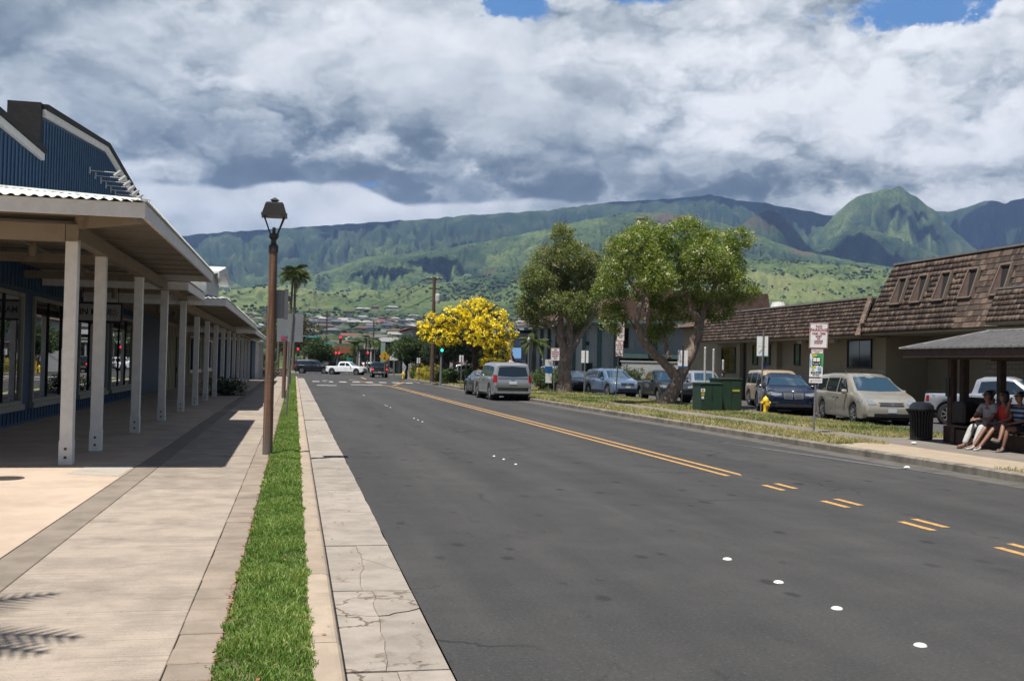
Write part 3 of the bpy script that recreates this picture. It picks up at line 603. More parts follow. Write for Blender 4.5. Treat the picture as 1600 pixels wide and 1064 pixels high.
o = [n for n in t.n if n.type == 'OUTPUT_MATERIAL'][0]; t.l.new(b.outputs[0], mx.inputs[1]); t.l.new(gl.outputs[0], mx.inputs[2]); t.l.new(mx.outputs[0], o.inputs[0]); SGLASS = m
XW = -6.3
bl = empty('blue_shop', (XW, 30, .14), label='long blue board and batten shop with a gabled false front and white posted porch', cat='shop')
def top_at(y):
    if y < 26.6: return 6.85
    return 8.72 - abs(y - 35) * .098 if y < 43.6 else 4.3
mb = M()
mb.prism([(15.9, .14), (52.0, .14), (52.0, 4.25), (43.6, 4.25), (43.6, 7.88), (35, 8.72), (26.6, 7.9), (26.6, 6.8), (15.9, 6.9)], 'x', XW - .35, XW)
mb.box(-15.5, XW - .35, 15.9, 52, .14, 4.6); mb.box(-15.5, XW - .35, 16.5, 26.5, 4.6, 6.7); mb.build('wall', BLUE, bl)
M().box(-16, XW - .2, 15.6, 26.3, 6.95, 7.05).build('roof', BLACKR, bl)
for i, yb in enumerate(np.arange(16.1, 43.5, .305)):
    zt = top_at(yb) - .25
    M().box(XW, XW + .028, yb - .022, yb + .022, 4.25, zt).build('batten', BLUEP, bl)
    if yb > 16: M().box(XW, XW + .026, yb - .02, yb + .02, 3.35, 4.1).build('batten', BLUEP, bl); M().box(XW, XW + .026, yb - .02, yb + .02, .2, .5).build('batten', BLUEP, bl)
# trims
for (ya, za, yb, zb) in ((26.6, 7.9, 35, 8.72), (35, 8.72, 43.6, 7.88), (15.9, 6.9, 26.62, 6.8)):
    M().beam((XW + .05, ya, za - .1), (XW + .05, yb, zb - .1), .09, .17).build('white_trim', PWHITE, bl)
    M().beam((XW - .1, ya, za + .06), (XW - .1, yb, zb + .06), .5, .12).build('roof_cap', BLACKR, bl)
M().box(XW - .75, XW + .02, 26.42, 26.62, 6.8, 8.02).build('parapet_return', BLACKR, bl)
M().box(XW + .0, XW + .05, 43.5, 43.66, 4.3, 7.9).build('white_trim', PWHITE, bl)
# windows
def shop_window(y0, y1, z0, z1, n, par, frame=TRIMG, X=XW, sill=True):
    w = M(); t_ = .09
    w.box(X + .002, X + .07, y0, y1, z0, z0 + t_); w.box(X + .002, X + .07, y0, y1, z1 - t_, z1); w.box(X + .002, X + .07, y0, y0 + t_, z0 + t_, z1 - t_); w.box(X + .002, X + .07, y1 - t_, y1, z0 + t_, z1 - t_)
    f = w.build('window', frame, par)
    if sill: M().box(X + .002, X + .12, y0 - .06, y1 + .06, z0 - .13, z0 - .002).build('sill', frame, f)
    ww = (y1 - y0 - 2 * t_) / n
    for k in range(n):
        a = y0 + t_ + k * ww; M().box(X + .004, X + .012, a + .012, a + ww - .012, z0 + t_ + .004, z1 - t_ - .004).build('pane', SGLASS, f)
        if k: M().box(X + .004, X + .045, a - .02, a + .02, z0 + t_ + .002, z1 - t_ - .002).build('mullion', BLACKR, f)
for a, c in ((20.8, 25.35), (26.3, 30.9), (31.65, 36.2), (36.95, 41.6)): shop_window(a, c, .62, 3.22, 3, bl)
# hanging sign, readable from the street
sg = empty('hanging_sign', (-5.1, 28.6, 2.95), label='white hanging sign with black frame reading IN MAUI under the porch', cat='sign')
BLK = pm('black_paint', (.015, .015, .016), rough=.5); SW = pm('sign_white', (.50, .50, .52), (.46, .46, .48), rough=.5)
M().box(-5.72, -4.58, 28.57, 28.63, 2.68, 3.24).build('frame', BLK, sg); M().box(-5.67, -4.63, 28.56, 28.64, 2.74, 3.18).build('panel', SW, sg)
text_mesh('lettering', 'IN MAUI', .24, BLK, sg, (-5.27, 28.56, 2.965), (1, 0, 0), (0, 0, 1), bold=.004, sx=.9)
mb = M()
for i in range(8):
    a = i * math.pi / 4; 
    for r_ in (.05, .1): mb.cyl((-4.8 + math.cos(a) * r_, 28.562, 2.965 + math.sin(a) * r_), (-4.8 + math.cos(a) * r_, 28.556, 2.965 + math.sin(a) * r_), .017, n=8)
mb.build('flower_logo', BLK, sg)
for x in (-5.6, -4.7): M().cyl((x, 28.6, 3.24), (x, 28.6, 3.9), .012, n=6).build('hanger_rod', BLK, sg)
# porch, section by section
porch = empty('shop_porch', (-3.3, 30, .14), label='long white timber porch with square posts in front of the shops', cat='porch')
def section(ya, yb, xe, ze, xw=XW, par=porch, fas=.2, corr=True, sl=.19, hip=True):
    zw = ze + (xe - xw) * sl; hp = (xe - xw) if hip else 0; wv = (lambda k: .018 * math.sin(k * 2 * math.pi / .15)) if corr else (lambda k: 0.)
    # street slope: corrugations run down to the eave
    mb = M(); vs = []; ny = int((yb - ya + .1) / .0375)
    for j in range(ny + 1):
        y = ya - .05 + (yb - ya + .1) * j / ny; k = min(1., max(0., (y - ya) / hp)) if hp else 1.
        for q in (0, 1): x = xe + .05 - q * (xe + .05 - xw) * k; vs.append((x, y, ze + .03 + max(0, xe - x) * sl + wv(y)))
    mb.add(vs, [(2 * j, 2 * j + 1, 2 * j + 3, 2 * j + 2) for j in range(ny)]); mb.build('roof_sheet', ROOFM, par, fix=False)
    if hip:      # end slope facing down the street
        nx = int((xe - xw) / .0375); mb = M(); vs = []
        for j in range(nx + 1):
            x = xe + .02 - (xe + .02 - xw) * j / nx; d = xe - x
            for y in (ya - .06, ya + max(0., d)): vs.append((x, y, ze + .03 + max(0, y - ya) * sl + wv(x)))
        mb.add(vs, [(2 * j, 2 * j + 1, 2 * j + 3, 2 * j + 2) for j in range(nx)]); mb.build('roof_sheet', ROOFM, par, fix=False)
        M().beam((xe, ya, ze + .05), (xw, ya + xe - xw, zw + .05), .16, .03).build('hip_flashing', ROOFM, par)
    M().box(xw + .03, xe - .05, ya + .05, yb - .05, ze - .05, ze - .02).build('soffit', PCREAM, par)
    M().box(xw + .03, xe, ya, ya + .045, ze - fas, ze + .012).build('front_fascia', PWHITE, par)
    M().box(xe - .045, xe + .003, ya + .046, yb, ze - fas, ze + .012).build('eave_fascia', PWHITE, par)
    M().add([(xw + .03, yb - .04, ze - fas), (xe - .05, yb - .04, ze - fas), (xe - .05, yb - .04, ze), (xw + .03, yb - .04, zw), (xw + .03, yb, ze - fas), (xe - .05, yb, ze - fas), (xe - .05, yb, ze), (xw + .03, yb, zw)], [(0, 1, 2, 3), (4, 7, 6, 5), (0, 4, 5, 1), (1, 5, 6, 2), (2, 6, 7, 3), (3, 7, 4, 0)]).build('rear_fascia', PWHITE, par)
    y = ya + .6
    while y < yb - .3:
        M().box(xw + .04, xe - .06, y - .02, y + .02, ze - .075, ze - .0505).build('soffit_joint', PCREAM, par); y += 1.2
section(14.85, 26.9, -2.12, 3.96)
section(27.05, 31.9, -2.75, 3.74, corr=False, hip=False, sl=.12)
section(32.1, 58.2, -2.12, 3.62)
section(58.35, 78, -2.2, 3.42)
# beams under the roof
M().box(-3.44, -3.26, 16.18, 31.9, 3.55, 3.78).build('beam', PCREAM, porch); M().box(-3.44, -3.26, 32.0, 78, 3.25, 3.5).build('beam', PCREAM, porch)
M().box(XW, -3.45, 16.18, 16.34, 3.52, 3.78).build('beam', PCREAM, porch)
M().beam((-2.2, 14.95, 3.78), (-3.3, 16.3, 3.82), .09, .18).build('corner_rafter', PCREAM, porch)
for y in (16.3, 20.8, 25.2, 29.6): M().box(XW, -3.45, y + .2, y + .3, 3.6, 3.78).build('tie_beam', PCREAM, porch)
BOLT = pm('rusty_bolt', (.16, .12, .10), (.10, .07, .05), rough=.8)
pys = [16.27, 18.56, 22.93, 27.3, 31.8, 36.2, 40.4, 44.8, 49.2, 53.6, 58.1, 62.6, 67.2, 72, 77]
for i, y in enumerate(pys):
    x = -3.35; zt = 3.55 if y < 31.9 else 3.25
    p = M().cbox(x - .09, x + .09, y - .09, y + .09, .14, zt, .006).build('post', PWHITE, porch)
    M().box(x - .096, x + .096, y - .096, y + .096, .142, .50).build('base_plate', PWHITE, p)
    for z in (.25, .38): M().lathe([(0, 0), (.022, 0), (.022, -.014), (0, -.016)], (x, y - .096, z), 8, 'y', caps=False).build('bolt', BOLT, p)
    M().box(x - .12, x + .12, y - .1, y + .1, zt - .03, zt - .002).build('cap_plate', PCREAM, p)
for y, x in ((36.0, -4.6), (40.5, -4.6), (45, -4.6), (62.5, -4.2), (19.5, -4.7), (23.6, -4.7), (28., -4.7)):
    zt = 4.05 if y < 27 else 3.8
    M().cyl((x, y, zt - .48), (x, y, zt - .2), .075, n=14).build('downlight', PCREAM, porch); M().cyl((x, y, zt - .2), (x, y, zt), .012, n=6).build('light_stem', PCREAM, porch)
M().cyl((-4.7, 16.4, 3.78), (-4.7, 58, 3.6), .02, n=6).build('conduit', PCREAM, porch)
# small raised gables on the porch roof
M().prism([(32.4, 3.75), (37.6, 3.75), (37.6, 4.42), (35.0, 4.72), (32.4, 4.42)], 'x', -6.2, -2.75).build('gable_box', PWHITE, porch)
M().beam((-2.35, 35.0, 4.86), (-6.3, 35.0, 4.86), .1, .05).build('ridge', ROOFM, porch)
for s in (-1, 1): M().add([(-2.35, 35, 4.86), (-2.35, 35 + s * 3.0, 4.48), (-6.2, 35 + s * 3, 4.48), (-6.2, 35, 4.86), (-2.35, 35, 4.80), (-2.35, 35 + s * 3.0, 4.42), (-6.2, 35 + s * 3, 4.42), (-6.2, 35, 4.80)], [(0, 1, 2, 3), (4, 5, 6, 7), (0, 1, 5, 4), (1, 2, 6, 5), (2, 3, 7, 6), (3, 0, 4, 7)]).build('gable_roof', ROOFM, porch)
mb = M()
for s in (-1, 1): mb.beam((-2.36, 35, 4.74), (-2.36, 35 + s * 3.0, 4.36), .04, .16)
mb.build('gable_fascia', PWHITE, porch)
# floodlights on long arms
MET = pm('white_metal', (.62, .62, .60), (.5, .5, .48), rough=.45)
for i in range(6):
    y = 32.35 + i * .89; f = empty('floodlight', (XW + .03, y, 7.44), label=['nearest', 'second', 'third', 'fourth', 'fifth', 'farthest'][i] + ' in the row of white arm floodlights on the blue gable', cat='floodlight', group='floodlights on the blue false front')
    M().box(XW + .03, XW + .06, y - .04, y + .04, 7.34, 7.54).build('bracket', MET, f); M().cyl((XW + .05, y, 7.44), (XW + .86, y, 7.40), .016, n=6).build('arm', MET, f)
    M().tube([(XW + .76, y, 7.30), (XW + .95, y, 7.47)], [.062, .05], 10).build('lamp_head', MET, f)
# cream shop beyond
cs = empty('cream_shop', (XW, 66, .14), label='cream board walled shop beyond the blue one under the same porch', cat='shop')
M().box(-15.5, XW + .02, 52.1, 96, .14, 4.0).build('wall', CREAM, cs); M().box(-15.7, XW + .3, 58, 96.3, 4.0, 4.15).build('roof', BLACKR, cs)
for yb in np.arange(52.3, 95, .61): M().box(XW + .02, XW + .045, yb - .02, yb + .02, .2, 3.4).build('batten', CREAM, cs)
shop_window(63.2, 70.6, .95, 3.1, 6, cs, PWHITE, XW + .05); shop_window(72.2, 79.6, .95, 3.1, 6, cs, PWHITE, XW + .05)
DDOOR = painted('dark_door', (.05, .05, .045)); dr = M().box(XW + .03, XW + .07, 56.4, 57.5, .15, 2.9).build('door', DDOOR, cs); M().box(XW + .07, XW + .12, 56.5, 56.55, 1.0, 1.25).build('handle', BOLT, dr)
RDOOR = painted('red_door', (.22, .05, .03)); M().box(XW + .03, XW + .07, 84.4, 86, .15, 2.6).build('door', RDOOR, cs)
# farther pieces of the row
fb = empty('pale_blue_roofed_shop', (-7, 104, .1), label='far shop with a big pale blue metal roof at the end of the row', cat='shop')
PB = pm('pale_blue_roof', (.50, .58, .66), (.46, .54, .62), rough=.5)
M().box(-13, -3.4, 84, 97.5, .1, 3.3).build('wall', BLUE, fb)
M().add([(-2.5, 82, 3.3), (-2.5, 98, 3.3), (-9, 98, 6.4), (-9, 82, 6.4), (-2.5, 82, 3.15), (-2.5, 98, 3.15), (-9, 98, 6.25), (-9, 82, 6.25)], [(0, 1, 2, 3), (4, 7, 6, 5), (0, 4, 5, 1), (2, 6, 7, 3), (0, 3, 7, 4), (1, 5, 6, 2)]).build('roof', PB, fb)
for y in (83, 87, 91, 95): M().box(-3.1, -2.85, y, y + .2, .14, 3.15).build('post', PWHITE, fb)
M().prism([(-7.2, 4.6), (-3.6, 4.6), (-3.6, 4.8), (-5.4, 5.3), (-7.2, 4.8)], 'y', 79.2, 81.9).build('red_gable', painted('dull_red_roof', (.16, .07, .05)), fb)
# ---------------------------------------------------------------- wooden lamp posts
def woodmat():
    m, t, b = newmat('weathered_round_timber'); c = t.node('ShaderNodeTexCoord').outputs['Object']; x, y, z = t.xyz(c)
    g = t.noise(t.vm('MULTIPLY', c, (26, 26, 1.3)), 1., 6, .65); h = t.noise(t.vm('MULTIPLY', c, (3, 3, 40)), 1., 3, .6)
    col = t.ramp(t.add(t.mul(g, .85), t.mul(h, .2)), [(.3, (.05, .028, .018)), (.5, (.155, .08, .048)), (.68, (.29, .175, .12))])
    col = t.mix(t.sstep(z, .9, .1, 0, .8), col, t.mix(g, (.10, .085, .07), (.26, .23, .2)))
    t.put(b.inputs['Base Color'], col); b.inputs['Roughness'].default_value = .8; bn = t.node('ShaderNodeBump'); bn.inputs['Strength'].default_value = .7; bn.inputs['Distance'].default_value = .008; t.put(bn.inputs['Height'], g); t.put(b.inputs['Normal'], bn.outputs[0]); return m
WOOD = woodmat(); DKMET = pm('dark_bronze_metal', (.028, .027, .028), (.045, .043, .042), rough=.45, scale=8); SHADE = pm('grey_brown_lamp_hood', (.016, .016, .017), (.022, .022, .022), rough=.7, spec=.15)
LGL = pm('lamp_glass', (.75, .76, .75), rough=.2)
def lamp_post(x, y, label, z0=0.):
    p = empty('street_lamp', (x, y, z0), label=label, cat='street lamp', group='wooden street lamps along the left kerb')
    M().tube([(0, 0, -.05), (0, 0, 1.2), (0.01, 0, 2.4), (.012, 0, 3.72)], [.088, .083, .077, .071], 20).build('pole', WOOD, p, smooth=40, world=False)
    M().lathe([(.083, 3.66), (.085, 3.78), (.05, 3.82), (.045, 3.88), (.06, 3.9), (.085, 3.93), (.085, 3.98), (.05, 4.0)], (0.012, 0, 0), 16).build('collar', DKMET, p, world=False)
    c = .012; mb = M()
    for sx in (-1, 1):
        for sy in (-1, 1): mb.beam((c + sx * .055, sy * .055, 3.97), (c + sx * .175, sy * .175, 4.3), .016, .016)
    mb.build('cage', DKMET, p, world=False)
    w0, w1 = .045, .165
    m4 = lambda r0, z0_, r1, z1_: [(c - r0, -r0, z0_), (c + r0, -r0, z0_), (c + r0, r0, z0_), (c - r0, r0, z0_), (c - r1, -r1, z1_), (c + r1, -r1, z1_), (c + r1, r1, z1_), (c - r1, r1, z1_)]
    bx = [(0, 3, 2, 1), (4, 5, 6, 7), (0, 1, 5, 4), (1, 2, 6, 5), (2, 3, 7, 6), (3, 0, 4, 7)]
    M().add(m4(.22, 4.29, .22, 4.33), bx).build('hood_rim', DKMET, p, world=False); M().add(m4(.205, 4.33, .155, 4.5), bx).add(m4(.155, 4.5, .135, 4.53), bx).build('hood', SHADE, p, world=False)
    M().add(m4(.055, 4.53, .05, 4.575), bx).add(m4(.075, 4.575, .004, 4.63), bx).build('finial', DKMET, p, world=False)
    M().cyl((c, 0, 4.0), (c, 0, 4.1), .03, n=10).build('lamp_holder', DKMET, p, world=False)
    return p
lamp_post(-.42, 17.88, 'nearest wooden street lamp with black lantern beside the grass strip')
lamp_post(-.42, 43.8, 'second wooden street lamp, behind the backs of the street signs'); lamp_post(-.3, 67.3, 'third wooden street lamp, far along the grass strip by the intersection')
GALV = pm('galvanised_steel', (.36, .36, .35), (.28, .28, .27), rough=.5, metal=.55, scale=12, dirt=((.2, .18, .15), 12, .4)); SBACK = pm('grey_sign_back', (.34, .36, .38), (.30, .32, .34), rough=.5, metal=.3, scale=4)
SWH = pm('sign_face_white', (.70, .69, .68), (.62, .62, .61), rough=.4); PINK = pm('pink_sticker', (.65, .06, .16), rough=.5); CYA = pm('pale_blue_sticker', (.15, .35, .45), rough=.5)
s1 = empty('sign_on_lamp_post', (-.42, 18.05, 2.4), label='small grey backed sign strapped behind the nearest wooden lamp post', cat='sign')
M().box(-.45, -.435 + .30, 18.0, 18.012, 2.52, 3.02).build('board', SBACK, s1); M().box(-.45, -.135, 18.013, 18.02, 2.52, 3.02).build('sign_face', SWH, s1); M().box(-.20, -.135, 17.96, 17.998, 2.50, 3.04).build('edge_channel', pm('dark_channel', (.12, .13, .15)), s1)
s2 = empty('street_sign', (-.2, 29.8, .14), label='wide grey sign seen from behind on a leaning steel pole with pink stickers', cat='sign', group='signs on steel poles seen from behind')
M().tube([(-.2, 29.8, .1), (-.08, 29.8, 3.2)], .028, 8).build('pole', GALV, s2); M().box(-.52, .22, 29.83, 29.835, 2.32, 3.14).build('board', SBACK, s2); M().box(-.52, .22, 29.84, 29.845, 2.32, 3.14).build('sign_face', SWH, s2)
mb = M()
for x, z, w in ((-.30, 2.36, .07), (-.4, 2.38, .1), (-.12, 2.22, .05)): mb.box(x, x + w, 29.82, 29.829, z, z + w)
mb.build('sticker', PINK, s2); M().box(-.32, -.22, 29.82, 29.828, 2.46, 2.53).build('sticker', CYA, s2)
# shrubs by the porch
# ---------------------------------------------------------------- right: shingled mansard building
def shinglemat(name, src):
    m, t, b = newmat(name); c = t.node('ShaderNodeNewGeometry').outputs['Position']
    if src == 'obj': tn = t.node('ShaderNodeObjectInfo').outputs['Random']
    else: a_ = t.node('ShaderNodeAttribute'); a_.attribute_name = 'tone'; tn = a_.outputs['Fac']
    g = t.noise(t.vm('MULTIPLY', c, (6, 22, 2)), 1., 5, .65); bigv = t.noise(c, .45, 4, .6)
    f = t.add(t.mul(tn, .62), t.add(t.mul(g, .3), t.mul(t.sub(bigv, .5), .5)))
    col = t.ramp(f, [(.05, (.055, .040, .034)), (.35, (.10, .073, .060)), (.6, (.16, .115, .092)), (.8, (.23, .165, .128)), (1., (.32, .25, .20))])
    col = t.mix(t.mul(t.sstep(t.noise(t.vm('MULTIPLY', c, (1, 5, .6)), 1.3, 4, .6), .6, .75), .5), col, (.20, .095, .045))
    t.put(b.inputs['Base Color'], col); b.inputs['Roughness'].default_value = .9; b.inputs['Specular IOR Level'].default_value = .2
    bn = t.node('ShaderNodeBump'); bn.inputs['Strength'].default_value = .6; bn.inputs['Distance'].default_value = .01; t.put(bn.inputs['Height'], g); t.put(b.inputs['Normal'], bn.outputs[0]); return m
SHO = shinglemat('wood_shingle', 'obj'); SHA = shinglemat('wood_shingles', 'attr')
TANW = concrete('tan_block_wall', (.44, .365, .245), (.39, .32, .21), .15, .35, .8)
m_, t, b = newmat('pale_block_masonry'); g = t.node('ShaderNodeNewGeometry').outputs['Position']; gx, gy_, gz = t.xyz(g)
brk = t.node('ShaderNodeTexBrick'); t.put(brk.inputs['Vector'], t.comb(gy_, gz, 0.)); brk.inputs['Scale'].default_value = 1.; brk.inputs['Brick Width'].default_value = .4; brk.inputs['Row Height'].default_value = .2; brk.inputs['Mortar Size'].default_value = .012
t.put(brk.inputs['Color1'], (.50, .41, .29)); t.put(brk.inputs['Color2'], (.42, .34, .24)); t.put(brk.inputs['Mortar'], (.16, .13, .09)); t.put(b.inputs['Base Color'], t.mix(t.mul(t.noise(g, 1.5, 5), .5), brk.outputs[0], (.2, .16, .11))); b.inputs['Roughness'].default_value = .95
bn = t.node('ShaderNodeBump'); bn.inputs['Strength'].default_value = .6; bn.inputs['Distance'].default_value = .01; t.put(bn.inputs['Height'], t.mul(brk.outputs[1], -1.)); t.put(b.inputs['Normal'], bn.outputs[0]); BLOCKW = m_
DWIN = glassmat('dark_window', (.012, .015, .014), .08, .6); DKFR = pm('dark_window_frame', (.03, .028, .024), rough=.5); MCAP = pm('grey_metal_cap', (.30, .28, .26), (.22, .2, .19), rough=.5)
mb_ = empty('mansard_building', (24.3, 40, 0), label='tan block building under brown wood shingle mansard roofs', cat='building')
XE = 24.2
q = M(); q.box(25.4, 40, 38.9, 57.2, 0, 3.4); q.box(27.2, 40, 34.5, 38.9, 0, 3.4); q.build('wall', TANW, mb_)
M().box(26.7, 40, 6, 34.5, 0, 3.4).build('block_wall', BLOCKW, mb_)
M().box(25.0, 40, 39.9, 57, 3.4, 4.95).build('roof_core', TANW, mb_); M().box(26.0, 40, 8, 38.6, 3.4, 6.2).build('roof_core', TANW, mb_)
M().box(XE + .05, 26.2, 39.45, 57.1, 3.30, 3.40).build('soffit', TANW, mb_); M().box(XE + .05, 27.2, 6, 39.4, 3.38, 3.47).build('soffit', TANW, mb_)
for y0 in (44.8, 48.9, 53.4): M().box(25.12, 25.4, y0, y0 + .42, 0, 3.3).build('pilaster', TANW, mb_)
M().box(25.15, 25.4, 38.9, 39.6, 0, 3.3).build('pilaster', TANW, mb_)
M().cyl((25.3, 53.2, 0), (25.3, 53.2, 3.3), .06, n=8).build('downpipe', DKFR, mb_)
for y0, y1, z0, z1, n in ((40.4, 42.3, 2.0, 3.2, 2), (46.9, 47.4, 2.1, 3.1, 1), (50.2, 50.7, 2.1, 3.1, 1), (51.7, 52.2, 2.1, 3.1, 1), (54.6, 56.4, 1.6, 3.0, 2)):
    f = M().box(25.33, 25.399, y0 - .06, y1 + .06, z0 - .06, z0).box(25.33, 25.399, y0 - .06, y1 + .06, z1, z1 + .06).box(25.33, 25.399, y0 - .06, y0, z0, z1).box(25.33, 25.399, y1, y1 + .06, z0, z1).build('window', DKFR, mb_)
    w = (y1 - y0) / n
    for k in range(n): M().box(25.37, 25.395, y0 + k * w + .02, y0 + (k + 1) * w - .02, z0, z1).build('pane', DWIN, f)
for y0 in (42.9, 46.0, 49.8): M().box(25.0, 25.2, y0, y0 + .5, 3.14, 3.295).build('eave_light', MET, mb_)
# shingle courses
_shm = {}
def shingle_mesh(w, cs, sl):
    k = (round(w, 2), round(sl, 3))
    if k not in _shm:
        dx, dz = cs * .9 * math.cos(sl), cs * .9 * math.sin(sl)      # rises away from the eave; butt end is thick
        th = .028; nx, nz = -math.sin(sl), math.cos(sl)
        mb = M(); L = cs * 1.25
        ax, az = math.cos(sl), math.sin(sl)
        P = lambda u, n_, y: (u * ax + n_ * nx, y, u * az + n_ * nz)
        mb.add([P(0, 0, -w / 2), P(L, -.006, -w / 2), P(L, -.006, w / 2), P(0, 0, w / 2), P(0, th, -w / 2), P(L, .004, -w / 2), P(L, .004, w / 2), P(0, th, w / 2)], [(0, 3, 2, 1), (4, 5, 6, 7), (0, 1, 5, 4), (1, 2, 6, 5), (2, 3, 7, 6), (3, 0, 4, 7)])
        _shm[k] = mb.build('shingle', SHO, link=False).data
    return _shm[k]
def mansard(y0, y1, z0, z1, x0, x1, course, near, par, lt=None, holes=()):
    sl = math.atan2(z1 - z0, x1 - x0); S = math.hypot(z1 - z0, x1 - x0); nr = int(S / course); ax, az = math.cos(sl), math.sin(sl)
    M().add([(x0, y0, z0 - .02), (x0, y1, z0 - .02), (x1, y1 - (lt or 0), z1), (x1, y0, z1), (x0 + .3, y0, z0 - .02), (x0 + .3, y1, z0 - .02), (x1 + .3, y1 - (lt or 0), z1), (x1 + .3, y0, z1)], [(0, 1, 2, 3), (4, 7, 6, 5), (0, 4, 5, 1), (1, 5, 6, 2), (2, 6, 7, 3), (3, 7, 4, 0)]).build('roof_deck', DKFR, par)
    V, F, T, parts = [], [], [], []; rs = random.Random(int(y0))
    for r in range(nr):
        u = r * course; y = y0; ye = y1 - (lt or 0) * u / S
        while y < ye - .02:
            w = rs.choice((.11, .15, .19, .23, .27)); w = min(w, ye - y)
            yc = y + w / 2; y += w + .006
            if w < .05: continue
            uc = u + course / 2
            if any(abs(yc - hy) < hw and hu0 < uc < hu1 for hy, hw, hu0, hu1 in holes): continue
            uj = u - rs.uniform(0, .018)
            parts.append((math.hypot(x0, yc) + abs(r - nr * .6) * .05, uj, yc, w, rs.random()))
    parts.sort(key=lambda p: p[0])
    sel = [p for p in parts if p[2] > 28.2][:near] if near else []; ids = set(map(id, sel))
    for p in sel:
        w = min((.11, .15, .19, .23, .27), key=lambda a: abs(a - p[3])); o = inst(shingle_mesh(w, course, sl), 'shingle', Vector((x0 + p[1] * ax, p[2], z0 + p[1] * az)) - wloc(par), par)
    for p in parts:
        if id(p) in ids: continue
        me = shingle_mesh(.19, course, sl); k = p[3] / .19; b0 = len(V)
        for v in me.vertices: V.append((x0 + p[1] * ax + v.co.x, p[2] + v.co.y * k, z0 + p[1] * az + v.co.z))
        F += [tuple(b0 + i for i in f.vertices) for f in me.polygons]; T += [p[4]] * 8
    off = wloc(par); o = raw_mesh('shingles', np.array(V) - np.array(off), np.array(F), SHA, dict(tone=np.array(T)), parent=par); o['kind'] = 'stuff'
vents = [37.45, 36.05, 34.6, 33.0, 31.25]
hole = [(y, .44, 1.2, 2.45) for y in vents]
mansard(8, 39.35, 3.5, 6.42, XE, XE + 1.15, .235, 300, mb_, lt=.75, holes=hole)
mansard(39.62, 57.2, 3.42, 5.05, XE, XE + .62, .19, 0, mb_)
# ridge caps and end caps
M().box(XE + 1.08, XE + 1.5, 8, 38.6, 6.42, 6.50).build('ridge_cap', MCAP, mb_); M().box(XE + .55, XE + 1., 39.7, 57.2, 5.05, 5.13).build('ridge_cap', MCAP, mb_)
HIPC = pm('pale_cap_shingle', (.30, .22, .17), (.16, .11, .08), rough=.9, scale=8, rnd=.2)
for i in range(11):
    k = i / 11; x, z = XE - .03 + .62 * k, 3.40 + 1.68 * k
    M().obox((x, 39.5, z + .08), (1.63, 0, -.62), (0, 1, 0), (.62, 0, 1.63), .035, .17, .1).build('hip_cap', HIPC, mb_)
M().box(XE, 25.3, 39.32, 39.38, 3.4, 3.9).build('end_board', DKFR, mb_)
VBR = pm('vent_brown_metal', (.12, .075, .06), (.09, .055, .045), rough=.6); VFR = pm('vent_frame', (.20, .15, .12), rough=.7); VBK = pm('opening_black', (.008, .007, .006), rough=.9)
ax_, az_ = Vector((1.15, 0, 2.92)).normalized(), None
def onS(u, y, n=0): return Vector((XE, y, 3.5)) + Vector((1.15, 0, 2.92)).normalized() * u + Vector((-2.92, 0, 1.15)).normalized() * n
for i, y in enumerate(vents):
    u0, u1 = 1.22, 2.42; h = .36; v = empty('roof_vent', (0, 0, 0), parent=None); bpy.data.objects.remove(v)
    f = M()
    for a_, b_ in (((u0, y + h), (u0, y - h)), ((u1, y + h * .8), (u1, y - h * .8)), ((u0, y + h), (u1, y + h * .8)), ((u0, y - h), (u1, y - h * .8))): f.beam(onS(a_[0], a_[1], .05), onS(b_[0], b_[1], .05), .07, .12, (-2.92, 0, 1.15))
    f = f.build('roof_vent', VFR, mb_)
    M().add([onS(u0, y + h, .02), onS(u0, y - h, .02), onS(u1, y - h * .8, .02), onS(u1, y + h * .8, .02)], [(0, 1, 2, 3)]).build('opening_shade', VBK, f, fix=False)  # flat black sheet over the deck stands for the shade inside the vent
    M().add([onS(u0 + .04, y + h - .03, .05), onS(u0 + .04, y - h * .3, .05), onS(u0 + .1, y - h * .25, .05), onS(u1 - .05, y + h * .68, .05), onS(u1 - .05, y + h * .74, .05), onS(u0 + .04, y + h - .03, .022), onS(u0 + .04, y - h * .3, .022), onS(u0 + .1, y - h * .25, .022), onS(u1 - .05, y + h * .68, .022), onS(u1 - .05, y + h * .74, .022)], [(0, 1, 2, 3, 4), (1, 6, 7, 2), (2, 7, 8, 3), (0, 5, 6, 1), (3, 8, 9, 4), (4, 9, 5, 0)]).build('cheek', VBR, f, fix=False)
# nearer projecting roof at the frame edge
mansard(10, 30.3, 3.62, 4.75, XE - .8, XE - .3, .2, 0, mb_, lt=-.0); M().box(XE - .34, XE + .6, 10, 30.4, 4.75, 4.82).build('ridge_cap', MCAP, mb_)
M().box(XE - .78, XE + .1, 10, 30.3, 3.5, 3.6).build('soffit', TANW, mb_)
# roof behind with white vent hood
rb = empty('rear_hall', (34, 66, 0), label='low hall with a brown shingled roof showing behind the mansard building', cat='building')
M().box(30, 52, 58, 74, 0, 5.0).build('wall', TANW, rb)
BRR = concrete('brown_shingle_roof_far', (.16, .095, .075), (.11, .07, .055), .6, .6, 2.)
M().prism([(29, 4.9), (53, 4.9), (45, 6.3), (34, 6.3)], 'y', 57, 75).build('roof', BRR, rb)
M().lathe([(.50, 5.0), (.46, 5.55), (.34, 5.85), (0, 5.88)], (28.3, 55.0, 0), 12).build('roof_hood', pm('white_hood', (.7, .7, .69)), rb)
M().cyl((28.3, 55.0, 0), (28.3, 55.0, 5.0), .3).build('duct', TANW, rb)
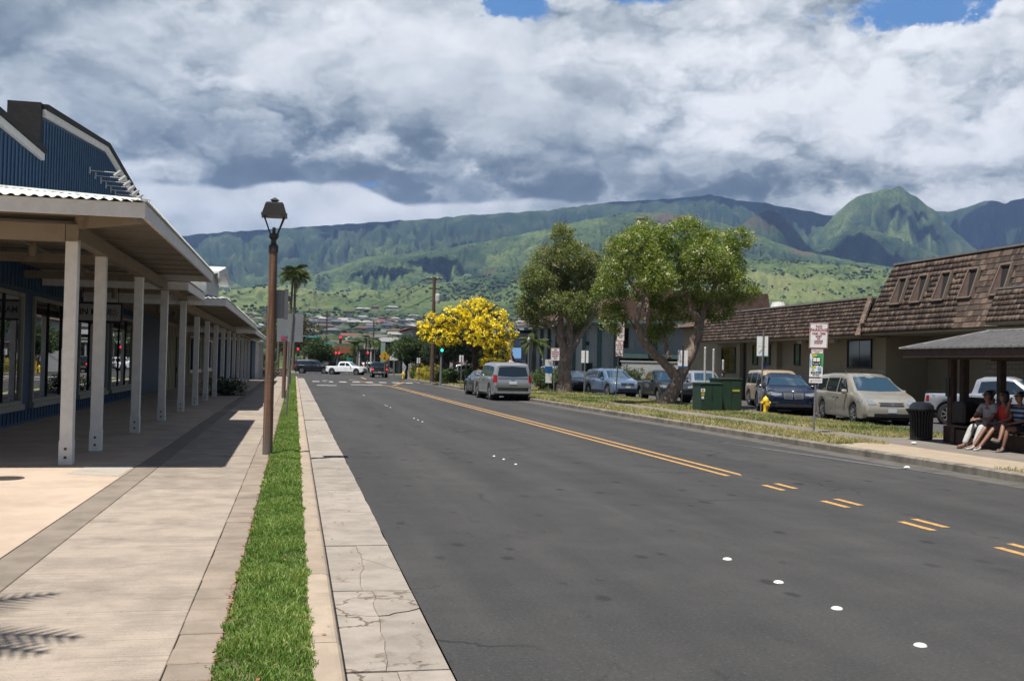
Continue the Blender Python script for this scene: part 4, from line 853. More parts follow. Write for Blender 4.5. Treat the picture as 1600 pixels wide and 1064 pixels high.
# ---------------------------------------------------------------- green two-storey building behind the trees
gb = empty('green_building', (24, 84, 0), label='two storey pale green building with brown roof and white rafter tails', cat='building')
GW = painted('pale_green_wall', (.50, .55, .53)); GTR = painted('dark_green_trim', (.10, .18, .16)); GWH = painted('white_garden_wall', (.66, .66, .63))
M().box(24.6, 40, 84, 108, 0, 5.6).build('wall', GW, gb)
M().prism([(23.2, 5.7), (23.2, 5.9), (30.5, 8.6), (41.5, 8.6), (42, 5.7)], 'y', 82.6, 109).build('roof', BRR, gb)
M().box(23.2, 42, 82.55, 82.65, 5.55, 5.85).build('fascia', GTR, gb); M().box(23.1, 23.25, 82.6, 109, 5.55, 5.85).build('fascia', GTR, gb)
for x in (24.6, 26.0, 27.5, 31.2, 34.6, 38): M().box(x, x + .35, 83.85, 84, 0, 5.5).build('trim_board', GTR, gb)
for x in (25.2, 27.0, 29.5, 33.0): M().box(x, x + .12, 83.94, 84, .1, 5.5).build('trim_board', GW, gb)
for i in range(6): M().box(23.3 + i * 3.2, 23.5 + i * 3.2, 82.2, 83.5, 5.35, 5.55).build('rafter_tail', GWH, gb); M().box(22.7, 24.4, 84.5 + i * 4, 84.7 + i * 4, 5.35, 5.55).build('rafter_tail', GWH, gb)
def far_window(par, x0, x1, y, z0, z1, fr=GTR, gl_=DWIN):
    f = M().box(x0 - .08, x1 + .08, y - .08, y - .002, z0 - .08, z1 + .08).build('window', fr, par); M().box(x0, x1, y - .1, y - .081, z0, z1).build('pane', gl_, f)
for x in (27.9, 30.3, 35.4): far_window(gb, x, x + .9, 84, 3.5, 5.3)
for x in (25.0, 36.2): far_window(gb, x, x + .5, 84, .6, 2.0)
M().box(28.0, 38, 83.2, 84, 2.55, 2.95).build('balcony_edge', GTR, gb); M().box(28, 38, 83.9, 84.02, 1.9, 2.5).build('opening_shade_band', VBK, gb)  # black band on the wall face stands for the shade of an opening
M().box(24.9, 25.2, 83.8, 83.95, 3.6, 3.9).build('wall_light', BLK, gb)
for k in range(7): 
    M().box(24.3, 24.6, 86 + k * 3, 86.3 + k * 3, 0, 5.5).build('trim_board', GTR, gb)
wl = empty('white_garden_wall', (32, 80, 0), label='white low wall in front of the pale green building', cat='wall'); M().box(27.0, 38, 80, 80.3, 0, 2.2).build('panel', GWH, wl); M().box(26.9, 38.1, 79.95, 80.35, 2.2, 2.3).build('coping', GWH, wl)
# gallery with blue awning
aw = empty('awning_shop', (27, 113, 0), label='white shop with a blue awning roof and maroon eaves beside the green building', cat='shop')
AWN = pm('blue_awning', (.10, .22, .42), (.08, .19, .37), rough=.7); MAR = pm('maroon_paint', (.10, .02, .03), rough=.6); OFW = painted('off_white_wall', (.60, .60, .59))
M().box(24.5, 33, 113, 124, 0, 5.6).build('wall', OFW, aw); M().box(24.3, 33.2, 112.6, 113, 5.0, 5.5).build('eave', MAR, aw)
M().add([(24.4, 110.6, 2.5), (33, 110.6, 2.5), (33, 112.98, 3.75), (24.4, 112.98, 3.75), (24.4, 110.6, 2.3), (33, 110.6, 2.3), (33, 112.98, 3.55), (24.4, 112.98, 3.55)], [(0, 1, 2, 3), (4, 7, 6, 5), (0, 4, 5, 1), (1, 5, 6, 2), (2, 6, 7, 3), (3, 7, 4, 0)]).build('awning', AWN, aw)
M().box(24.7, 32.8, 112.8, 112.98, 0.2, 2.2).build('dark_front', VBK, aw); M().box(24.6, 32.9, 112.7, 112.97, 1.5, 2.2).build('wall_band', painted('tan_band', (.22, .16, .11)), aw)
GRY = pm('faint_grey_lettering', (.42, .42, .42)); text_mesh('lettering', 'lostencboo', .95, GRY, aw, (28.2, 112.99, 4.4), (1, 0, 0), (0, 0, 1))
for x in (26.4, 29.2): M().tube([(x, 112.9, 4.9), (x, 112.2, 4.95), (x, 112.0, 4.7)], .04, 6).build('gooseneck_lamp', BLK, aw)
gz = empty('blue_roof_pavilion', (23, 106, 0), label='pavilion with a blue hipped roof rising behind the yellow tree', cat='pavilion')
M().add([(20.8, 103, 5.1), (25.4, 103, 5.1), (25.4, 108, 5.1), (20.8, 108, 5.1), (23.1, 105.5, 6.3)], [(0, 1, 4), (1, 2, 4), (2, 3, 4), (3, 0, 4), (0, 3, 2, 1)]).build('roof', AWN, gz); M().box(20.9, 25.3, 103.1, 107.9, 4.85, 5.09).build('fascia', OFW, gz)
for x in (21.4, 24.8):
    for y in (103.6, 107.4): M().box(x, x + .3, y, y + .3, 0, 4.85).build('post', OFW, gz)
wb = empty('cafe_building', (17, 108, 0), label='white cafe with maroon railing behind the hedge and yellow tree', cat='building')
M().box(12.5, 23, 108, 118, 0, 5.4).build('wall', OFW, wb); M().box(12.2, 23.3, 107.8, 108, 2.7, 2.95).build('balcony_rail', MAR, wb)
for i in range(7): far_window(wb, 13 + i * 1.4, 13.7 + i * 1.4, 108, 3.3, 4.8, OFW); 
for i in range(5): far_window(wb, 13.2 + i * 1.9, 14.3 + i * 1.9, 108, .4, 2.2, MAR)
M().prism([(11.8, 5.4), (23.6, 5.4), (17.7, 7.2)], 'y', 107.4, 119).build('roof', BRR, wb)
# ---------------------------------------------------------------- bus shelter
sh = empty('bus_shelter', (15.6, 19.5, .15), label='brown timber bus shelter with ribbed grey metal roof on the right pavement', cat='bus shelter')
BRWN = pm('dark_brown_stained_wood', (.075, .038, .024), (.045, .024, .016), rough=.7, bump=.3, bscale=30); RBM = pm('grey_standing_seam', (.085, .075, .078), (.065, .06, .06), rough=.6, metal=0., scale=4); RIBM = pm('seam_rib_metal', (.34, .33, .33), rough=.5, scale=4); TRIMM = pm('pale_metal_edge', (.5, .5, .48), rough=.4)
ex, ez = 14.25, 2.36; rx, rz_ = 15.85, 2.80; ya, yb = 21.5, 9.5; hip = 1.15
bk = 17.45
M().add([(ex, ya, ez), (ex, yb, ez), (rx, yb + hip, rz_), (rx, ya - hip, rz_), (bk, ya, ez), (bk, yb, ez)], [(0, 3, 2, 1), (0, 4, 3), (3, 4, 5, 2), (1, 2, 5), (0, 1, 5, 4)]).build('roof', RBM, sh)
y = ya - .12
while y > yb + .3:
    k = min(1, (ya - y) / hip, ); x1, z1 = ex + (rx - ex) * k, ez + (rz_ - ez) * k
    M().beam((ex - .01, y, ez + .012), (x1, y, z1 + .012), .026, .05).build('rib', RIBM, sh); y -= .235
for a_, b_ in (((ex, ya, ez), (rx, ya - hip, rz_)), ((rx, ya - hip, rz_), (rx, yb + hip, rz_)), ((bk, ya, ez), (rx, ya - hip, rz_))): M().beam(Vector(a_) + Vector((0, 0, .02)), Vector(b_) + Vector((0, 0, .02)), .12, .035).build('ridge_cap', TRIMM, sh)
for k in range(6):
    x = ex + .25 + k * .28; t_ = (x - ex) / (rx - ex); M().beam((x, ya + .01, ez + .01), (x, ya - hip * t_, ez + (rz_ - ez) * t_ + .01), .026, .045).build('rib', RIBM, sh)
M().box(ex + .05, ex + .12, yb, ya - .05, ez - .2, ez - .01).build('fascia', BRWN, sh); M().box(ex + .12, bk - .05, ya - .12, ya - .05, ez - .2, ez - .01).build('fascia', BRWN, sh)
for x in (14.9, 16.7): M().box(x - .07, x + .07, yb, ya - .2, ez - .24, ez - .04).build('beam', BRWN, sh)
for x, y in ((15.35, 21.0), (15.68, 21.0), (16.7, 21.0), (15.35, 17.2), (16.7, 17.2), (15.35, 13.4), (16.7, 13.4)): M().cbox(x - .08, x + .08, y - .08, y + .08, .15, ez - .2, .008).build('post', BRWN, sh)
M().box(15.28, 15.9, 20.86, 21.22, .15, .55).build('post_footing', BRWN, sh); M().box(15.24, 15.29, 20.96, 21.1, 1.25, 1.7).build('meter_box', BLK, sh); M().cyl((15.3, 20.9, .15), (15.3, 20.9, 2.1), .02, n=6).build('conduit', BRWN, sh)
bn_ = empty('bench', (15.4, 18.5, .15), label='dark timber bench running inside the bus shelter under the seated people', cat='bench')
for k in range(3): M().box(15.02 + k * .16, 15.16 + k * .16, 13.6, 20.7, .55, .6).build('seat_slat', BRWN, bn_)
for k in range(3): M().box(15.56, 15.6, 13.6, 20.7, .72 + k * .15, .85 + k * .15).build('back_slat', BRWN, bn_)
M().box(15.08, 15.14, 13.6, 20.7, .16, .5).build('front_panel', BRWN, bn_)
for y in (13.8, 17.2, 20.5): M().box(15.05, 15.55, y, y + .1, .15, .55).build('leg', BRWN, bn_)
M().box(15.62, 15.66, 19.9, 20.8, .3, 1.25).build('dark_panel', BLK, sh)
# litter bin
bi = empty('litter_bin', (15.05, 21.75, .15), label='dark slatted metal litter bin with grey domed lid by the bus shelter', cat='litter bin')
for k in range(24):
    a = k * 2 * math.pi / 24; c_, s_ = math.cos(a), math.sin(a)
    M().tube([(c_ * r_, s_ * r_, z) for r_, z in ((.245, .04), (.25, .45), (.27, .62), (.34, .74))], .018, 5).build('slat', BLK, bi, world=False)
M().lathe([(.255, .03), (.26, .03), (.26, .07), (.255, .07)], n=24).build('base_ring', BLK, bi, world=False); M().lathe([(.32, .72), (.36, .72), (.36, .76), (.32, .76)], n=24).build('rim', BLK, bi, world=False)
M().lathe([(0, .05), (.22, .05), (.23, .72), (0, .72)], n=20, caps=False).build('liner', VBK, bi, world=False); M().lathe([(.30, .76), (.28, .85), (.2, .92), (0, .94)], n=24, caps=False).build('lid', pm('grey_bin_lid', (.33, .32, .31), (.2, .2, .2), rough=.5), bi, world=False, smooth=True)
# signs on the right ----------------------------------------------
RED = pm('sign_red', (.45, .035, .05), rough=.5); GRN = pm('sign_green', (.05, .45, .10), rough=.5); LYEL = pm('sign_lime', (.62, .68, .10), rough=.5); LBL = pm('sign_light_blue', (.25, .50, .72), rough=.5); SBLUE = pm('sign_blue', (.03, .16, .48), rough=.5)
def sign_post(name, base, top, label, grp=None, dark=False):
    o = empty(name, base, label=label, cat='sign', group=grp); M().tube([base, top], .028 if not dark else .03, 8).build('pole', DKMET if dark else GALV, o); return o
def board(par, c, w, h, ux, col=SWH, name='board', th=.006, uz=(0, 0, 1)):
    ux = Vector(ux).normalized(); n = ux.cross(Vector(uz)); return M().obox(c, ux, n, uz, w / 2, th, h / 2).build(name, col, par)
def frame(par, c, w, h, ux, col, t_=.012, uz=(0, 0, 1), lift=.009):
    ux = Vector(ux).normalized(); uz = Vector(uz).normalized(); n = ux.cross(uz); c = Vector(c) + n * lift; q = M()
    for s in (-1, 1): q.obox(c + uz * s * (h / 2 - t_), ux, n, uz, w / 2 - t_ / 2, .001, t_ / 2); q.obox(c + ux * s * (w / 2 - t_), ux, n, uz, t_ / 2, .001, h / 2 - t_)
    return q.build('border', col, par)
# bus stop post: boards face the camera side
B0 = Vector((13.50, 24.15, .13)); B1 = Vector((13.59, 24.15, 2.93)); ax1 = (B1 - B0).normalized(); bs = sign_post('bus_stop_sign', B0, B0 + ax1 * 2.72, 'leaning bus stop post with a red and white no parking board and bus sign')
UX = Vector((.93, -.37, 0)).normalized(); UZ = ax1; NB = UX.cross(UZ)
def onp(z, dx=0, dn=.04): return B0 + UZ * ((z - .02) / UZ.z) + UX * dx + NB * dn
bd = board(bs, onp(2.62, .02), .47, .68, UX, SWH, uz=UZ); frame(bd, onp(2.62, .02), .47, .68, UX, RED, .014, UZ)
for txt, z, sz in (('NO', 2.86, .105), ('PARKING', 2.765, .105), ('7AM - 5PM', 2.67, .075), ('EXCEPT', 2.60, .045), ('BUS', 2.54, .045), ('LOADING', 2.475, .05), ('IN BUS BAY', 2.42, .04)): text_mesh('lettering', txt, sz, RED, bd, onp(z, .02), UX, UZ, bold=.002, lift=.012)
b2 = board(bs, onp(2.2, .0), .31, .13, UX, SWH, uz=UZ); frame(b2, onp(2.2, 0), .31, .13, UX, RED, .006, UZ); text_mesh('lettering', 'TOW AWAY', .045, RED, b2, onp(2.22), UX, UZ, lift=.012); text_mesh('lettering', 'ZONE', .04, RED, b2, onp(2.175), UX, UZ, lift=.012)
b3 = board(bs, onp(1.83, -.01), .34, .62, UX, SWH, uz=UZ)
def pol(par, pts, z, mat_, name='print', dn=.008, dx=0):
    q = M(); P = [onp(z + v, u + dx - .01, .04 + dn) for u, v in pts]; q.add(P, [tuple(range(len(P)))]); return q.build(name, mat_, par, fix=False)
pol(b3, [(0, .30), (.165, .30), (.165, -.06), (.10, 0), (.03, .12)], 1.83, GRN); pol(b3, [(-.12, .30), (0, .30), (.03, .16), (-.08, .18), (-.13, .24)], 1.83, LYEL); pol(b3, [(-.165, .2), (-.12, .1), (-.13, -.05), (-.165, -.06)], 1.83, LBL); pol(b3, [(-.12, -.02), (-.02, -.01), (.0, -.07), (-.06, -.1), (-.12, -.08)], 1.83, LYEL); pol(b3, [(.05, -.04), (.13, -.06), (.14, -.15), (.07, -.17), (.03, -.1)], 1.83, LBL); pol(b3, [(-.11, -.13), (-.085, -.11), (-.05, -.135), (-.085, -.16)], 1.83, GRN)
bus = [(-.11, .16), (-.085, .22), (-.05, .225), (0, .235), (.05, .225), (.085, .22), (.11, .16), (.11, .02), (.10, .0), (.10, -.02), (.06, -.02), (.06, .0), (-.06, .0), (-.06, -.02), (-.10, -.02), (-.10, 0), (-.11, .02)]
pol(b3, bus, 1.83, BLK, 'bus_symbol', .0095); 
for u0, u1, v0, v1 in ((-.09, -.006, .10, .20), (.006, .09, .10, .20), (-.045, .045, .03, .045), (-.095, -.065, .035, .06), (.065, .095, .035, .06)): pol(b3, [(u0, v0), (u1, v0), (u1 * .95, v1), (u0 * .95, v1)], 1.83, SWH, 'bus_window', .011)
text_mesh('lettering', 'BUS STOP', .068, BLK, b3, onp(1.635, -.01), UX, UZ, bold=.003, lift=.012, sx=.9); text_mesh('lettering', 'MY RIDE', .045, BLK, b3, onp(1.575, -.01), UX, UZ, bold=.001, lift=.012)
b4 = board(bs, onp(1.42, -.01), .34, .12, UX, SWH, uz=UZ); text_mesh('lettering', 'NO SMOKING', .036, pm('sign_grey', (.25, .25, .3)), b4, onp(1.43, .02), UX, UZ, lift=.012); pol(b4, [(-.14, -.02), (-.11, -.04), (-.09, -.01), (-.11, .02)], 1.42, PINK)
# sign seen from behind near the hydrant
sB = sign_post('parking_sign', (18.15, 36.6, .15), (18.22, 36.6, 3.35), 'tall pale sign seen from behind on a post beside the yellow hydrant')
board(sB, (18.21, 36.66, 2.72), .44, .80, (1, -.3, 0), SWH); M().box(18.0, 18.42, 36.62, 36.63, 2.70, 2.715).build('seam', GALV, sB); board(sB, (18.21, 36.65, 2.335), .44, .04, (1, -.3, 0), LBL, 'blue_edge')
board(sB, (18.42, 36.9, 1.98), .12, .22, (1, 0, 0), SBLUE, 'blue_plate')
s9 = sign_post('no_parking_sign', (14.56, 44.1, .15), (14.73, 44.1, 3.1), 'leaning post with two stacked red lettered white parking boards'); U9 = Vector((.97, -.22, 0)).normalized()
for zc, hh in ((3.42, .86), (2.62, .74)):
    bb = board(s9, (14.70 + (zc - 2.62) * .06, 44.05, zc), .36, hh, U9); frame(bb, (14.70 + (zc - 2.62) * .06, 44.05, zc), .36, hh, U9, RED, .012, lift=.012)
    for i, (tx, sz) in enumerate((('NO', .09), ('PARKING', .075), ('7AM-5PM', .06), ('EXCEPT', .055), ('BUS', .055), ('TOW AWAY', .055), ('ZONE', .05))): text_mesh('lettering', tx, sz, RED, bb, (14.70 + (zc - 2.62) * .06, 44.05, zc + hh / 2 - .1 - i * .1), U9, (0, 0, 1), bold=.002, lift=.014)
s8 = sign_post('no_parking_sign', (14.66, 55.7, .15), (14.68, 55.7, 2.2), 'square red lettered white parking sign in front of the left paperbark trunk'); bb = board(s8, (14.70, 55.66, 2.42), .52, .74, (1, -.1, 0)); frame(bb, (14.70, 55.66, 2.42), .52, .74, (1, -.1, 0), RED, .015, lift=.012)
for i, tx in enumerate(('NO', 'PARKING', '7AM-5PM', 'EXCEPT', 'BUS')): text_mesh('lettering', tx, .1, RED, bb, (14.7, 55.66, 2.68 - i * .125), (1, -.1, 0), (0, 0, 1), bold=.003, lift=.014)
for (x, y, zt, lab) in ((16.75, 56.6, 2.75, 'blank pale sign back between the left paperbark and the parked sedan'),):
    s_ = sign_post('parking_sign', (x, y, .15), (x + .03, y, zt), lab, 'pale signs seen from behind'); board(s_, (x + .02, y + .04, zt - .42), .42, .72, (1, -.2, 0))
sd = sign_post('parking_sign', (16.3, 40.3, .1), (16.32, 40.3, 2.75), 'pale sign on a dark pole against the leaning paperbark trunk', 'pale signs seen from behind', True); board(sd, (16.33, 40.34, 2.2), .42, .70, (1, -.2, 0)); board(sd, (16.33, 40.33, 1.85), .42, .05, (1, -.2, 0), SBLUE, 'blue_edge')
for (x, y, zt) in ((19.79, 46.0, 2.85), (20.24, 46.0, 2.77), (20.75, 46., 2.24)):
    o = empty('bollard_pole', (x, y, 0), label={19.79: 'left of three tall white poles behind the green cabinets', 20.24: 'middle of three tall white poles behind the green cabinets', 20.75: 'shortest and rightmost of three white poles behind the green cabinets'}[x], cat='pole', group='white poles behind the cabinets')
    M().cyl((x, y, 0), (x, y, zt - .05), .055, n=12).build('shaft', MET, o); M().cyl((x, y, zt - .05), (x, y, zt), .058, .03, n=12).build('cap', MET, o)
wbs = sign_post('information_sign', (15.95, 62, .1), (15.95, 62, 1.9), 'narrow white and blue information board beside the left paperbark'); board(wbs, (15.95, 61.95, 1.9), .5, .5, (1, 0, 0)); board(wbs, (15.95, 61.94, 1.5), .5, .42, (1, 0, 0), SBLUE, 'blue_panel'); board(wbs, (15.95, 61.95, .95), .42, .6, (1, 0, 0))
for (x, y, zt, w, lab) in ((11.43, 69, 2.35, .3, 'small pale sign back on a grey post right of the traffic signal'), (10.98, 90, 2.2, .3, 'small pale sign back by the distant yellow bollards'), (15.3, 61.0, 2.4, .1, 'thin grey post beside the information board')):
    s_ = sign_post('kerb_sign', (x, y, .1), (x, y, zt), lab, 'small kerb signs down the right side'); board(s_, (x, y + .03, zt - .25), w, .5 if w > .2 else .1, (1, 0, 0))
# green utility cabinets ------------------------------------------
UG = pm('dark_green_cabinet', (.018, .060, .030), (.014, .045, .024), rough=.55, scale=3, dirt=((.05, .05, .035), 2.5, .6)); STY = pm('yellow_sticker', (.6, .5, .05)); 
def cabinet(x0, x1, y0, y1, h, label, w2=None):
    o = empty('utility_cabinet', ((x0 + x1) / 2, (y0 + y1) / 2, .13), label=label, cat='utility cabinet', group='green utility cabinets'); z0 = .13
    M().box(x0 - .06, x1 + .06, y0 - .06, y1 + .06, .06, z0 + .05).build('pad', C_RWALK, o); M().cbox(x0, x1, y0, y1, z0 + .05, z0 + h - .06, .012).build('body', UG, o); M().cbox(x0 - .03, x1 + .03, y0 - .03, y1 + .03, z0 + h - .06, z0 + h, .01).build('lid', UG, o)
    xm = (x0 + x1) / 2
    for a_, b_ in ((x0 + .03, xm - .008), (xm + .008, x1 - .03)): M().box(a_, b_, y0 - .014, y0 - .001, z0 + .1, z0 + h - .1).build('door', UG, o)
    M().box(xm - .02, xm + .02, y0 - .04, y0 - .015, z0 + h * .5, z0 + h * .5 + .12).build('handle', DKMET, o); return o
c1 = cabinet(15.08, 15.95, 35.35, 36.2, 1.12, 'shorter green utility cabinet with hazard stickers on the verge')
M().box(15.06, 15.22, 35.32, 35.335, .9, 1.03).build('sticker', SWH, c1); M().box(15.08, 15.2, 35.32, 35.335, .78, .86).build('sticker', STY, c1); M().box(15.09, 15.18, 35.32, 35.335, .64, .74).build('sticker', SWH, c1); M().box(15.10, 15.16, 35.318, 35.332, .93, 1.0).build('sticker', RED, c1)
c2 = cabinet(16.08, 16.95, 35.8, 36.9, 1.30, 'taller green utility cabinet with a yellow label behind the shorter one'); M().box(16.55, 16.85, 35.77, 35.785, .92, 1.0).build('sticker', STY, c2)
# hydrants and bollards
HYD = pm('hydrant_yellow', (.72, .50, .03), (.60, .38, .02), rough=.45, dirt=((.25, .15, .05), 9, .5))
def hydrant(x, y, label, z0=.13):
    o = empty('fire_hydrant', (x, y, z0), label=label, cat='fire hydrant', group='yellow fire hydrants'); mk_ = lambda mb, n: mb.build(n, HYD, o, world=False, smooth=50)
    mk_(M().lathe([(.14, 0), (.14, .04), (.10, .05), (.095, .08), (.095, .40), (.115, .41), (.13, .43), (.13, .46), (.11, .47)], n=18), 'barrel'); mk_(M().lathe([(.125, .47), (.12, .52), (.09, .59), (.04, .63), (.03, .64), (.03, .68), (0, .68)], n=18, caps=False), 'bonnet')
    for s in (-1, 1): mk_(M().lathe([(.045, 0), (.045, s * .06), (.06, s * .065), (.06, s * .10), (.03, s * .105), (.03, s * .13), (0, s * .13)], (s * .08, 0, .40), 12, 'x', caps=False), 'hose_nozzle')
    mk_(M().lathe([(.06, 0), (.06, -.05), (.085, -.055), (.085, -.10), (.035, -.105), (.035, -.13), (0, -.13)], (0, -.08, .34), 14, 'y', caps=False), 'pumper_nozzle'); return o
hydrant(17.55, 35.0, 'yellow fire hydrant on the verge in front of the black car'); hydrant(10.75, 100.5, 'small distant yellow fire hydrant by the yellow bollards'); hydrant(10.9, 58.9, 'yellow fire hydrant half hidden behind the parked dark blue car')
BOY = pm('bollard_yellow', (.75, .45, .06), rough=.6)
for x, y, l in ((11.88, 104, 'left'), (11.9, 98, 'right')):
    o = empty('bollard', (x, y, .1), label=f'{l} yellow steel bollard in front of the flowering hedge', cat='bollard', group='yellow bollards by the hedge'); M().cyl((x, y, 0), (x, y, 1.15), .13, n=14).build('shaft', BOY, o); M().lathe([(.13, 1.15), (.09, 1.22), (0, 1.25)], (x, y, 0), 14, caps=False).build('dome_cap', BOY, o)
# ---------------------------------------------------------------- vehicles
TYRE = pm('tyre_rubber', (.016, .016, .017), (.022, .022, .023), rough=.85); RIMM = pm('alloy_rim', (.48, .48, .49), (.40, .40, .41), rough=.3, metal=.7); RIMD = pm('dark_rim', (.06, .06, .065), rough=.4, metal=.4)
CGL = glassmat('car_glass', (.010, .016, .022), .03, .9); CWS = glassmat('car_windscreen', (.02, .045, .07), .02, 1.); BPL = pm('black_plastic', (.018, .018, .019), rough=.6); CHR = pm('chrome', (.62, .62, .63), (.55, .55, .56), rough=.15, metal=.9)
HLT = pm('headlamp_lens', (.34, .36, .38), (.16, .17, .19), rough=.06, scale=30); TLT = pm('tail_lamp', (.42, .012, .012), (.25, .01, .01), rough=.2, scale=20); TLIT = pm('lit_tail_lamp', (.8, .03, .02), rough=.3, emit=(1, .03, .02), estr=1.6); AMB = pm('amber_lens', (.75, .22, .03), rough=.2); PLT = pm('licence_plate', (.62, .64, .66), (.5, .55, .6), rough=.4, scale=40); WELL = pm('wheel_well_black', (.006, .006, .006), rough=1.)
def paint(name, c, metal=.35, rough=.32): return pm(name, c, tuple(x * .93 for x in c), rough=rough, metal=metal, scale=2, coat=.8)
LAB = ['wheel']
def ip(T, x): return float(np.interp(x, [p[0] for p in T], [p[1] for p in T]))
def wheel_meshes(r, w, rimm):
    ty = M().lathe([(r * .62, -w * .42), (r * .66, -w * .5), (r * .93, -w * .5), (r, -w * .36), (r, w * .36), (r * .93, w * .5), (r * .66, w * .5), (r * .62, w * .42)], (0, 0, 0), 28, 'y', caps=False).build('wheel', TYRE, link=False, smooth=45).data
    m = M().lathe([(r * .66, -w * .42), (r * .64, -w * .47), (r * .60, -w * .46), (r * .57, -w * .2), (0.001, -w * .2)], (0, 0, 0), 28, 'y', caps=False)
    for k in range(7):
        a = k * 2 * math.pi / 7; c, s = math.cos(a), math.sin(a); m.beam((c * r * .08, -w * .40, s * r * .08), (c * r * .60, -w * .42, s * r * .60), .05, .06, (0, 1, 0))
    m.lathe([(r * .15, -w * .3), (r * .14, -w * .45), (0.001, -w * .46)], (0, 0, 0), 12, 'y', caps=False)
    rm_ = m.build('rim', rimm, link=False, fix=False).data
    bk = M().lathe([(r * .58, -w * .1), (0.001, -w * .1)], (0, 0, 0), 16, 'y', caps=False).build('hub', WELL, link=False, fix=False).data
    return ty, rm_, bk
def make_car(name, sp, col, label, cat, pos, heading, scale=1., grp=None, lit=False):
    """sp: L,W,top,belt,wb (x of axles),r wheel, windows..; +x is forward; heading = world direction of +x (radians)"""
    L, Wd, top, belt = sp['L'], sp['W'] / 2, sp['top'], sp['belt']; r = sp['r']; axl = sp['ax']; gc = sp.get('gc', .24)
    root = empty(name, pos, heading, label, cat, grp); root.scale = (scale,) * 3; body_m = col
    xs = set(np.linspace(-L / 2, L / 2, 64)); xs |= {-L / 2 + .02, -L / 2 + .05, L / 2 - .02, L / 2 - .05}
    for p in top: xs |= {p[0]}
    R_ = r + .075
    for a in axl:
        for k in range(15): xs.add(a + R_ * math.cos(math.pi * k / 14))
    xs = sorted(x for x in xs if -L / 2 <= x <= L / 2)
    rows = 13; V = []; F = []
    tw = sp.get('tumble', .17)
    def section(x):
        zt, zb = ip(top, x), ip(belt, x); zt = max(zt, zb + .02); e = max(0., (abs(x) - (L / 2 - .5)) / .5); w = Wd * (1 - sp.get('nose', .13) * e ** 2.2)
        zl = gc + (.10 * max(0., (abs(x) - (L / 2 - .3)) / .3))
        for a in axl:
            if abs(x - a) < R_: zl = max(zl, r + math.sqrt(R_ ** 2 - (x - a) ** 2))
        g = zt - zb; k = min(1., g / .45); wr = w * (.95 - tw * k)
        z2 = zl + (zb - zl) * .35; z3 = zl + (zb - zl) * .75
        pts = [(w * .95, zl), (w * .985, zl + .03), (w, z2), (w * .995, z3), (w * .975, zb - .015), (w * .955, zb + .004)]
        gh = max(g - .004, .015)
        for f, kk in ((.3, .22), (.6, .52), (.85, .84)):
            pts.append((w * .955 + (wr - w * .955) * kk, zb + gh * f))
        pts += [(wr * .96, zb + gh * .94), (wr * .82, zb + gh * .985), (wr * .45, zb + gh * 1.0), (0, zb + gh * 1.003)]
        return pts
    n = None
    for x in xs:
        p = section(x); full = [(y, z) for y, z in p] + [(-y, z) for y, z in p[-2::-1]]; n = len(full); V += [(x, y, z) for y, z in full]
    for i in range(len(xs) - 1):
        for j in range(n - 1): F.append((i * n + j, i * n + j + 1, (i + 1) * n + j + 1, (i + 1) * n + j))
        F.append((i * n + n - 1, i * n, (i + 1) * n, (i + 1) * n + n - 1))      # floor
    F.append(tuple(range(n))); F.append(tuple((len(xs) - 1) * n + k for k in range(n - 1, -1, -1)))
    mb = M(); mb.add(V, F); body = mb.build('body', body_m, root, world=False, smooth=38)
    bm = bmesh.new(); bm.from_mesh(body.data); bmesh.ops.triangulate(bm, faces=[f for f in bm.faces if len(f.verts) > 4]); tree = BVHTree.FromBMesh(bm); bm.free()
    # dark underside and wheel wells
    M().box(-L / 2 + .12, L / 2 - .12, -Wd * .82, Wd * .82, gc - .04, gc + .22).build('underbody', WELL, root, world=False)
    ws = M()
    for a in axl: ws.lathe([(0.001, -Wd * .9), (R_ + .004, -Wd * .9), (R_ + .004, -Wd * .55), (0.001, -Wd * .55)], (a, 0, r), 20, 'y', caps=False).lathe([(0.001, Wd * .9), (R_ + .004, Wd * .9), (R_ + .004, Wd * .55), (0.001, Wd * .55)], (a, 0, r), 20, 'y', caps=False)
    # the wells only show through the arches: keep them inside the body
    ws.v = [(x, y, z) for x, y, z in ws.v]; ws.build('wheel_well', WELL, root, world=False)
    def patch(pn, bot, topc, axis, side, mat_, off=.006, nu=8, nv=4, th=0.):
        """conforming panel between a bottom and a top curve, projected on the body"""
        mb = M(); vs = []; okk = True
        for j in range(nv + 1):
            for i in range(nu + 1):
                u = i / nu; a = [ip([(k / (len(c) - 1), c[k][q]) for k in range(len(c))], u) for c in (bot, topc) for q in (0, 1)]
                s = j / nv; h, z = a[0] + (a[2] - a[0]) * s, a[1] + (a[3] - a[1]) * s
                if axis == 'y': o_, d_ = Vector((h, side * 4, z)), Vector((0, -side, 0))
                else: o_, d_ = Vector((side * 6, h, z)), Vector((-side, 0, 0))
                hit = tree.ray_cast(o_, d_)
                if hit[0] is None: okk = False; vs.append(None); continue
                nn = hit[1]; nn = nn if nn.dot(d_) < 0 else -nn; vs.append(hit[0] + (nn * .6 - d_ * .4).normalized() * off)
        fs = []; ids = {}; out_ = []
        for k, v in enumerate(vs):
            if v is not None: ids[k] = len(out_); out_.append(v)
        for j in range(nv):
            for i in range(nu):
                q = (j * (nu + 1) + i, j * (nu + 1) + i + 1, (j + 1) * (nu + 1) + i + 1, (j + 1) * (nu + 1) + i)
                if all(k in ids for k in q):
                    c = [out_[ids[k]] for k in q]
                    ax_i = 0 if axis == 'x' else 1
                    if max(v[ax_i] for v in c) - min(v[ax_i] for v in c) < .7: fs.append(tuple(ids[k] for k in q))
        if not fs: return None
        mb.add(out_, fs); return mb.build(pn, mat_, root, world=False, smooth=True, fix=False)
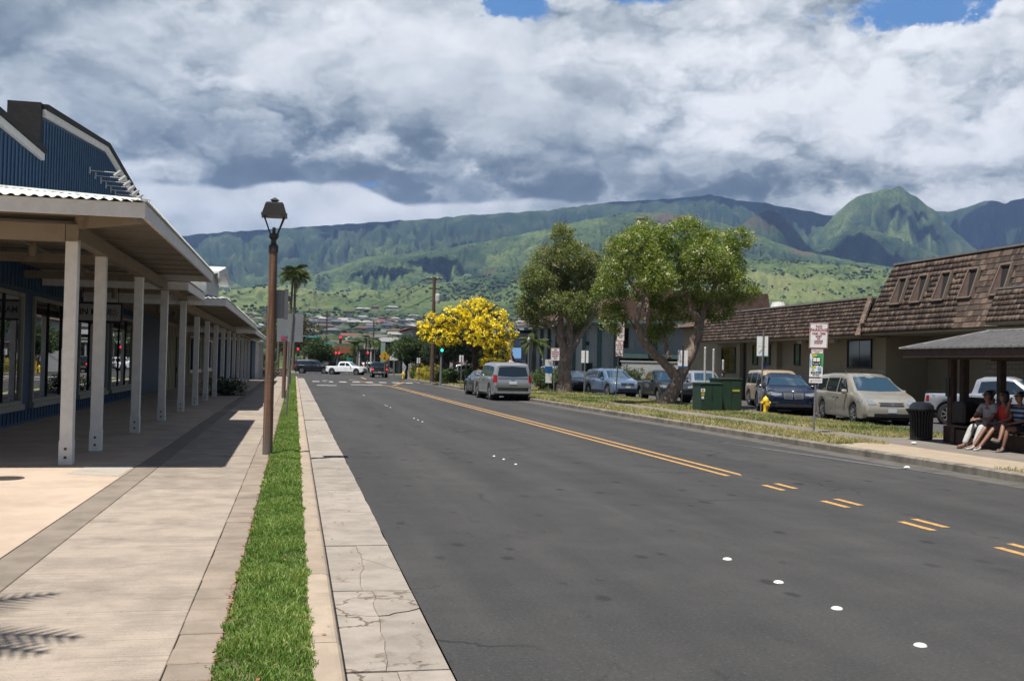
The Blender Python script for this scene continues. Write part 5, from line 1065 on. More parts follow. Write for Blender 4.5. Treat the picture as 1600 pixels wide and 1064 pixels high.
    for s in (-1, 1):
        for w in sp['side']: patch('side_window', w[0], w[1], 'y', s, CGL)
        for x in sp['doors']: zb = ip(belt, x); patch('door_gap', [(x - .006, gc + .12), (x + .006, gc + .12)], [(x - .006, zb), (x + .006, zb)], 'y', s, BPL, .003, 1, 8)
        for x in sp['handles']: z = ip(belt, x) - .12; w_ = Wd * .99; M().box(x - .1, x + .1, *sorted((s * w_, s * (w_ + .025))), z - .015, z + .02).build('door_handle', CHR if sp.get('chrome') else body_m, root, world=False)
        mx_ = sp['mirror']; zb = ip(belt, mx_); w_ = Wd * .93; q = M().lathe([(0.001, -.09), (.07, -.07), (.09, 0), (.08, .08), (0.001, .1)], (0, 0, 0), 10, 'y', caps=False); q.v = [(x * .75 + mx_, y + s * (w_ + .14), z + zb + .08) for x, y, z in q.v]; q.beam((mx_, s * w_, zb + .02), (mx_, s * (w_ + .1), zb + .06), .05, .04); q.build('mirror', sp.get('mirmat') or body_m, root, world=False, smooth=40)
        patch('rocker', [(axl[0] + R_ + .02, gc + .01), (axl[1] - R_ - .02, gc + .01)], [(axl[0] + R_ + .02, gc + sp.get('rock', .1)), (axl[1] - R_ - .02, gc + sp.get('rock', .1))], 'y', s, BPL if sp.get('rockblk', 1) else body_m, .01, 10, 2)
        if sp.get('flare'):
            for a in axl:
                pts = [(a + (R_ + .03) * math.cos(math.pi * k / 14), s * Wd * .995, r + (R_ + .03) * math.sin(math.pi * k / 14)) for k in range(15)]; M().tube(pts, .045, 6).build('arch_flare', sp['flare'], root, world=False, smooth=40)
        if sp.get('rails'):
            a, c, zz, yy = sp['rails']; M().tube([(a, s * yy, zz - .05), (a + .12, s * yy, zz + .02), (c - .12, s * yy, zz + .02), (c, s * yy, zz - .05)], .02, 6).build('roof_rail', BPL, root, world=False)
        for h in sp['head']: patch('headlight', [(s * y, z) for y, z in h[0]], [(s * y, z) for y, z in h[1]], 'x', 1, HLT, .01, 8, 4)
        for h in sp.get('headside', []): patch('headlight', h[0], h[1], 'y', s, HLT, .008, 4, 3)
        for h in sp['tail']: patch('tail_light', [(s * y, z) for y, z in h[0]], [(s * y, z) for y, z in h[1]], 'x', -1, TLIT if lit else TLT, .012, 5, 4)
        for h in sp.get('tailside', []): patch('tail_light', h[0], h[1], 'y', s, TLIT if lit else TLT, .008, 3, 3)
    for a in sp['ws']: patch('windscreen', *a, 'x', 1, CWS, .006, 12, 6)
    for a in sp['rw']: patch('rear_window', *a, 'x', -1, CGL, .006, 10, 5)
    for nm, a, mt in sp.get('front', []): patch(nm, *a, 'x', 1, mt if mt else body_m, .02 if nm in ('grille_bar', 'grille_mesh', 'emblem', 'licence_plate') else .012, 10, 3)
    for nm, a, mt in sp.get('rear', []): patch(nm, *a, 'x', -1, mt if mt else body_m, .014 if nm == 'licence_plate' else .01, 10, 3)
    ty, rm_, bk = sp['_w'] if '_w' in sp else wheel_meshes(r, .22, sp.get('rim', RIMM)); sp['_w'] = (ty, rm_, bk)
    for a in axl:
        for s in (-1, 1):
            o = inst(ty, 'wheel', (a, s * (Wd - .14), r), root, 0 if s < 0 else math.pi); inst(rm_, 'rim', (0, 0, 0), o); inst(bk, 'hub', (0, 0, 0), o)
    if sp.get('extra'): sp['extra'](root, body_m, Wd)
    return root
rect = lambda y, z0, z1, k=1.: ([(-y, z0), (y, z0)], [(-y * k, z1), (y * k, z1)])
MINI = dict(L=5.1, W=1.97, r=.34, ax=(-1.5, 1.52), gc=.2, tumble=.2,
    top=[(-2.55, .78), (-2.5, 1.06), (-2.36, 1.58), (-2.2, 1.69), (-1.2, 1.745), (.1, 1.73), (.6, 1.62), (1.05, 1.37), (1.5, 1.12), (1.95, 1.0), (2.3, .87), (2.48, .74), (2.55, .56)],
    belt=[(-2.55, .74), (-2.4, 1.0), (-1, 1.04), (1.1, 1.0), (1.5, 1.04), (1.95, .94), (2.3, .82), (2.48, .70), (2.55, .52)],
    side=[([(-2.25, 1.1), (-1.2, 1.08)], [(-2.1, 1.5), (-1.25, 1.53)]), ([(-1.12, 1.07), (-.1, 1.06)], [(-1.15, 1.54), (-.1, 1.56)]), ([(0., 1.06), (1.0, 1.06)], [(0., 1.56), (.5, 1.52)])],
    doors=[-1.15, -.05, 1.12], handles=[-.25, .12], mirror=.95, rock=.08, rockblk=0, chrome=0,
    ws=[([(-.78, 1.14), (0, 1.12), (.78, 1.14)], [(-.62, 1.60), (0, 1.63), (.62, 1.60)])], rw=[rect(.72, 1.1, 1.52, .85)],
    head=[([(.55, .70), (.72, .68), (.86, .74)], [(.50, .78), (.7, .88), (.84, .93)])], headside=[([(1.95, .78), (2.3, .72)], [(2.0, .90), (2.3, .84)])],
    tail=[([(.72, .95), (.9, .95)], [(.74, 1.35), (.86, 1.35)])], front=[('grille', rect(.42, .64, .75, .9), BPL), ('grille_bar', rect(.42, .685, .705, 1.), CHR), ('grille_bar', rect(.44, .745, .765, 1.), CHR), ('emblem', rect(.06, .665, .74, 1.), CHR), ('lower_grille', rect(.62, .27, .40, 1.), BPL), ('licence_plate', rect(.15, .43, .56), PLT)],
    rear=[('bumper_strip', rect(.8, .45, .52), BPL), ('licence_plate', rect(.16, .75, .9), PLT)], rails=(-1.9, .2, 1.80, .68))
SUVB = dict(L=5.33, W=2.03, r=.40, ax=(-1.62, 1.5), gc=.28, tumble=.13, nose=.10,
    top=[(-2.66, .9), (-2.62, 1.1), (-2.5, 1.78), (-2.3, 1.90), (-.5, 1.94), (.3, 1.9), (.62, 1.78), (1.15, 1.3), (1.3, 1.22), (2.3, 1.12), (2.6, 1.0), (2.66, .8)],
    belt=[(-2.66, .86), (-2.5, 1.16), (0, 1.17), (1.1, 1.15), (1.3, 1.16), (2.3, 1.06), (2.6, .95), (2.66, .75)],
    side=[([(-2.35, 1.24), (-1.35, 1.22)], [(-2.25, 1.68), (-1.35, 1.74)]), ([(-1.27, 1.22), (-.25, 1.21)], [(-1.27, 1.74), (-.25, 1.76)]), ([(-.17, 1.21), (.85, 1.2)], [(-.17, 1.76), (.45, 1.72)])],
    doors=[-1.31, -.21, .95], handles=[-.4, .0], mirror=.85, rock=.1, ws=[([(-.82, 1.28), (.82, 1.28)], [(-.68, 1.78), (.68, 1.78)])], rw=[([(-.78, 1.24), (0, 1.20), (.78, 1.24)], [(-.68, 1.68), (0, 1.72), (.68, 1.68)])],
    head=[([(.5, .86), (.88, .86)], [(.5, 1.0), (.88, 1.0)])], tail=[([(.80, .92), (.97, .92)], [(.80, 1.26), (.95, 1.30)])], tailside=[([(-2.62, .95), (-2.45, .95)], [(-2.58, 1.24), (-2.42, 1.22)])],
    front=[('grille', rect(.45, .62, 1.0), BPL)], rear=[('chrome_bar', rect(.78, 1.10, 1.17), CHR), ('licence_plate', rect(.2, .82, .98), PLT), ('bumper', rect(.98, .52, .66), BPL), ('bumper_chrome', rect(.9, .68, .74), CHR), ('emblem', rect(.09, 1.0, 1.06), CHR), ('door_gap', rect(.85, .745, .76), BPL)], rails=(-2.1, .2, 1.98, .72))
CROSS = dict(L=4.52, W=1.82, r=.345, ax=(-1.3, 1.32), gc=.24, tumble=.19,
    top=[(-2.26, .82), (-2.2, 1.08), (-2.02, 1.45), (-1.75, 1.60), (-.4, 1.675), (.2, 1.65), (.5, 1.55), (1.15, 1.12), (1.3, 1.08), (1.9, .98), (2.18, .84), (2.26, .64)],
    belt=[(-2.26, .78), (-2.1, 1.08), (-1.2, 1.05), (.9, .98), (1.2, 1.02), (1.9, .91), (2.18, .78), (2.26, .58)],
    side=[([(-1.9, 1.16), (-1.25, 1.10)], [(-1.7, 1.45), (-1.25, 1.50)]), ([(-1.17, 1.1), (-.22, 1.07)], [(-1.17, 1.51), (-.22, 1.53)]), ([(-.14, 1.07), (.82, 1.04)], [(-.14, 1.53), (.38, 1.47)])],
    doors=[-1.2, -.18, .88], handles=[-.4, .0], mirror=.78, rock=.16, ws=[([(-.72, 1.12), (.72, 1.12)], [(-.58, 1.53), (.58, 1.53)])], rw=[rect(.64, 1.12, 1.44, .85)],
    head=[([(.48, .74), (.82, .78)], [(.48, .84), (.82, .93)])], headside=[([(1.75, .8), (2.1, .76)], [(1.75, .9), (2.08, .88)])], tail=[([(.66, .9), (.84, .9)], [(.60, 1.4), (.72, 1.4)])],
    front=[('grille', rect(.42, .68, .84), BPL), ('emblem', rect(.07, .72, .82), CHR), ('lower_grille', rect(.66, .3, .52), BPL), ('licence_plate', rect(.15, .54, .66), PLT)], rear=[('licence_plate', rect(.16, .8, .93), PLT), ('bumper', rect(.85, .4, .55), BPL)], rails=(-1.6, .1, 1.72, .62))
LUX = dict(L=4.75, W=1.95, r=.385, ax=(-1.4, 1.45), gc=.24, tumble=.2, rim=RIMD,
    top=[(-2.37, .88), (-2.3, 1.08), (-2.05, 1.40), (-1.7, 1.55), (-.4, 1.625), (.1, 1.6), (.45, 1.49), (1.1, 1.14), (1.2, 1.11), (1.95, 1.03), (2.25, .93), (2.37, .72)],
    belt=[(-2.37, .84), (-2.15, 1.08), (-1.2, 1.07), (.9, 1.02), (1.15, 1.05), (1.95, .96), (2.25, .87), (2.37, .66)],
    side=[([(-1.9, 1.17), (-1.25, 1.12)], [(-1.65, 1.38), (-1.25, 1.45)]), ([(-1.17, 1.12), (-.22, 1.10)], [(-1.17, 1.46), (-.22, 1.49)]), ([(-.14, 1.1), (.8, 1.09)], [(-.14, 1.49), (.35, 1.43)])],
    doors=[-1.2, -.18, .88], handles=[-.4, .0], mirror=.76, rock=.12, ws=[([(-.8, 1.17), (.8, 1.17)], [(-.62, 1.49), (.62, 1.49)])], rw=[rect(.66, 1.14, 1.4, .85)],
    head=[([(.45, .80), (.68, .76), (.9, .80)], [(.45, .87), (.68, .89), (.9, .93)])], headside=[([(1.9, .83), (2.2, .80)], [(1.95, .93), (2.2, .9)])], tail=[([(.5, .95), (.88, .95)], [(.5, 1.05), (.86, 1.08)])],
    front=[('grille', ([(-.37, .66), (-.04, .64)], [(-.38, .88), (-.03, .88)]), CHR), ('grille', ([(.04, .64), (.37, .66)], [(.03, .88), (.38, .88)]), CHR), ('grille_mesh', ([(-.34, .685), (-.06, .67)], [(-.35, .86), (-.05, .86)]), BPL), ('grille_mesh', ([(.06, .67), (.34, .685)], [(.05, .86), (.35, .86)]), BPL), ('lower_grille', rect(.7, .34, .46), BPL), ('fog_lamp', ([(-.82, .50), (-.6, .50)], [(-.82, .53), (-.6, .53)]), CHR), ('fog_lamp', ([(.6, .50), (.82, .50)], [(.6, .53), (.82, .53)]), CHR), ('emblem', rect(.035, .93, .97), SWH)], rear=[('licence_plate', rect(.2, .7, .82), PLT)])
SEDAN = dict(L=4.7, W=1.82, r=.33, ax=(-1.36, 1.4), gc=.2, tumble=.2,
    top=[(-2.35, .8), (-2.3, 1.0), (-1.7, 1.08), (-1.55, 1.12), (-.85, 1.4), (-.3, 1.46), (.2, 1.43), (.5, 1.34), (1.2, 1.0), (1.9, .9), (2.25, .78), (2.35, .6)], belt=[(-2.35, .76), (-2.2, .96), (-1.5, 1.0), (.9, .92), (1.2, .95), (1.9, .84), (2.25, .72), (2.35, .55)],
    side=[([(-1.35, 1.06), (-.3, .99)], [(-.85, 1.3), (-.3, 1.34)]), ([(-.2, .99), (.85, .98)], [(-.2, 1.34), (.35, 1.29)])], doors=[-1.1, -.25, .9], handles=[-.4, .0], mirror=.75, rock=.08, ws=[([(-.7, 1.03), (.7, 1.03)], [(-.55, 1.32), (.55, 1.32)])], rw=[rect(.66, 1.12, 1.33, .8)],
    head=[([(.48, .66), (.82, .7)], [(.48, .76), (.82, .84)])], headside=[([(1.85, .72), (2.15, .7)], [(1.85, .82), (2.15, .8)])], tail=[([(.5, .78), (.84, .78)], [(.5, .92), (.84, .95)])], tailside=[([(-2.3, .8), (-2.05, .82)], [(-2.25, .93), (-2.05, .94)])],
    front=[('grille', rect(.4, .5, .72), BPL), ('lower_grille', rect(.6, .27, .4), BPL), ('licence_plate', rect(.15, .42, .52), PLT)], rear=[('licence_plate', rect(.16, .75, .87), PLT)])
def bedfn(x0, x1, zc):
    def f(root, bmat, Wd):
        M().box(x0, x1, -Wd * .84, Wd * .84, zc - .03, zc + .012).build('truck_bed', BPL, root, world=False)
        for s in (-1, 1): M().box(x0, x1, *sorted((s * Wd * .84, s * Wd * .93)), zc + .0, zc + .035).build('bed_rail', BPL, root, world=False)
    return f
PICK = dict(L=5.4, W=1.89, r=.385, ax=(-1.78, 1.78), gc=.34, tumble=.17, nose=.08,
    top=[(-2.7, .9), (-2.68, 1.12), (-.98, 1.16), (-.94, 1.2), (-.84, 1.68), (-.6, 1.77), (.2, 1.79), (.5, 1.72), (1.15, 1.24), (1.3, 1.18), (2.3, 1.08), (2.6, .96), (2.7, .75)],
    belt=[(-2.7, .86), (-2.66, 1.09), (-.98, 1.12), (-.8, 1.12), (1.1, 1.1), (1.3, 1.11), (2.3, 1.02), (2.6, .9), (2.7, .7)],
    side=[([(-.72, 1.19), (.1, 1.18)], [(-.64, 1.58), (.1, 1.63)]), ([(.2, 1.18), (1.0, 1.17)], [(.2, 1.63), (.48, 1.60)])], doors=[-.92, .15, 1.1], handles=[-.05, .35], mirror=.95, rock=.08, ws=[([(-.76, 1.22), (.76, 1.22)], [(-.6, 1.65), (.6, 1.65)])], rw=[rect(.62, 1.25, 1.6, .9)],
    head=[([(.52, .80), (.88, .82)], [(.52, .92), (.88, .98)])], headside=[([(2.25, .86), (2.52, .84)], [(2.25, .98), (2.52, .95)])], tail=[([(.70, .84), (.82, .84)], [(.70, 1.04), (.82, 1.04)])], tailside=[([(-2.60, .84), (-2.48, .84)], [(-2.60, 1.04), (-2.48, 1.04)])],
    front=[('grille', rect(.48, .66, .96), BPL), ('grille_bar', rect(.5, .80, .83), CHR), ('lower_grille', rect(.7, .42, .58), BPL), ('licence_plate', rect(.15, .6, .7), PLT)], rear=[('licence_plate', rect(.16, .6, .7), PLT), ('bumper', rect(.88, .5, .72), CHR), ('door_gap', rect(.76, .985, 1.0), BPL)], extra=bedfn(-2.62, -1.0, 1.17))
BEET = dict(L=4.28, W=1.81, r=.34, ax=(-1.26, 1.28), gc=.2, tumble=.22, nose=.22,
    top=[(-2.14, .6), (-2.1, .84), (-1.8, 1.12), (-1.2, 1.36), (-.5, 1.49), (.1, 1.47), (.5, 1.35), (1.0, 1.08), (1.4, .98), (1.9, .8), (2.14, .58)], belt=[(-2.14, .56), (-2.05, .78), (-1.6, .94), (-.9, .98), (.9, .96), (1.4, .92), (1.9, .75), (2.14, .54)],
    side=[([(-1.2, 1.04), (-.45, 1.03)], [(-.95, 1.28), (-.45, 1.36)]), ([(-.37, 1.03), (.8, 1.02)], [(-.37, 1.37), (.3, 1.33)])], doors=[-.42, .85], handles=[-.2], mirror=.72, rock=.06, ws=[([(-.62, 1.1), (.62, 1.1)], [(-.5, 1.36), (.5, 1.36)])], rw=[([(-.5, 1.08), (.5, 1.08)], [(-.42, 1.30), (.42, 1.30)])],
    head=[([(.5, .62), (.75, .62)], [(.5, .82), (.75, .82)])], tail=[([(.54, .68), (.62, .66), (.70, .70)], [(.54, .80), (.62, .82), (.70, .80)])], front=[], rear=[('licence_plate', rect(.16, .5, .6), PLT), ('bumper', rect(.7, .36, .42), BPL)])
def hd(az): return math.pi / 2 - R(az)     # compass azimuth of the nose -> rotation of +x
TANP = paint('champagne_paint', (.44, .41, .345)); NAVY = paint('navy_black_paint', (.006, .014, .045), .2, .22); SILV = paint('silver_paint', (.30, .32, .35)); GRYP = paint('pewter_silver_paint', (.36, .38, .41)); BLUP = paint('grey_blue_paint', (.18, .27, .42)); DKGR = paint('dark_green_black_paint', (.012, .02, .026), .2)
WHTP = paint('white_car_paint', (.70, .71, .72), 0.); BLKP = paint('black_car_paint', (.010, .012, .016), .2); TANS = paint('sand_car_paint', (.50, .38, .26), .1); SLV2 = paint('bright_silver_paint', (.42, .45, .50)); DBL = paint('dark_blue_car_paint', (.008, .016, .035), .3)
make_car('minivan', MINI, TANP, 'champagne minivan with roof rails parked nose out beside the bus shelter', 'minivan', (20.1, 32.5, 0), hd(190))
make_car('suv', dict(LUX), NAVY, 'glossy dark navy suv with twin kidney grilles parked behind the hydrant', 'suv', (20.05, 38.3, 0), hd(199))
make_car('suv', dict(SUVB, L=4.9), TANS, 'sand coloured suv almost hidden behind the dark navy suv', 'suv', (22.75, 44.3, 0), hd(190), .93)
make_car('pickup_truck', dict(PICK, flare=BPL), DKGR, 'dark green black pickup with grey bed behind the leaning paperbark', 'pickup truck', (19.3, 50.2, 0), hd(178 + 6), .93)
make_car('suv', CROSS, BLUP, 'grey blue compact suv parked between the dark sedan and dark pickup', 'suv', (18.6, 57.2, 0), hd(172))
make_car('suv', dict(CROSS), SLV2, 'bright silver suv right of the leaning paperbark trunk', 'suv', (22.75, 53.3, 0), hd(188))
make_car('sedan', SEDAN, BLKP, 'black sedan with blue tinted windscreen parked beside the grey blue suv', 'sedan', (18.3, 63.9, 0), hd(180))
make_car('sedan', dict(SEDAN), DBL, 'dark car showing its red tail light behind the pale sign back', 'sedan', (18.3, 69.5, 0), hd(8), lit=False)
make_car('minivan', dict(MINI), SLV2, 'silver minivan seen from behind next to the left paperbark trunk', 'minivan', (19.35, 74.5, 0), hd(4))
make_car('suv', SUVB, GRYP, 'large pewter silver suv parked at the right kerb, seen from behind', 'suv', (10.42, 50.2, 0), hd(-1), .98)
make_car('small_car', BEET, DBL, 'rounded dark blue small car parked ahead of the large silver suv', 'car', (10.68, 56.2, 0), hd(-2), .96, lit=True)
make_car('pickup_truck', dict(PICK), SLV2, 'silver crew cab pickup parked behind the bus shelter', 'pickup truck', (23.95, 29.7, 0), hd(152), .97)
M().lathe([(0.001, 0), (.001, 0)], (0, 0, 0), 8, caps=False)
# intersection traffic
make_car('pickup_truck', dict(PICK), WHTP, 'white crew cab pickup turning in the middle of the intersection', 'pickup truck', (6.6, 129.5, 0), hd(118), .95)
make_car('suv', dict(SUVB), BLKP, 'black suv crossing the intersection at the left', 'suv', (2.6, 136, 0), hd(98), .95)
make_car('pickup_truck', dict(PICK), DKGR, 'dark grey pickup with lit tail lights waiting at the intersection', 'pickup truck', (9.25, 112.5, 0), hd(2), .97, lit=True)
for i, (x, y, sp_, c_, l, a) in enumerate(((12, 150, MINI, WHTP, 'white van beyond the white pickup', 80), (7.6, 158, SEDAN, SILV, 'silver car queued behind the crossing traffic', 182), (9.6, 166, SEDAN, TLIT and paint('red_car_paint', (.35, .02, .02), .1), 'small red car far beyond the intersection', 182), (3.8, 168, CROSS, SILV, 'grey suv queued far beyond the black suv', 182), (6.2, 178, MINI, WHTP, 'far white minivan up the road', 182), (16.5, 98, PICK, WHTP, 'white pickup parked behind the flowering hedge', 95))):
    make_car('parked_car' if i != 1 else 'queued_car', dict(sp_), c_, l, 'car', (x, y, .3 if y > 150 else 0), hd(a), .95)
# ---------------------------------------------------------------- trees and plants
def leafmat(name, a, c, d, trans=.3, rough=.5):
    m, t, b = newmat(name); at_ = t.node('ShaderNodeAttribute'); at_.attribute_name = 'tone'
    col = t.ramp(at_.outputs['Fac'], [(0., a), (.5, c), (1., d)]); t.put(b.inputs['Base Color'], col); b.inputs['Roughness'].default_value = rough; b.inputs['Specular IOR Level'].default_value = .35
    tr = t.node('ShaderNodeBsdfTranslucent'); t.put(tr.inputs[0], t.mix(1., col, (1.3, 1.4, .5), 'MULTIPLY')); mx = t.node('ShaderNodeMixShader'); mx.inputs[0].default_value = trans
    o = [n for n in t.n if n.type == 'OUTPUT_MATERIAL'][0]; t.l.new(b.outputs[0], mx.inputs[1]); t.l.new(tr.outputs[0], mx.inputs[2]); t.l.new(mx.outputs[0], o.inputs[0]); return m
def unit(n):
    v = RNG.standard_normal((n, 3)); return v / np.linalg.norm(v, axis=1, keepdims=True)
def leaves(P, size, tone, aspect=.45, up=0.):
    n = len(P); d = unit(n); d[:, 2] -= up; d /= np.linalg.norm(d, axis=1, keepdims=True); e = np.cross(d, unit(n)); e /= np.linalg.norm(e, axis=1, keepdims=True) + 1e-9
    L = (size * (.6 + .8 * RNG.random(n)))[:, None]; V = np.stack([P - d * L / 2, P - e * L * aspect / 2, P + d * L / 2, P + e * L * aspect / 2], 1)
    return V.reshape(-1, 3), np.arange(4 * n).reshape(-1, 4), np.repeat(tone, 4)
def crown(blobs, n, clump=.32, per=26, shell=.62):
    """leaf positions in small clumps near the surface of ellipsoids (x,y,z,rx,ry,rz)"""
    B = np.array(blobs); w = (B[:, 3] * B[:, 4] * B[:, 5]) ** .75; w /= w.sum(); nc = n // per; k = RNG.choice(len(B), nc, p=w)
    u = unit(nc); r = (shell + (1 - shell) * RNG.random(nc) ** .6 * 1.08)[:, None]; C = B[k, :3] + u * r * B[k, 3:6]; cs = clump * (.55 + .8 * RNG.random(nc))
    C += .12 * unit(nc) * B[k, 3:6].mean(1, keepdims=True)
    idx = np.repeat(np.arange(nc), per); P = C[idx] + unit(len(idx)) * (cs[idx] * RNG.random(len(idx)) ** .45)[:, None] * np.array([1, 1, .8])
    ct = RNG.random(nc); tone = np.clip(.5 + .45 * (ct[idx] - .5) + .16 * RNG.standard_normal(len(idx)), 0, 1); return P, tone, C
BARK = {}
def barkmat(name, a, c, d, sc=(5, 5, 1.2)):
    m, t, b = newmat(name); co = t.node('ShaderNodeNewGeometry').outputs['Position']; g = t.noise(t.vm('MULTIPLY', co, sc), 1.6, 7, .7, 1.2)
    t.put(b.inputs['Base Color'], t.ramp(g, [(.3, a), (.5, c), (.7, d)])); b.inputs['Roughness'].default_value = .9; bn = t.node('ShaderNodeBump'); bn.inputs['Strength'].default_value = 1.; bn.inputs['Distance'].default_value = .05; t.put(bn.inputs['Height'], g); t.put(b.inputs['Normal'], bn.outputs[0]); return m
PBARK = barkmat('paperbark', (.12, .08, .06), (.33, .25, .20), (.55, .46, .39)); DBARK = barkmat('dark_bark', (.025, .018, .014), (.06, .045, .035), (.11, .09, .07)); PALMB = barkmat('palm_bark', (.08, .06, .045), (.16, .13, .10), (.25, .21, .17), (6, 6, 9))
def wob(pts, amp, seed, n=4):
    rs = random.Random(seed); o = []
    for (a, ra), (c, rc) in zip(pts[:-1], pts[1:]):
        for i in range(n):
            k = i / n; j = amp if (i or o) else 0; o.append((Vector(a).lerp(Vector(c), k) + Vector((rs.uniform(-j, j), rs.uniform(-j, j), rs.uniform(-j, j) * .3)), (ra + (rc - ra) * k) * (1 + rs.uniform(-.1, .1))))
    o.append((Vector(pts[-1][0]), pts[-1][1])); return o
def add_tree(name, base, limbs, blobs, lm, n, size, label, cat='tree', bark=PBARK, clump=.32, per=26, shell=.6, aspect=.45, grp=None, twigs=30, extra=None, wobble=.06):
    root = empty(name, base, 0, label, cat, grp); mb = M()
    for i, l in enumerate(limbs):
        w = wob(l, wobble, i + 3); mb.tube([p for p, r in w], [r for p, r in w], 12)
    P, tone, C = crown(blobs, n, clump, per, shell)
    ends = [Vector(l[-1][0]) for l in limbs if len(l) > 1] + [Vector(l[-2][0]) for l in limbs]
    rs = random.Random(5)
    for c in [Vector(C[i]) for i in RNG.choice(len(C), min(twigs, len(C)), replace=False)]:
        e = min(ends, key=lambda q: (q - c).length + (.8 if q.z > c.z + .3 else 0)); m_ = e.lerp(c, .5) + Vector((rs.uniform(-.2, .2), rs.uniform(-.2, .2), rs.uniform(-.1, .25))); rr = .05 + .012 * (e - c).length; mb.tube([e, m_, c], [rr, rr * .6, rr * .25], 5)
    mb.build('trunk', bark, root, smooth=60)
    V, F, T = leaves(P, size, tone, aspect); off = np.array(wloc(root)); cr = raw_mesh('crown', V - off, F, lm, dict(tone=T), parent=root); cr['kind'] = 'stuff'
    if extra:
        for nm, mt, n2, sz, asp, sh in extra:
            P, tone, C = crown(blobs, n2, clump * .55, 12, sh); V, F, T = leaves(P, sz, tone, asp); o = raw_mesh(nm, V - off, F, mt, dict(tone=T), parent=root); o['kind'] = 'stuff'
    return root
LPB = leafmat('paperbark_leaf', (.04, .075, .015), (.15, .20, .038), (.38, .40, .12), .38); LPB1 = leafmat('paperbark_leaf_olive', (.042, .066, .022), (.14, .17, .055), (.34, .32, .15), .38); LFL = leafmat('cream_blossom', (.26, .27, .12), (.42, .42, .24), (.6, .58, .4), .2)
f2 = lambda x, y, rx, ry, dy=0.: (12.70 + (x - 925) * .03035, 42 + dy, .15 + (632 - y) * .0287 + (x - 1050) * .0006, rx * .0303, (rx + ry) * .5 * .034, ry * .0287)
b2_ = [f2(985, 402, 42, 34, -.4), f2(958, 455, 24, 28, .4), f2(948, 435, 18, 20, -.8), f2(962, 500, 20, 20, .2), f2(1012, 372, 36, 24, .5), f2(1060, 372, 36, 24, -.6), f2(1052, 418, 40, 32, .9), f2(1110, 392, 36, 30, -.3), f2(1100, 440, 38, 32, -.9), f2(1142, 415, 28, 26, .6), f2(1146, 372, 22, 15, -.5), f2(1160, 455, 20, 18, -.2), f2(1128, 482, 26, 18, .5), f2(1085, 478, 34, 22, 1.), f2(1030, 455, 24, 24, 1.6), f2(1050, 500, 20, 36, 1.6), f2(1068, 348, 14, 9, 0), f2(1005, 438, 28, 24, -1.4), f2(1075, 410, 34, 26, -1.8), f2(1150, 392, 12, 14, .8)]
p2 = lambda x, y, dy=0.: (12.70 + (x - 925) * .03035, 42 + dy, .15 + (632 - y) * .0287)
l2 = [[(p2(1040, 636), .44), (p2(1052, 610), .31), (p2(1064, 585), .26), (p2(1075, 555), .20)], [(p2(1068, 578), .25), (p2(1084, 540), .25), (p2(1092, 505), .22), (p2(1082, 485), .17), (p2(1072, 450, .3), .12)], [(p2(1090, 510), .18), (p2(1100, 480), .13), (p2(1112, 440, -.5), .08)], [(p2(1062, 592), .24), (p2(1040, 570), .20), (p2(1014, 545), .19), (p2(1003, 528), .18)], [(p2(1004, 530), .16), (p2(1010, 500), .15), (p2(1012, 465, .2), .12), (p2(1002, 430, .3), .08)], [(p2(1004, 532), .13), (p2(992, 505, -.3), .11), (p2(996, 470, -.5), .09), (p2(975, 440, -.4), .06)], [(p2(1055, 560, .7), .12), (p2(1050, 520, 1.2), .1), (p2(1062, 480, 1.3), .07)]]
add_tree('paperbark_tree', (16.4, 42, .1), l2, b2_, LPB, 84000, .10, 'leaning paperbark tree with twisted forked trunk and round blossoming crown', clump=.30, extra=[('blossom', LFL, 5200, .085, .9, .93)], twigs=46)
f1_ = lambda x, y, rx, ry, dy=0.: (12.92 + (x - 805) * .0403, 58.7 + dy, .15 + (613 - y) * .0391, rx * .0403, (rx + ry) * .5 * .043, ry * .0391)
b1_ = [f1_(876, 372, 16, 22), f1_(855, 405, 24, 20, .6), f1_(892, 405, 26, 26, -.6), f1_(832, 440, 22, 22, -.5), f1_(868, 440, 28, 26, .9), f1_(908, 440, 26, 28, .3), f1_(826, 480, 18, 18, .3), f1_(852, 478, 24, 20, -.8), f1_(893, 480, 24, 24, -.9), f1_(922, 475, 18, 26, .8), f1_(848, 503, 20, 12, .8), f1_(908, 508, 18, 14, .9), f1_(926, 410, 14, 18, -.2), f1_(938, 440, 10, 14, 0)]
p1_ = lambda x, y, dy=0.: (12.92 + (x - 805) * .0403, 58.7 + dy, .15 + (613 - y) * .0391)
l1 = [[(p1_(884, 618), .56), (p1_(884, 595), .42), (p1_(884, 570), .37), (p1_(888, 550), .33)], [(p1_(884, 556), .28), (p1_(876, 525), .24), (p1_(876, 490), .18), (p1_(868, 455, .2), .11), (p1_(862, 415), .06)], [(p1_(890, 552), .24), (p1_(892, 520), .2), (p1_(890, 480, .3), .14), (p1_(884, 430, .4), .07)], [(p1_(892, 552), .22), (p1_(905, 528), .18), (p1_(920, 506), .14), (p1_(928, 470, -.3), .08)], [(p1_(878, 530), .14), (p1_(860, 510), .1), (p1_(835, 488, -.2), .06)], [(p1_(884, 545, .5), .2), (p1_(900, 500, .8), .14), (p1_(908, 440, .8), .07)]]
add_tree('paperbark_tree', (16.2, 58.7, .1), l1, b1_, LPB1, 58000, .12, 'taller upright paperbark tree with pale split trunk and open olive crown', clump=.36, extra=[('blossom', LFL, 1300, .1, .9, .93)], twigs=60, shell=.5)
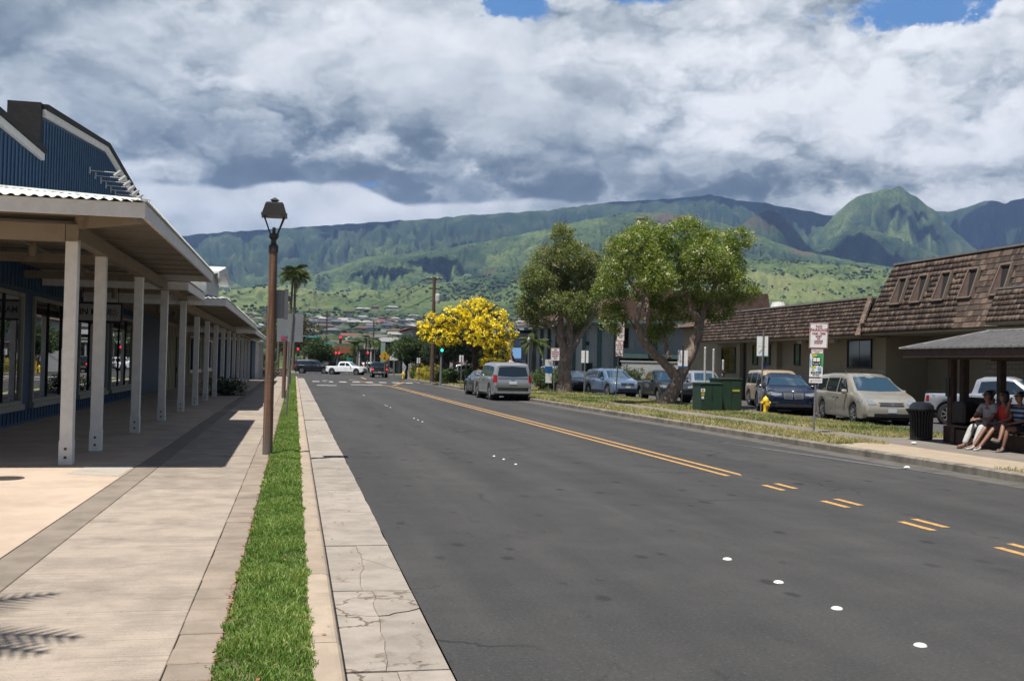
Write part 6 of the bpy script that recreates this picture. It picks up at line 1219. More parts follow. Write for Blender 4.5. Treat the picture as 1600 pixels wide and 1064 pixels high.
# yellow trumpet tree
LYL = leafmat('yellow_flower', (.66, .47, .015), (.84, .66, .03), (.90, .76, .10), .25, .6); LTW = leafmat('sparse_olive_leaf', (.05, .05, .02), (.12, .12, .05), (.22, .2, .1))
fy = lambda x, y, rx, ry, dy=0.: (9.24 + (x - 650) * .0515, 78 + dy, .16 + (600 - y) * .0508, rx * .0515, (rx + ry) * .5 * .055, ry * .0508)
by = [fy(738, 488, 28, 20, 0), fy(768, 495, 26, 22, .8), fy(706, 500, 26, 16, -.5), fy(676, 508, 20, 14, .4), fy(690, 528, 22, 14, -.8), fy(665, 520, 10, 14, 0), fy(785, 520, 20, 24, -.3), fy(750, 520, 30, 24, -1.3), fy(780, 550, 22, 22, .2), fy(722, 520, 26, 16, 1.2), fy(764, 572, 20, 14, -.5), fy(798, 515, 12, 16, .4), fy(750, 475, 16, 12, .2)]
pyy = lambda x, y, dy=0.: (9.24 + (x - 650) * .0515, 78 + dy, .16 + (600 - y) * .0508)
ly = [[(pyy(745, 604), .30), (pyy(743, 575), .26), (pyy(742, 550), .22)], [(pyy(742, 552), .2), (pyy(735, 525), .16), (pyy(728, 500), .1)], [(pyy(742, 552), .16), (pyy(760, 520), .12), (pyy(775, 495), .06)], [(pyy(741, 545), .14), (pyy(715, 525), .1), (pyy(682, 515), .06)], [(pyy(743, 560), .12), (pyy(765, 550), .09), (pyy(780, 535), .05)]]
add_tree('yellow_flowering_tree', (14.1, 78, .1), ly, by, LYL, 12500, .15, 'tree covered in bright yellow trumpet flowers above the parked cars', bark=DBARK, clump=.24, per=14, shell=.7, aspect=.85, extra=[('sparse_leaves', LTW, 15000, .13, .4, .5)], twigs=70)
# broadleaf trees behind, generic
def bushy(name, x, y, z0, H, R_, n, sz, lm, label, cat='tree', th=.35, seed=0, grp=None, bark=DBARK, flat=.8):
    rs = random.Random(seed + int(x * 7 + y)); bl = []; tz = z0 + H * th
    for k in range(9):
        a = rs.uniform(0, 6.28); q = rs.uniform(0, .62) * R_; s_ = rs.uniform(.38, .6) * R_; bl.append((x + q * math.cos(a), y + q * math.sin(a), rs.uniform(tz + s_ * .5, z0 + H - s_ * flat * .8) if z0 + H - s_ * flat * .8 > tz + s_ * .5 else tz + s_ * .5, s_, s_, s_ * flat))
    lb = [[((x, y, z0 - .1), .035 * H), ((x + .05 * R_, y, z0 + H * th), .026 * H), ((x - .05 * R_, y, z0 + H * .6), .016 * H)]] + [[((x, y, z0 + H * th * .9), .018 * H), (tuple(b[:3]), .008 * H)] for b in bl[:5]]
    return add_tree(name, (x, y, z0), lb, bl, lm, n, sz, label, cat, bark, clump=.16 * R_, per=20, twigs=12, grp=grp)
LDG = leafmat('dark_green_leaf', (.012, .030, .010), (.030, .062, .018), (.075, .12, .035)); LMG = leafmat('mid_green_leaf', (.028, .055, .014), (.06, .10, .028), (.13, .17, .06)); LOL = leafmat('olive_brown_leaf', (.055, .05, .028), (.11, .10, .055), (.20, .18, .10)); LHG = leafmat('hedge_leaf', (.03, .07, .015), (.08, .14, .03), (.2, .25, .06)); LYH = leafmat('yellow_hedge_flower', (.3, .3, .03), (.5, .42, .04), (.65, .55, .08))
bushy('broadleaf_tree', 14.0, 93, 0, 5.6, 2.9, 15000, .2, LDG, 'dark glossy tree left of the yellow flowering tree')
bushy('broadleaf_tree', 11.6, 106, 0, 4.6, 2.6, 11000, .2, LMG, 'mid green tree beside the pedestrian warning sign'); bushy('broadleaf_tree', 17.0, 96, 0, 5.4, 3.0, 12000, .2, LDG, 'dark tree standing behind the yellow flowering tree')
bushy('broadleaf_tree', 16.8, 84, 0, 2.9, 1.9, 8000, .16, LDG, 'low dark tree under the right side of the yellow crown'); bushy('broadleaf_tree', 3.6, 148, .2, 5.0, 3.2, 7000, .28, LMG, 'green rounded tree beyond the crossing black suv')
bushy('broadleaf_tree', -1.5, 156, .2, 8.5, 5., 9000, .3, LOL, 'brownish dry tree behind the distant street sign backs'); bushy('broadleaf_tree', 22.5, 132, 0, 9., 5., 9000, .3, LOL, 'dry olive tree behind the green building roof'); bushy('broadleaf_tree', 8.0, 152, .3, 2.6, 1.8, 4000, .25, LMG, 'small green tree in front of the orange roofed building')
bushy('shrub', -2.95, 46.0, .1, .75, 1.1, 4500, .07, LDG, 'low dark shrub between porch posts beside the sidewalk', 'shrub', th=.1); bushy('shrub', -2.6, 100.5, .1, 1.7, 1.5, 4000, .12, LMG, 'green shrub above the stone wall at the far left corner', 'shrub', th=.1)
bushy('shrub', 26.5, 76.5, 0, 1.8, 1.6, 4000, .12, LMG, 'light green shrub in front of the white garden wall', 'shrub', th=.1)
# hedge of clipped and flowering bushes: individual bushes
for i, (x, y, h, r, lm) in enumerate(((12.6, 80, 1.35, 1.1, LHG), (13.9, 79.5, 1.5, 1.2, LHG), (12.1, 84, 1.2, 1.1, LHG), (15.4, 81, 1.4, 1.2, LDG), (12.3, 90, 1.3, 1.2, LYH), (12.4, 95.5, 1.4, 1.3, LYH), (12.6, 101, 1.4, 1.3, LHG), (12.9, 107, 1.6, 1.4, LYH), (15.9, 63.5, 1.4, 1.1, LHG), (17.2, 66, 1.5, 1.1, LHG))):
    bushy('bush', x, y, .1, h, r, 3600, .11, lm, ['clipped green bush right of the utility pole', 'green bush with pale flowers beside the traffic signal pole', 'green bush directly left of the utility pole', 'dark bush under the yellow tree trunk', 'yellow flowering bush nearest the two bollards', 'yellow flowering bush between the bollards', 'green bush behind the left bollard', 'farthest yellow flowering bush by the warning sign', 'light green bush beside the blue and white board', 'light green bush behind the blue and white board'][i], 'bush', th=.05, grp='bushes of the roadside hedge')
# palms
FROND = leafmat('palm_frond', (.03, .06, .015), (.075, .12, .03), (.18, .20, .07))
def frond_mesh(L, seed, droop=1.):
    rs = random.Random(seed); V = []; F = []; T = []
    spine = []; 
    for i in range(13):
        k = i / 12; spine.append(Vector((L * (k - .12 * k * k), 0, L * (.42 * k - .75 * droop * k * k))))
    for i in range(1, 13):
        for s in (-1, 1):
            for q in (0, .5):
                p = spine[i - 1].lerp(spine[i], q); ll = L * .30 * math.sin(math.pi * min(.97, .12 + .85 * (i + q) / 13)) * rs.uniform(.85, 1.1); d = (spine[i] - spine[i - 1]).normalized(); o = Vector((0, s, 0)) * ll * .85 + d * ll * .5 + Vector((0, 0, -ll * rs.uniform(.25, .6))); w = d * L * .018
                b = len(V); V += [p - w, p + w, p + o * .6 + w * .8 + Vector((0, 0, .04 * L)), p + o]; F.append((b, b + 1, b + 2, b + 3)); T += [rs.random()] * 4
    for i in range(12):
        b = len(V); w = Vector((0, L * .008, 0)); V += [spine[i] - w, spine[i] + w, spine[i + 1] + w, spine[i + 1] - w]; F.append((b, b + 1, b + 2, b + 3)); T += [.9] * 4
    return raw_mesh('frond', np.array(V), np.array(F), FROND, dict(tone=np.array(T)))
def palm(x, y, z0, H, L, n, label, r=.16, lean=.3, seed=0, trunks=1):
    root = empty('palm_tree', (x, y, z0), 0, label, 'palm tree', 'palm trees'); rs = random.Random(seed)
    for tnum in range(trunks):
        dx = tnum * .7; top_ = Vector((lean + dx * .4, 0, H - tnum * .5)); M().tube([(dx, 0, -.1), (dx + lean * .2, 0, H * .35), (dx * .7 + lean * .55, 0, H * .7), top_], [r * 1.3, r, r * .85, r * .7], 10).build('trunk', PALMB, root, world=False, smooth=60)
        f0_ = frond_mesh(L, seed + tnum, rs.uniform(.8, 1.1)); me = f0_.data; bpy.data.objects.remove(f0_)
        for k in range(n):
            a = 2 * math.pi * k / n * 2.4 + rs.uniform(-.2, .2); o = bpy.data.objects.new('frond', me); COL.objects.link(o); o.parent = root; o.location = top_; tilt = rs.uniform(-.75, .75); o.rotation_euler = (rs.uniform(-.2, .2), tilt, a); s_ = rs.uniform(.8, 1.1); o.scale = (s_, s_, s_)
    return root
palm(-.9, 150, .3, 14.4, 3.0, 24, 'tall double trunk palm tree rising behind the lamp post', .2, .4, 3, 2); palm(-1.9, 120, 0, 7.4, 1.7, 16, 'shorter palm crown showing just left of the sign board', .14, .1, 5)
for i, (x, y, h) in enumerate(((8.3, 142, 3.9), (10.1, 147, 4.6), (11.9, 141, 4.2), (13.1, 149, 4.4))): palm(x, y, .2, h, 1.9, 16, ['leftmost palm of the low cluster beyond the intersection', 'second palm of the low cluster beyond the intersection', 'third palm of the low cluster beyond the intersection', 'rightmost palm of the low cluster beyond the intersection'][i], .13, .1, 20 + i)
palm(22.0, 92, 0, 3.9, 2.0, 16, 'young drooping palm in front of the blue awning shop', .13, .2, 31); palm(-4.75, 5.2, .1, 4.9, 2.25, 18, 'palm standing on the plaza close to the left of the camera', .15, .3, 44)
# hillside trees ------------------------------------------------------
ico = bmesh.new(); bmesh.ops.create_icosphere(ico, subdivisions=1, radius=1); IV = np.array([v.co[:] for v in ico.verts]); IF = np.array([[v.index for v in f.verts] for f in ico.faces]); ico.free()
ico = bmesh.new(); bmesh.ops.create_icosphere(ico, subdivisions=2, radius=1); IV2 = np.array([v.co[:] for v in ico.verts]); IF2 = np.array([[v.index for v in f.verts] for f in ico.faces]); ico.free()
def blobs_mesh(name, X, Y, Z, S, H, mat, v0=IV, f0=IF, rough=.28, tones=None):
    n = len(X); m_ = len(v0); a = RNG.random(n) * 6.28; c, s = np.cos(a), np.sin(a); V = np.repeat(v0[None], n, 0) * (1 + rough * RNG.standard_normal((n, m_, 1)))
    x = V[..., 0] * c[:, None] - V[..., 1] * s[:, None]; y = V[..., 0] * s[:, None] + V[..., 1] * c[:, None]
    P = np.stack([x * S[:, None] + X[:, None], y * S[:, None] + Y[:, None], (V[..., 2] * .5 + .42) * H[:, None] + Z[:, None]], -1); F = f0[None] + (np.arange(n) * m_)[:, None, None]
    tn = RNG.random(n) if tones is None else tones; o = raw_mesh(name, P.reshape(-1, 3), F.reshape(-1, 3), mat, dict(tone=np.clip(np.repeat(tn, m_) + .12 * RNG.standard_normal(n * m_), 0, 1))); o['kind'] = 'stuff'; return o
HT = leafmat('hillside_tree', (.010, .022, .010), (.026, .047, .019), (.07, .09, .04), .1, .9)
def hgt(a, d): h, l, g = terrain_h(a, d); return h
n = 6500; a = -9 + 52 * RNG.random(n); d = 330 + 1500 * RNG.random(n) ** .8; X_ = d * np.sin(np.radians(a)); Y_ = d * np.cos(np.radians(a))
dn = fbm2(X_ / 90 + 3, Y_ / 150, 3, 77); ok = (RNG.random(n) < np.clip(.8 + 1.5 * dn, .1, 1)) | (d > 1450) & (d < 1750) & (RNG.random(n) < .7); a, d, X_, Y_ = a[ok], d[ok], X_[ok], Y_[ok]; n = len(a)
H_ = (2.8 + 4.2 * RNG.random(n) ** 1.6); blobs_mesh('town_trees', X_, Y_, hgt(a, d) - .3, H_ * (.45 + .4 * RNG.random(n)), H_, HT, IV2, IF2, .16)
n = 70000; a = -12 + 55 * RNG.random(n); d = 1650 + 3900 * RNG.random(n); hh, ll, gg = terrain_h(a, d); X_ = d * np.sin(np.radians(a)); Y_ = d * np.cos(np.radians(a))
vv = .5 + .42 * fbm2(X_ / 420, Y_ / 420, 5, 71) + .25 * fbm2(X_ / 90, Y_ / 90, 4, 72); ok = RNG.random(n) < np.clip((vv - .56) * 3.2 + .8 * gg * (ll >= 2) + .12 * (ll >= 3), .01, .9); a, d, hh, X_, Y_ = a[ok], d[ok], hh[ok], X_[ok], Y_[ok]; n = len(a)
H_ = 3. + 4.5 * RNG.random(n) ** 1.5; blobs_mesh('hillside_trees', X_, Y_, hh - .6, H_ * (.5 + .5 * RNG.random(n)), H_, HT, IV, IF, .25)
# ---------------------------------------------------------------- town on the slope
WALLS = [painted('house_wall_cream', (.50, .46, .38)), painted('house_wall_white', (.62, .62, .60)), painted('house_wall_green', (.34, .38, .34)), painted('house_wall_tan', (.40, .33, .25))]
ROOFS = [('grey', concrete('grey_house_roof', (.20, .20, .21), (.15, .15, .16))), ('dark blue grey', concrete('slate_house_roof', (.10, .115, .15), (.08, .09, .12))), ('brown', concrete('brown_house_roof', (.16, .11, .085), (.12, .08, .06))), ('pale', concrete('pale_house_roof', (.44, .43, .40), (.36, .35, .33))), ('red', concrete('red_house_roof', (.32, .11, .085), (.26, .09, .07)))]
def house_meshes(w, dpt, h, rh):
    wall = M().box(-w / 2, w / 2, -dpt / 2, dpt / 2, -3, h).build('wall', WALLS[0], link=False).data
    e = .8; rr = w / 2 - dpt / 2 * .7
    roof = M().add([(-w / 2 - e, -dpt / 2 - e, h - .1), (w / 2 + e, -dpt / 2 - e, h - .1), (w / 2 + e, dpt / 2 + e, h - .1), (-w / 2 - e, dpt / 2 + e, h - .1), (-rr, 0, h + rh), (rr, 0, h + rh)], [(0, 3, 2, 1), (0, 1, 5, 4), (2, 3, 4, 5), (1, 2, 5), (3, 0, 4)]).build('roof', ROOFS[0][1], link=False).data
    win = M().box(-.7, .7, -.06, .06, -.55, .55).build('window', DWIN, link=False).data; return w, dpt, h, wall, roof, win
HM = [house_meshes(11, 7.5, 2.8, 1.7), house_meshes(14, 8, 2.9, 1.9), house_meshes(9, 7, 5.2, 1.6), house_meshes(17, 8, 3., 1.5)]
rs = random.Random(11); placed = []
def slopez(x, y):
    d = math.hypot(x, y); a = math.degrees(math.atan2(x, y)); return float(terrain_h(np.array([a]), np.array([d]))[0][0])
def house(x, y, kind, ri, wi, rot, label, cat='house', grp=None, sc=1.):
    z = slopez(x, y); r = empty('house', (x, y, z), rot, label, cat, grp); r.scale = (sc,) * 3; w, dpt, h, wall, roof, win = HM[kind]
    for me, nm, mt in ((wall, 'wall', WALLS[wi]), (roof, 'roof', ROOFS[ri][1])):
        o = inst(me, nm, (0, 0, 0), r); o.material_slots[0].link = 'OBJECT'; o.material_slots[0].material = mt
    for k in range(max(2, int(w / 4))): inst(win, 'window', (-w / 2 + (k + .5) * w / max(2, int(w / 4)), -dpt / 2 - .03, 1.5 if h < 4 else 3.8), r)
    return r
tries = 0
while len(placed) < 230 and tries < 9000:
    tries += 1; a = rs.choice((rs.uniform(-6.5, -2), rs.uniform(-.5, 8), rs.uniform(-.5, 8), rs.uniform(-.5, 8), rs.uniform(8, 15))); d = 420 + 1150 * rs.random() ** .8; x, y = d * math.sin(R(a)), d * math.cos(R(a))
    if any(math.hypot(x - p[0], (y - p[1]) * .45) < 13.5 for p in placed): continue
    placed.append((x, y)); ri = rs.choices(range(5), (4, 4, 3, 3, .6))[0]; k = rs.choices(range(4), (4, 3, 2, 1))[0]
    side = 'left of the lamp post' if a < -2 else ('behind the intersection' if a < 8 else 'behind the roadside trees'); deep = 'lower' if d < 800 else ('middle' if d < 1200 else 'upper')
    house(x, y, k, ri, rs.randrange(4), rs.uniform(-.5, .5), f'{ROOFS[ri][0]} roofed house among trees on the {deep} hillside {side}', grp=f'{ROOFS[ri][0]} roofed houses on the {deep} slope {side}', sc=1.12)
def atang(px, d):   # azimuth seen at column px on the horizon
    return math.degrees(math.atan((px - 460) / 1556 / (1 + (px - 460) / 1556 * .218))) if False else (12.29 + math.degrees(math.atan((px - 800) / 1556)))
for px, d, k, ri, wi, sc, lab in ((547, 700, 3, 4, 0, 1.0, 'long orange red roofed house in the middle of the lower slope'), (598, 1180, 3, 4, 1, 1.5, 'wide red roofed building highest in the town'), (545, 1800, 3, 2, 3, 1.1, 'brown roofed building alone on the pale grass slope'), (565, 1850, 3, 3, 1, 1.6, 'long white building alone on the pale grass slope'), (585, 1870, 2, 2, 3, 1.5, 'brown block beside the white building on the grass slope'), (612, 1900, 3, 3, 1, 1.3, 'pale roofed building farthest right on the grass slope'), (646, 1700, 3, 3, 1, 1.2, 'white roofed shed on the slope behind the utility pole')):
    a = atang(px, d); house(d * math.sin(R(a)), d * math.cos(R(a)), k, ri, wi, rs.uniform(-.2, .2), lab, 'building', sc=sc)
# buildings just past the intersection
ob = empty('orange_roof_shop', (8, 158, .3), label='low building with an orange tiled roof beyond the intersection', cat='building'); ORR = concrete('orange_tile_roof', (.42, .17, .09), (.34, .13, .07))
M().box(4.5, 12.5, 155, 164, 0, 2.9).build('wall', OFW, ob); M().prism([(4, 2.9), (13, 2.9), (11, 4.0), (6, 4.0)], 'y', 154, 165).build('roof', ORR, ob)
for i in range(4): far_window(ob, 5.2 + i * 1.8, 6.2 + i * 1.8, 155, .8, 2.1, OFW)
wh = empty('white_bus', (4.3, 152.5, .2), label='white bus parked beyond the intersection behind the trees', cat='bus'); M().cbox(1.6, 5.0, 151.5, 154, .5, 3.2, .15).build('body', WHTP, wh); M().box(1.9, 4.7, 151.46, 151.49, 1.7, 2.6).build('window', CGL, wh); M().box(1.6, 5.0, 151.45, 151.49, .9, 1.1).build('stripe', RED, wh)
for x in (2.2, 4.4): M().cyl((x, 151.4, .5), (x, 151.7, .5), .45, n=16).build('wheel', TYRE, wh)
gs = empty('gas_station_canopy', (14.4, 142, .2), label='flat white canopy roof with green sign pillar beyond the intersection', cat='canopy'); M().box(12.0, 18.5, 139, 147, 4.55, 5.15).build('roof', PWHITE, gs); M().box(12.3, 18.2, 139.3, 146.7, 4.2, 4.54).build('soffit', BPL, gs)
for x in (12.8, 17.6): M().box(x, x + .4, 142, 142.4, 0, 4.2).build('post', OFW, gs)
M().box(11.6, 12.2, 138, 138.3, 0, 4.4).build('sign_pillar', painted('pale_green_pillar', (.3, .45, .38)), gs)
lb = empty('dark_shopfront', (13, 150, .2), label='dark glazed shopfront with white columns beyond the intersection', cat='building'); M().box(9, 22, 150, 160, 0, 3.6).build('wall', painted('grey_wall', (.12, .13, .14)), lb); M().box(8.7, 22.3, 149.6, 160, 3.6, 3.9).build('roof', OFW, lb)
for i in range(8): M().box(9.3 + i * 1.7, 9.5 + i * 1.7, 149.7, 149.9, 0, 3.6).build('column', OFW, lb)
for i in range(6): far_window(lb, 9.9 + i * 1.9, 11.0 + i * 1.9, 150, .5, 2.6, BPL)
st = empty('stone_wall', (-2, 99.5, .1), label='low dry stone wall at the far left corner below the shrub', cat='wall'); rs2 = random.Random(3); STN = pm('lava_stone', (.16, .14, .12), (.08, .07, .065), rough=.95, rnd=.35, bump=.6)
for r_ in range(3):
    x = -3.8
    while x < -.9: w = rs2.uniform(.22, .4); q = M().cbox(-w / 2, w / 2, -.2, .2, 0, .27, .05).build('stone', STN, st, world=False); q.location = (x + w / 2 + 2 - .0, 99.0 - 99.5, r_ * .28 + rs2.uniform(-.02, .02)); x += w + .02
sk = empty('smokestack', (93.5, 262, 0), label='tall cream smokestack top showing above the leaning paperbark crown', cat='smokestack'); 
a = 12.29 + math.degrees(math.atan(200 / 1556)); sx_, sy__ = 270 * math.sin(R(a)), 270 * math.cos(R(a)); sk.location = (sx_, sy__, 0); M().lathe([(2.6, 0), (1.45, 39.2), (1.75, 39.4), (1.75, 40.3), (1.4, 40.5), (1.4, 41.4), (1.6, 41.6), (1.6, 42.2), (1.1, 42.2)], (sx_, sy__, 0), 20).build('shaft', concrete('cream_stack', (.40, .36, .30), (.3, .27, .23)), sk)
# signals -------------------------------------------------------------
SIGH = pm('signal_housing', (.02, .025, .022), rough=.6)
def lens(col, st_): return pm('lens_' + col, {'red': (.8, .02, .03), 'green': (.02, .7, .45), 'off_amber': (.09, .05, .01), 'off_green': (.01, .06, .04), 'off_red': (.08, .01, .01)}[col], rough=.3, emit={'red': (1, .02, .05), 'green': (.03, 1, .62)}.get(col), estr=st_ * .6)
LR, LG_, LAO, LGO, LRO = lens('red', 3.2), lens('green', 2.6), lens('off_amber', 0), lens('off_green', 0), lens('off_red', 0)
def signal_head(par, x, y, zt, on):
    h = M().cbox(x - .17, x + .17, y - .12, y + .1, zt - 1.05, zt, .02).build('signal_head', SIGH, par)
    for i, nm in enumerate(('red', 'amber', 'green')):
        z = zt - .18 - i * .345; mt = {'red': LR if on == 'red' else LRO, 'amber': LAO, 'green': LG_ if on == 'green' else LGO}[nm]
        M().lathe([(0.001, -.03), (.10, -.025), (.15, 0)], (x, y - .13, z), 14, 'y', caps=False).build('lens', mt, h)
        M().tube([(x - .15, y - .2, z + .06), (x, y - .22, z + .16), (x + .15, y - .2, z + .06)], .012, 4).build('visor', SIGH, h)
def sig_pole(x, y, h, label, heads, arm=None, base=0.):
    o = empty('traffic_signal', (x, y, base), label=label, cat='traffic signal', group='traffic signals at the intersection'); M().cyl((x, y, base), (x, y, base + h), .10, .07, n=10).build('pole', GALV, o)
    if arm: M().tube([(x, y, base + h - .3), (arm, y, base + h)], [.06, .04], 8).build('arm', GALV, o)
    for hx, zt, on in heads: signal_head(o, hx, y, zt, on)
    return o
sg1 = sig_pole(-.9, 141, 5.3, 'traffic signal with a long mast arm and green street sign on the left', [(.45, 3.45, 'red')], arm=5.3); M().box(1.4, 3.3, 140.9, 140.95, 4.85, 5.2).build('street_name_sign', painted('sign_teal', (.02, .26, .22)), sg1); text_mesh('lettering', 'Wainee St', .24, SWH, sg1, (2.35, 140.88, 5.02), (1, 0, 0), (0, 0, 1))
sig_pole(-1.4, 137, 3.4, 'red traffic signal low at the far left kerb', [(-1.2, 3.2, 'red')]); sg2 = sig_pole(9.95, 140, 5.3, 'traffic signal pole with a curved arm over the dark pickup', [(9.95, 3.15, 'red'), (6.15, 5.2, 'red')], arm=6.0); M().box(3.9, 5.7, 139.9, 139.95, 4.0, 4.35).build('street_name_sign', MATS['sign_teal'], sg2); text_mesh('lettering', 'Front St', .24, SWH, sg2, (4.8, 139.88, 4.17), (1, 0, 0), (0, 0, 1)); M().tube([(6., 140, 5.3), (5.6, 140, 4.6), (4.8, 140, 4.36)], .03, 6).build('hanger', GALV, sg2)
sig_pole(5.9, 143, 3.0, 'small red signal behind the white pickup', [(5.7, 3.05, 'red'), (6.15, 3.05, 'red')]); s5 = sig_pole(12.6, 139, 3.7, 'traffic signal by the canopy pillar', [(12.6, 3.9, 'off')])
s6 = sig_pole(10.72, 74, 2.35, 'slim signal pole showing a bright green light under the yellow tree', [], base=.14); M().cbox(10.60, 10.88, 73.9, 74.1, 2.35, 2.95, .02).build('signal_head', SIGH, s6); M().lathe([(0.001, -.03), (.08, -.02), (.11, 0)], (10.76, 73.88, 2.72), 14, 'y', caps=False).build('lens', LG_, s6)
for i, (x, y, h) in enumerate(((11.0, 141, 3.9), (10.4, 146, 3.5), (13.4, 137, 3.2), (.2, 139, 2.4), (.8, 142, 2.6), (8.9, 146, 3.3))):
    o = empty('steel_pole', (x, y, .1), label=['thick pale steel pole right of the central signal', 'thin pale pole behind the central signal', 'pale pole right of the warning sign', 'short post at the far left corner', 'second short post at the far left corner', 'thin pale pole left of the central signal'][i], cat='pole', group='pale poles around the intersection'); M().cyl((x, y, 0), (x, y, h), .07, n=8).build('shaft', GALV, o); M().cyl((x, y, h), (x, y, h + .08), .09, n=8).build('cap', GALV, o)
wsn = empty('warning_sign', (9.5, 108, .1), label='yellow diamond pedestrian warning sign on a wrapped post', cat='sign'); M().cyl((9.5, 108, .1), (9.5, 108, 2.6), .04, n=8).build('pole', GALV, wsn)
DY = pm('diamond_yellow', (.75, .42, .02), rough=.5); M().prism([(9.5, 1.72), (10.12, 2.34), (9.5, 2.96), (8.88, 2.34)], 'y', 107.9, 107.93).build('diamond', DY, wsn)
q = M(); q.cyl((9.5, 107.88, 2.58), (9.5, 107.89, 2.58), .06, n=8); q.beam((9.5, 107.88, 2.5), (9.5, 107.88, 2.3), .01, .14, (0, 1, 0)); q.beam((9.48, 107.88, 2.3), (9.38, 107.88, 2.08), .01, .05, (0, 1, 0)); q.beam((9.52, 107.88, 2.3), (9.64, 107.88, 2.1), .01, .05, (0, 1, 0)); q.build('walking_figure', BLK, wsn)
lsn = empty('lane_sign', (10.9, 112, .1), label='white lane direction sign with black arrows near the warning sign', cat='sign'); M().cyl((10.9, 112, .1), (10.9, 112, 2.6), .035, n=8).build('pole', GALV, lsn); M().box(10.4, 11.4, 111.9, 111.93, 1.95, 2.9).build('board', SWH, lsn)
for x, s in ((10.62, -1), (10.9, 0), (11.18, 1)): M().beam((x, 111.88, 2.1), (x, 111.88, 2.6), .01, .05, (0, 1, 0)).prism([(x + s * .1 - .08, 2.6), (x + s * .1 + .08, 2.6), (x + s * .16, 2.75)], 'y', 111.87, 111.89).build('arrow', BLK, lsn)
gsn = empty('green_sign', (7.6, 143, .2), label='small green direction sign behind the waiting grey pickup', cat='sign'); M().cyl((7.6, 143, .1), (7.6, 143, 2.2), .04, n=8).build('pole', GALV, gsn); M().box(7.2, 8.0, 142.9, 142.93, 1.75, 2.25).build('board', MATS['sign_teal'], gsn)
# utility poles and wires
UPW = pm('utility_pole_wood', (.13, .075, .05), (.08, .045, .03), rough=.9, scale=10)
def upole(x, y, z0, h, label, arm=1.3):
    o = empty('utility_pole', (x, y, z0), label=label, cat='utility pole', group='wooden utility poles'); M().tube([(x, y, z0), (x, y, z0 + h)], [.19, .13], 10).build('pole', UPW, o)
    for dz in (.15, .95): M().box(x - arm / 2 * (1 if dz < .5 else .7), x + arm / 2 * (1 if dz < .5 else .7), y - .06, y + .06, z0 + h - dz - .06, z0 + h - dz + .06).build('crossarm', UPW, o)
    q = M()
    for k in (-.45, -.2, .2, .45): q.lathe([(.03, 0), (.05, .05), (.03, .12), (0.001, .13)], (x + k * arm, y, z0 + h - .09), 8, caps=False)
    q.build('insulator', MET, o); return o
up = upole(11.3, 83, .1, 8.85, 'tall wooden utility pole with crossarms behind the yellow flowering tree'); M().lathe([(0.001, 6.75), (.2, 6.75), (.24, 7.0), (.24, 7.45), (.2, 7.55), (0.001, 7.6)], (11.62, 83, 0), 14, caps=False).build('transformer', MET, up); M().tube([(11.25, 83.4, .1), (11.25, 83.4, 6)], .02, 5).build('yellow_guard', BOY, up)
upole(6.2, 205, 1.2, 10.5, 'distant utility pole above the orange roofed building'); upole(1.5, 170, .4, 8.2, 'thin distant utility pole behind the left mast arm'); upole(14.5, 190, 1., 8.5, 'distant utility pole behind the white canopy')
WIRE = pm('wire_black', (.02, .02, .02), rough=.8); rw_ = random.Random(2)
def wire(p, q, sag, label, r=.022):
    p, q = Vector(p), Vector(q); M().tube([p.lerp(q, k / 12) - Vector((0, 0, sag * 4 * (k / 12) * (1 - k / 12))) for k in range(13)], r, 4).build('overhead_wire', WIRE, None); o = bpy.context.scene.collection.objects[-1] if False else None
def wires(lst):
    for i, (p, q, sag, lab) in enumerate(lst):
        p, q = Vector(p), Vector(q); o = M().tube([p.lerp(q, k / 12) - Vector((0, 0, sag * 4 * (k / 12) * (1 - k / 12))) for k in range(13)], .022, 4).build('overhead_wire', WIRE); tag(o, lab, 'wire', 'overhead wires')
wires([((10.8, 83, 8.9), (6.0, 205, 11.5), 1.2, 'upper left wire from the tall utility pole up the street'), ((11.8, 83, 8.9), (6.5, 205, 11.5), 1.4, 'upper right wire from the tall utility pole up the street'), ((11.3, 83, 7.4), (6.2, 205, 10.1), 1.6, 'lower wire from the tall utility pole up the street'),
       ((-30, 150, 6.6), (26, 146, 6.4), .7, 'highest cable crossing over the intersection'), ((-30, 150, 5.6), (26, 146, 5.7), .8, 'middle cable crossing over the intersection'), ((-30, 152, 4.7), (26, 148, 5.0), .7, 'lowest cable crossing over the intersection')])
# thin lamp by the awning shop and cafe umbrellas
tl = empty('street_lamp', (21.2, 90, 0), label='slim grey street lamp in front of the blue awning shop', cat='street lamp'); M().tube([(21.2, 90, 0), (21.2, 90, 3.7)], [.07, .05], 8).build('pole', GALV, tl); M().lathe([(.06, 3.7), (.16, 3.85), (.17, 4.15), (.04, 4.35), (0.001, 4.4)], (21.2, 90, 0), 10, caps=False).build('lantern', GALV, tl)
UMB = pm('pink_umbrella', (.60, .34, .30), (.52, .28, .25), rough=.8)
for i, (x, y) in enumerate(((17.6, 99), (19.4, 100.5), (21.3, 99.5))):
    u = empty('umbrella', (x, y, 0), label=['leftmost', 'middle', 'rightmost'][i] + ' pink cafe umbrella beyond the parked silver suv', cat='umbrella', group='pink cafe umbrellas'); M().cyl((x, y, 0), (x, y, 2.2), .03, n=6).build('pole', GALV, u); M().lathe([(1.3, 1.75), (1.32, 1.72), (.02, 2.32)], (x, y, 0), 8, caps=False).build('canopy', UMB, u, fix=False)
# shrubby scatter on the flat land left and right beyond buildings
m_ = None
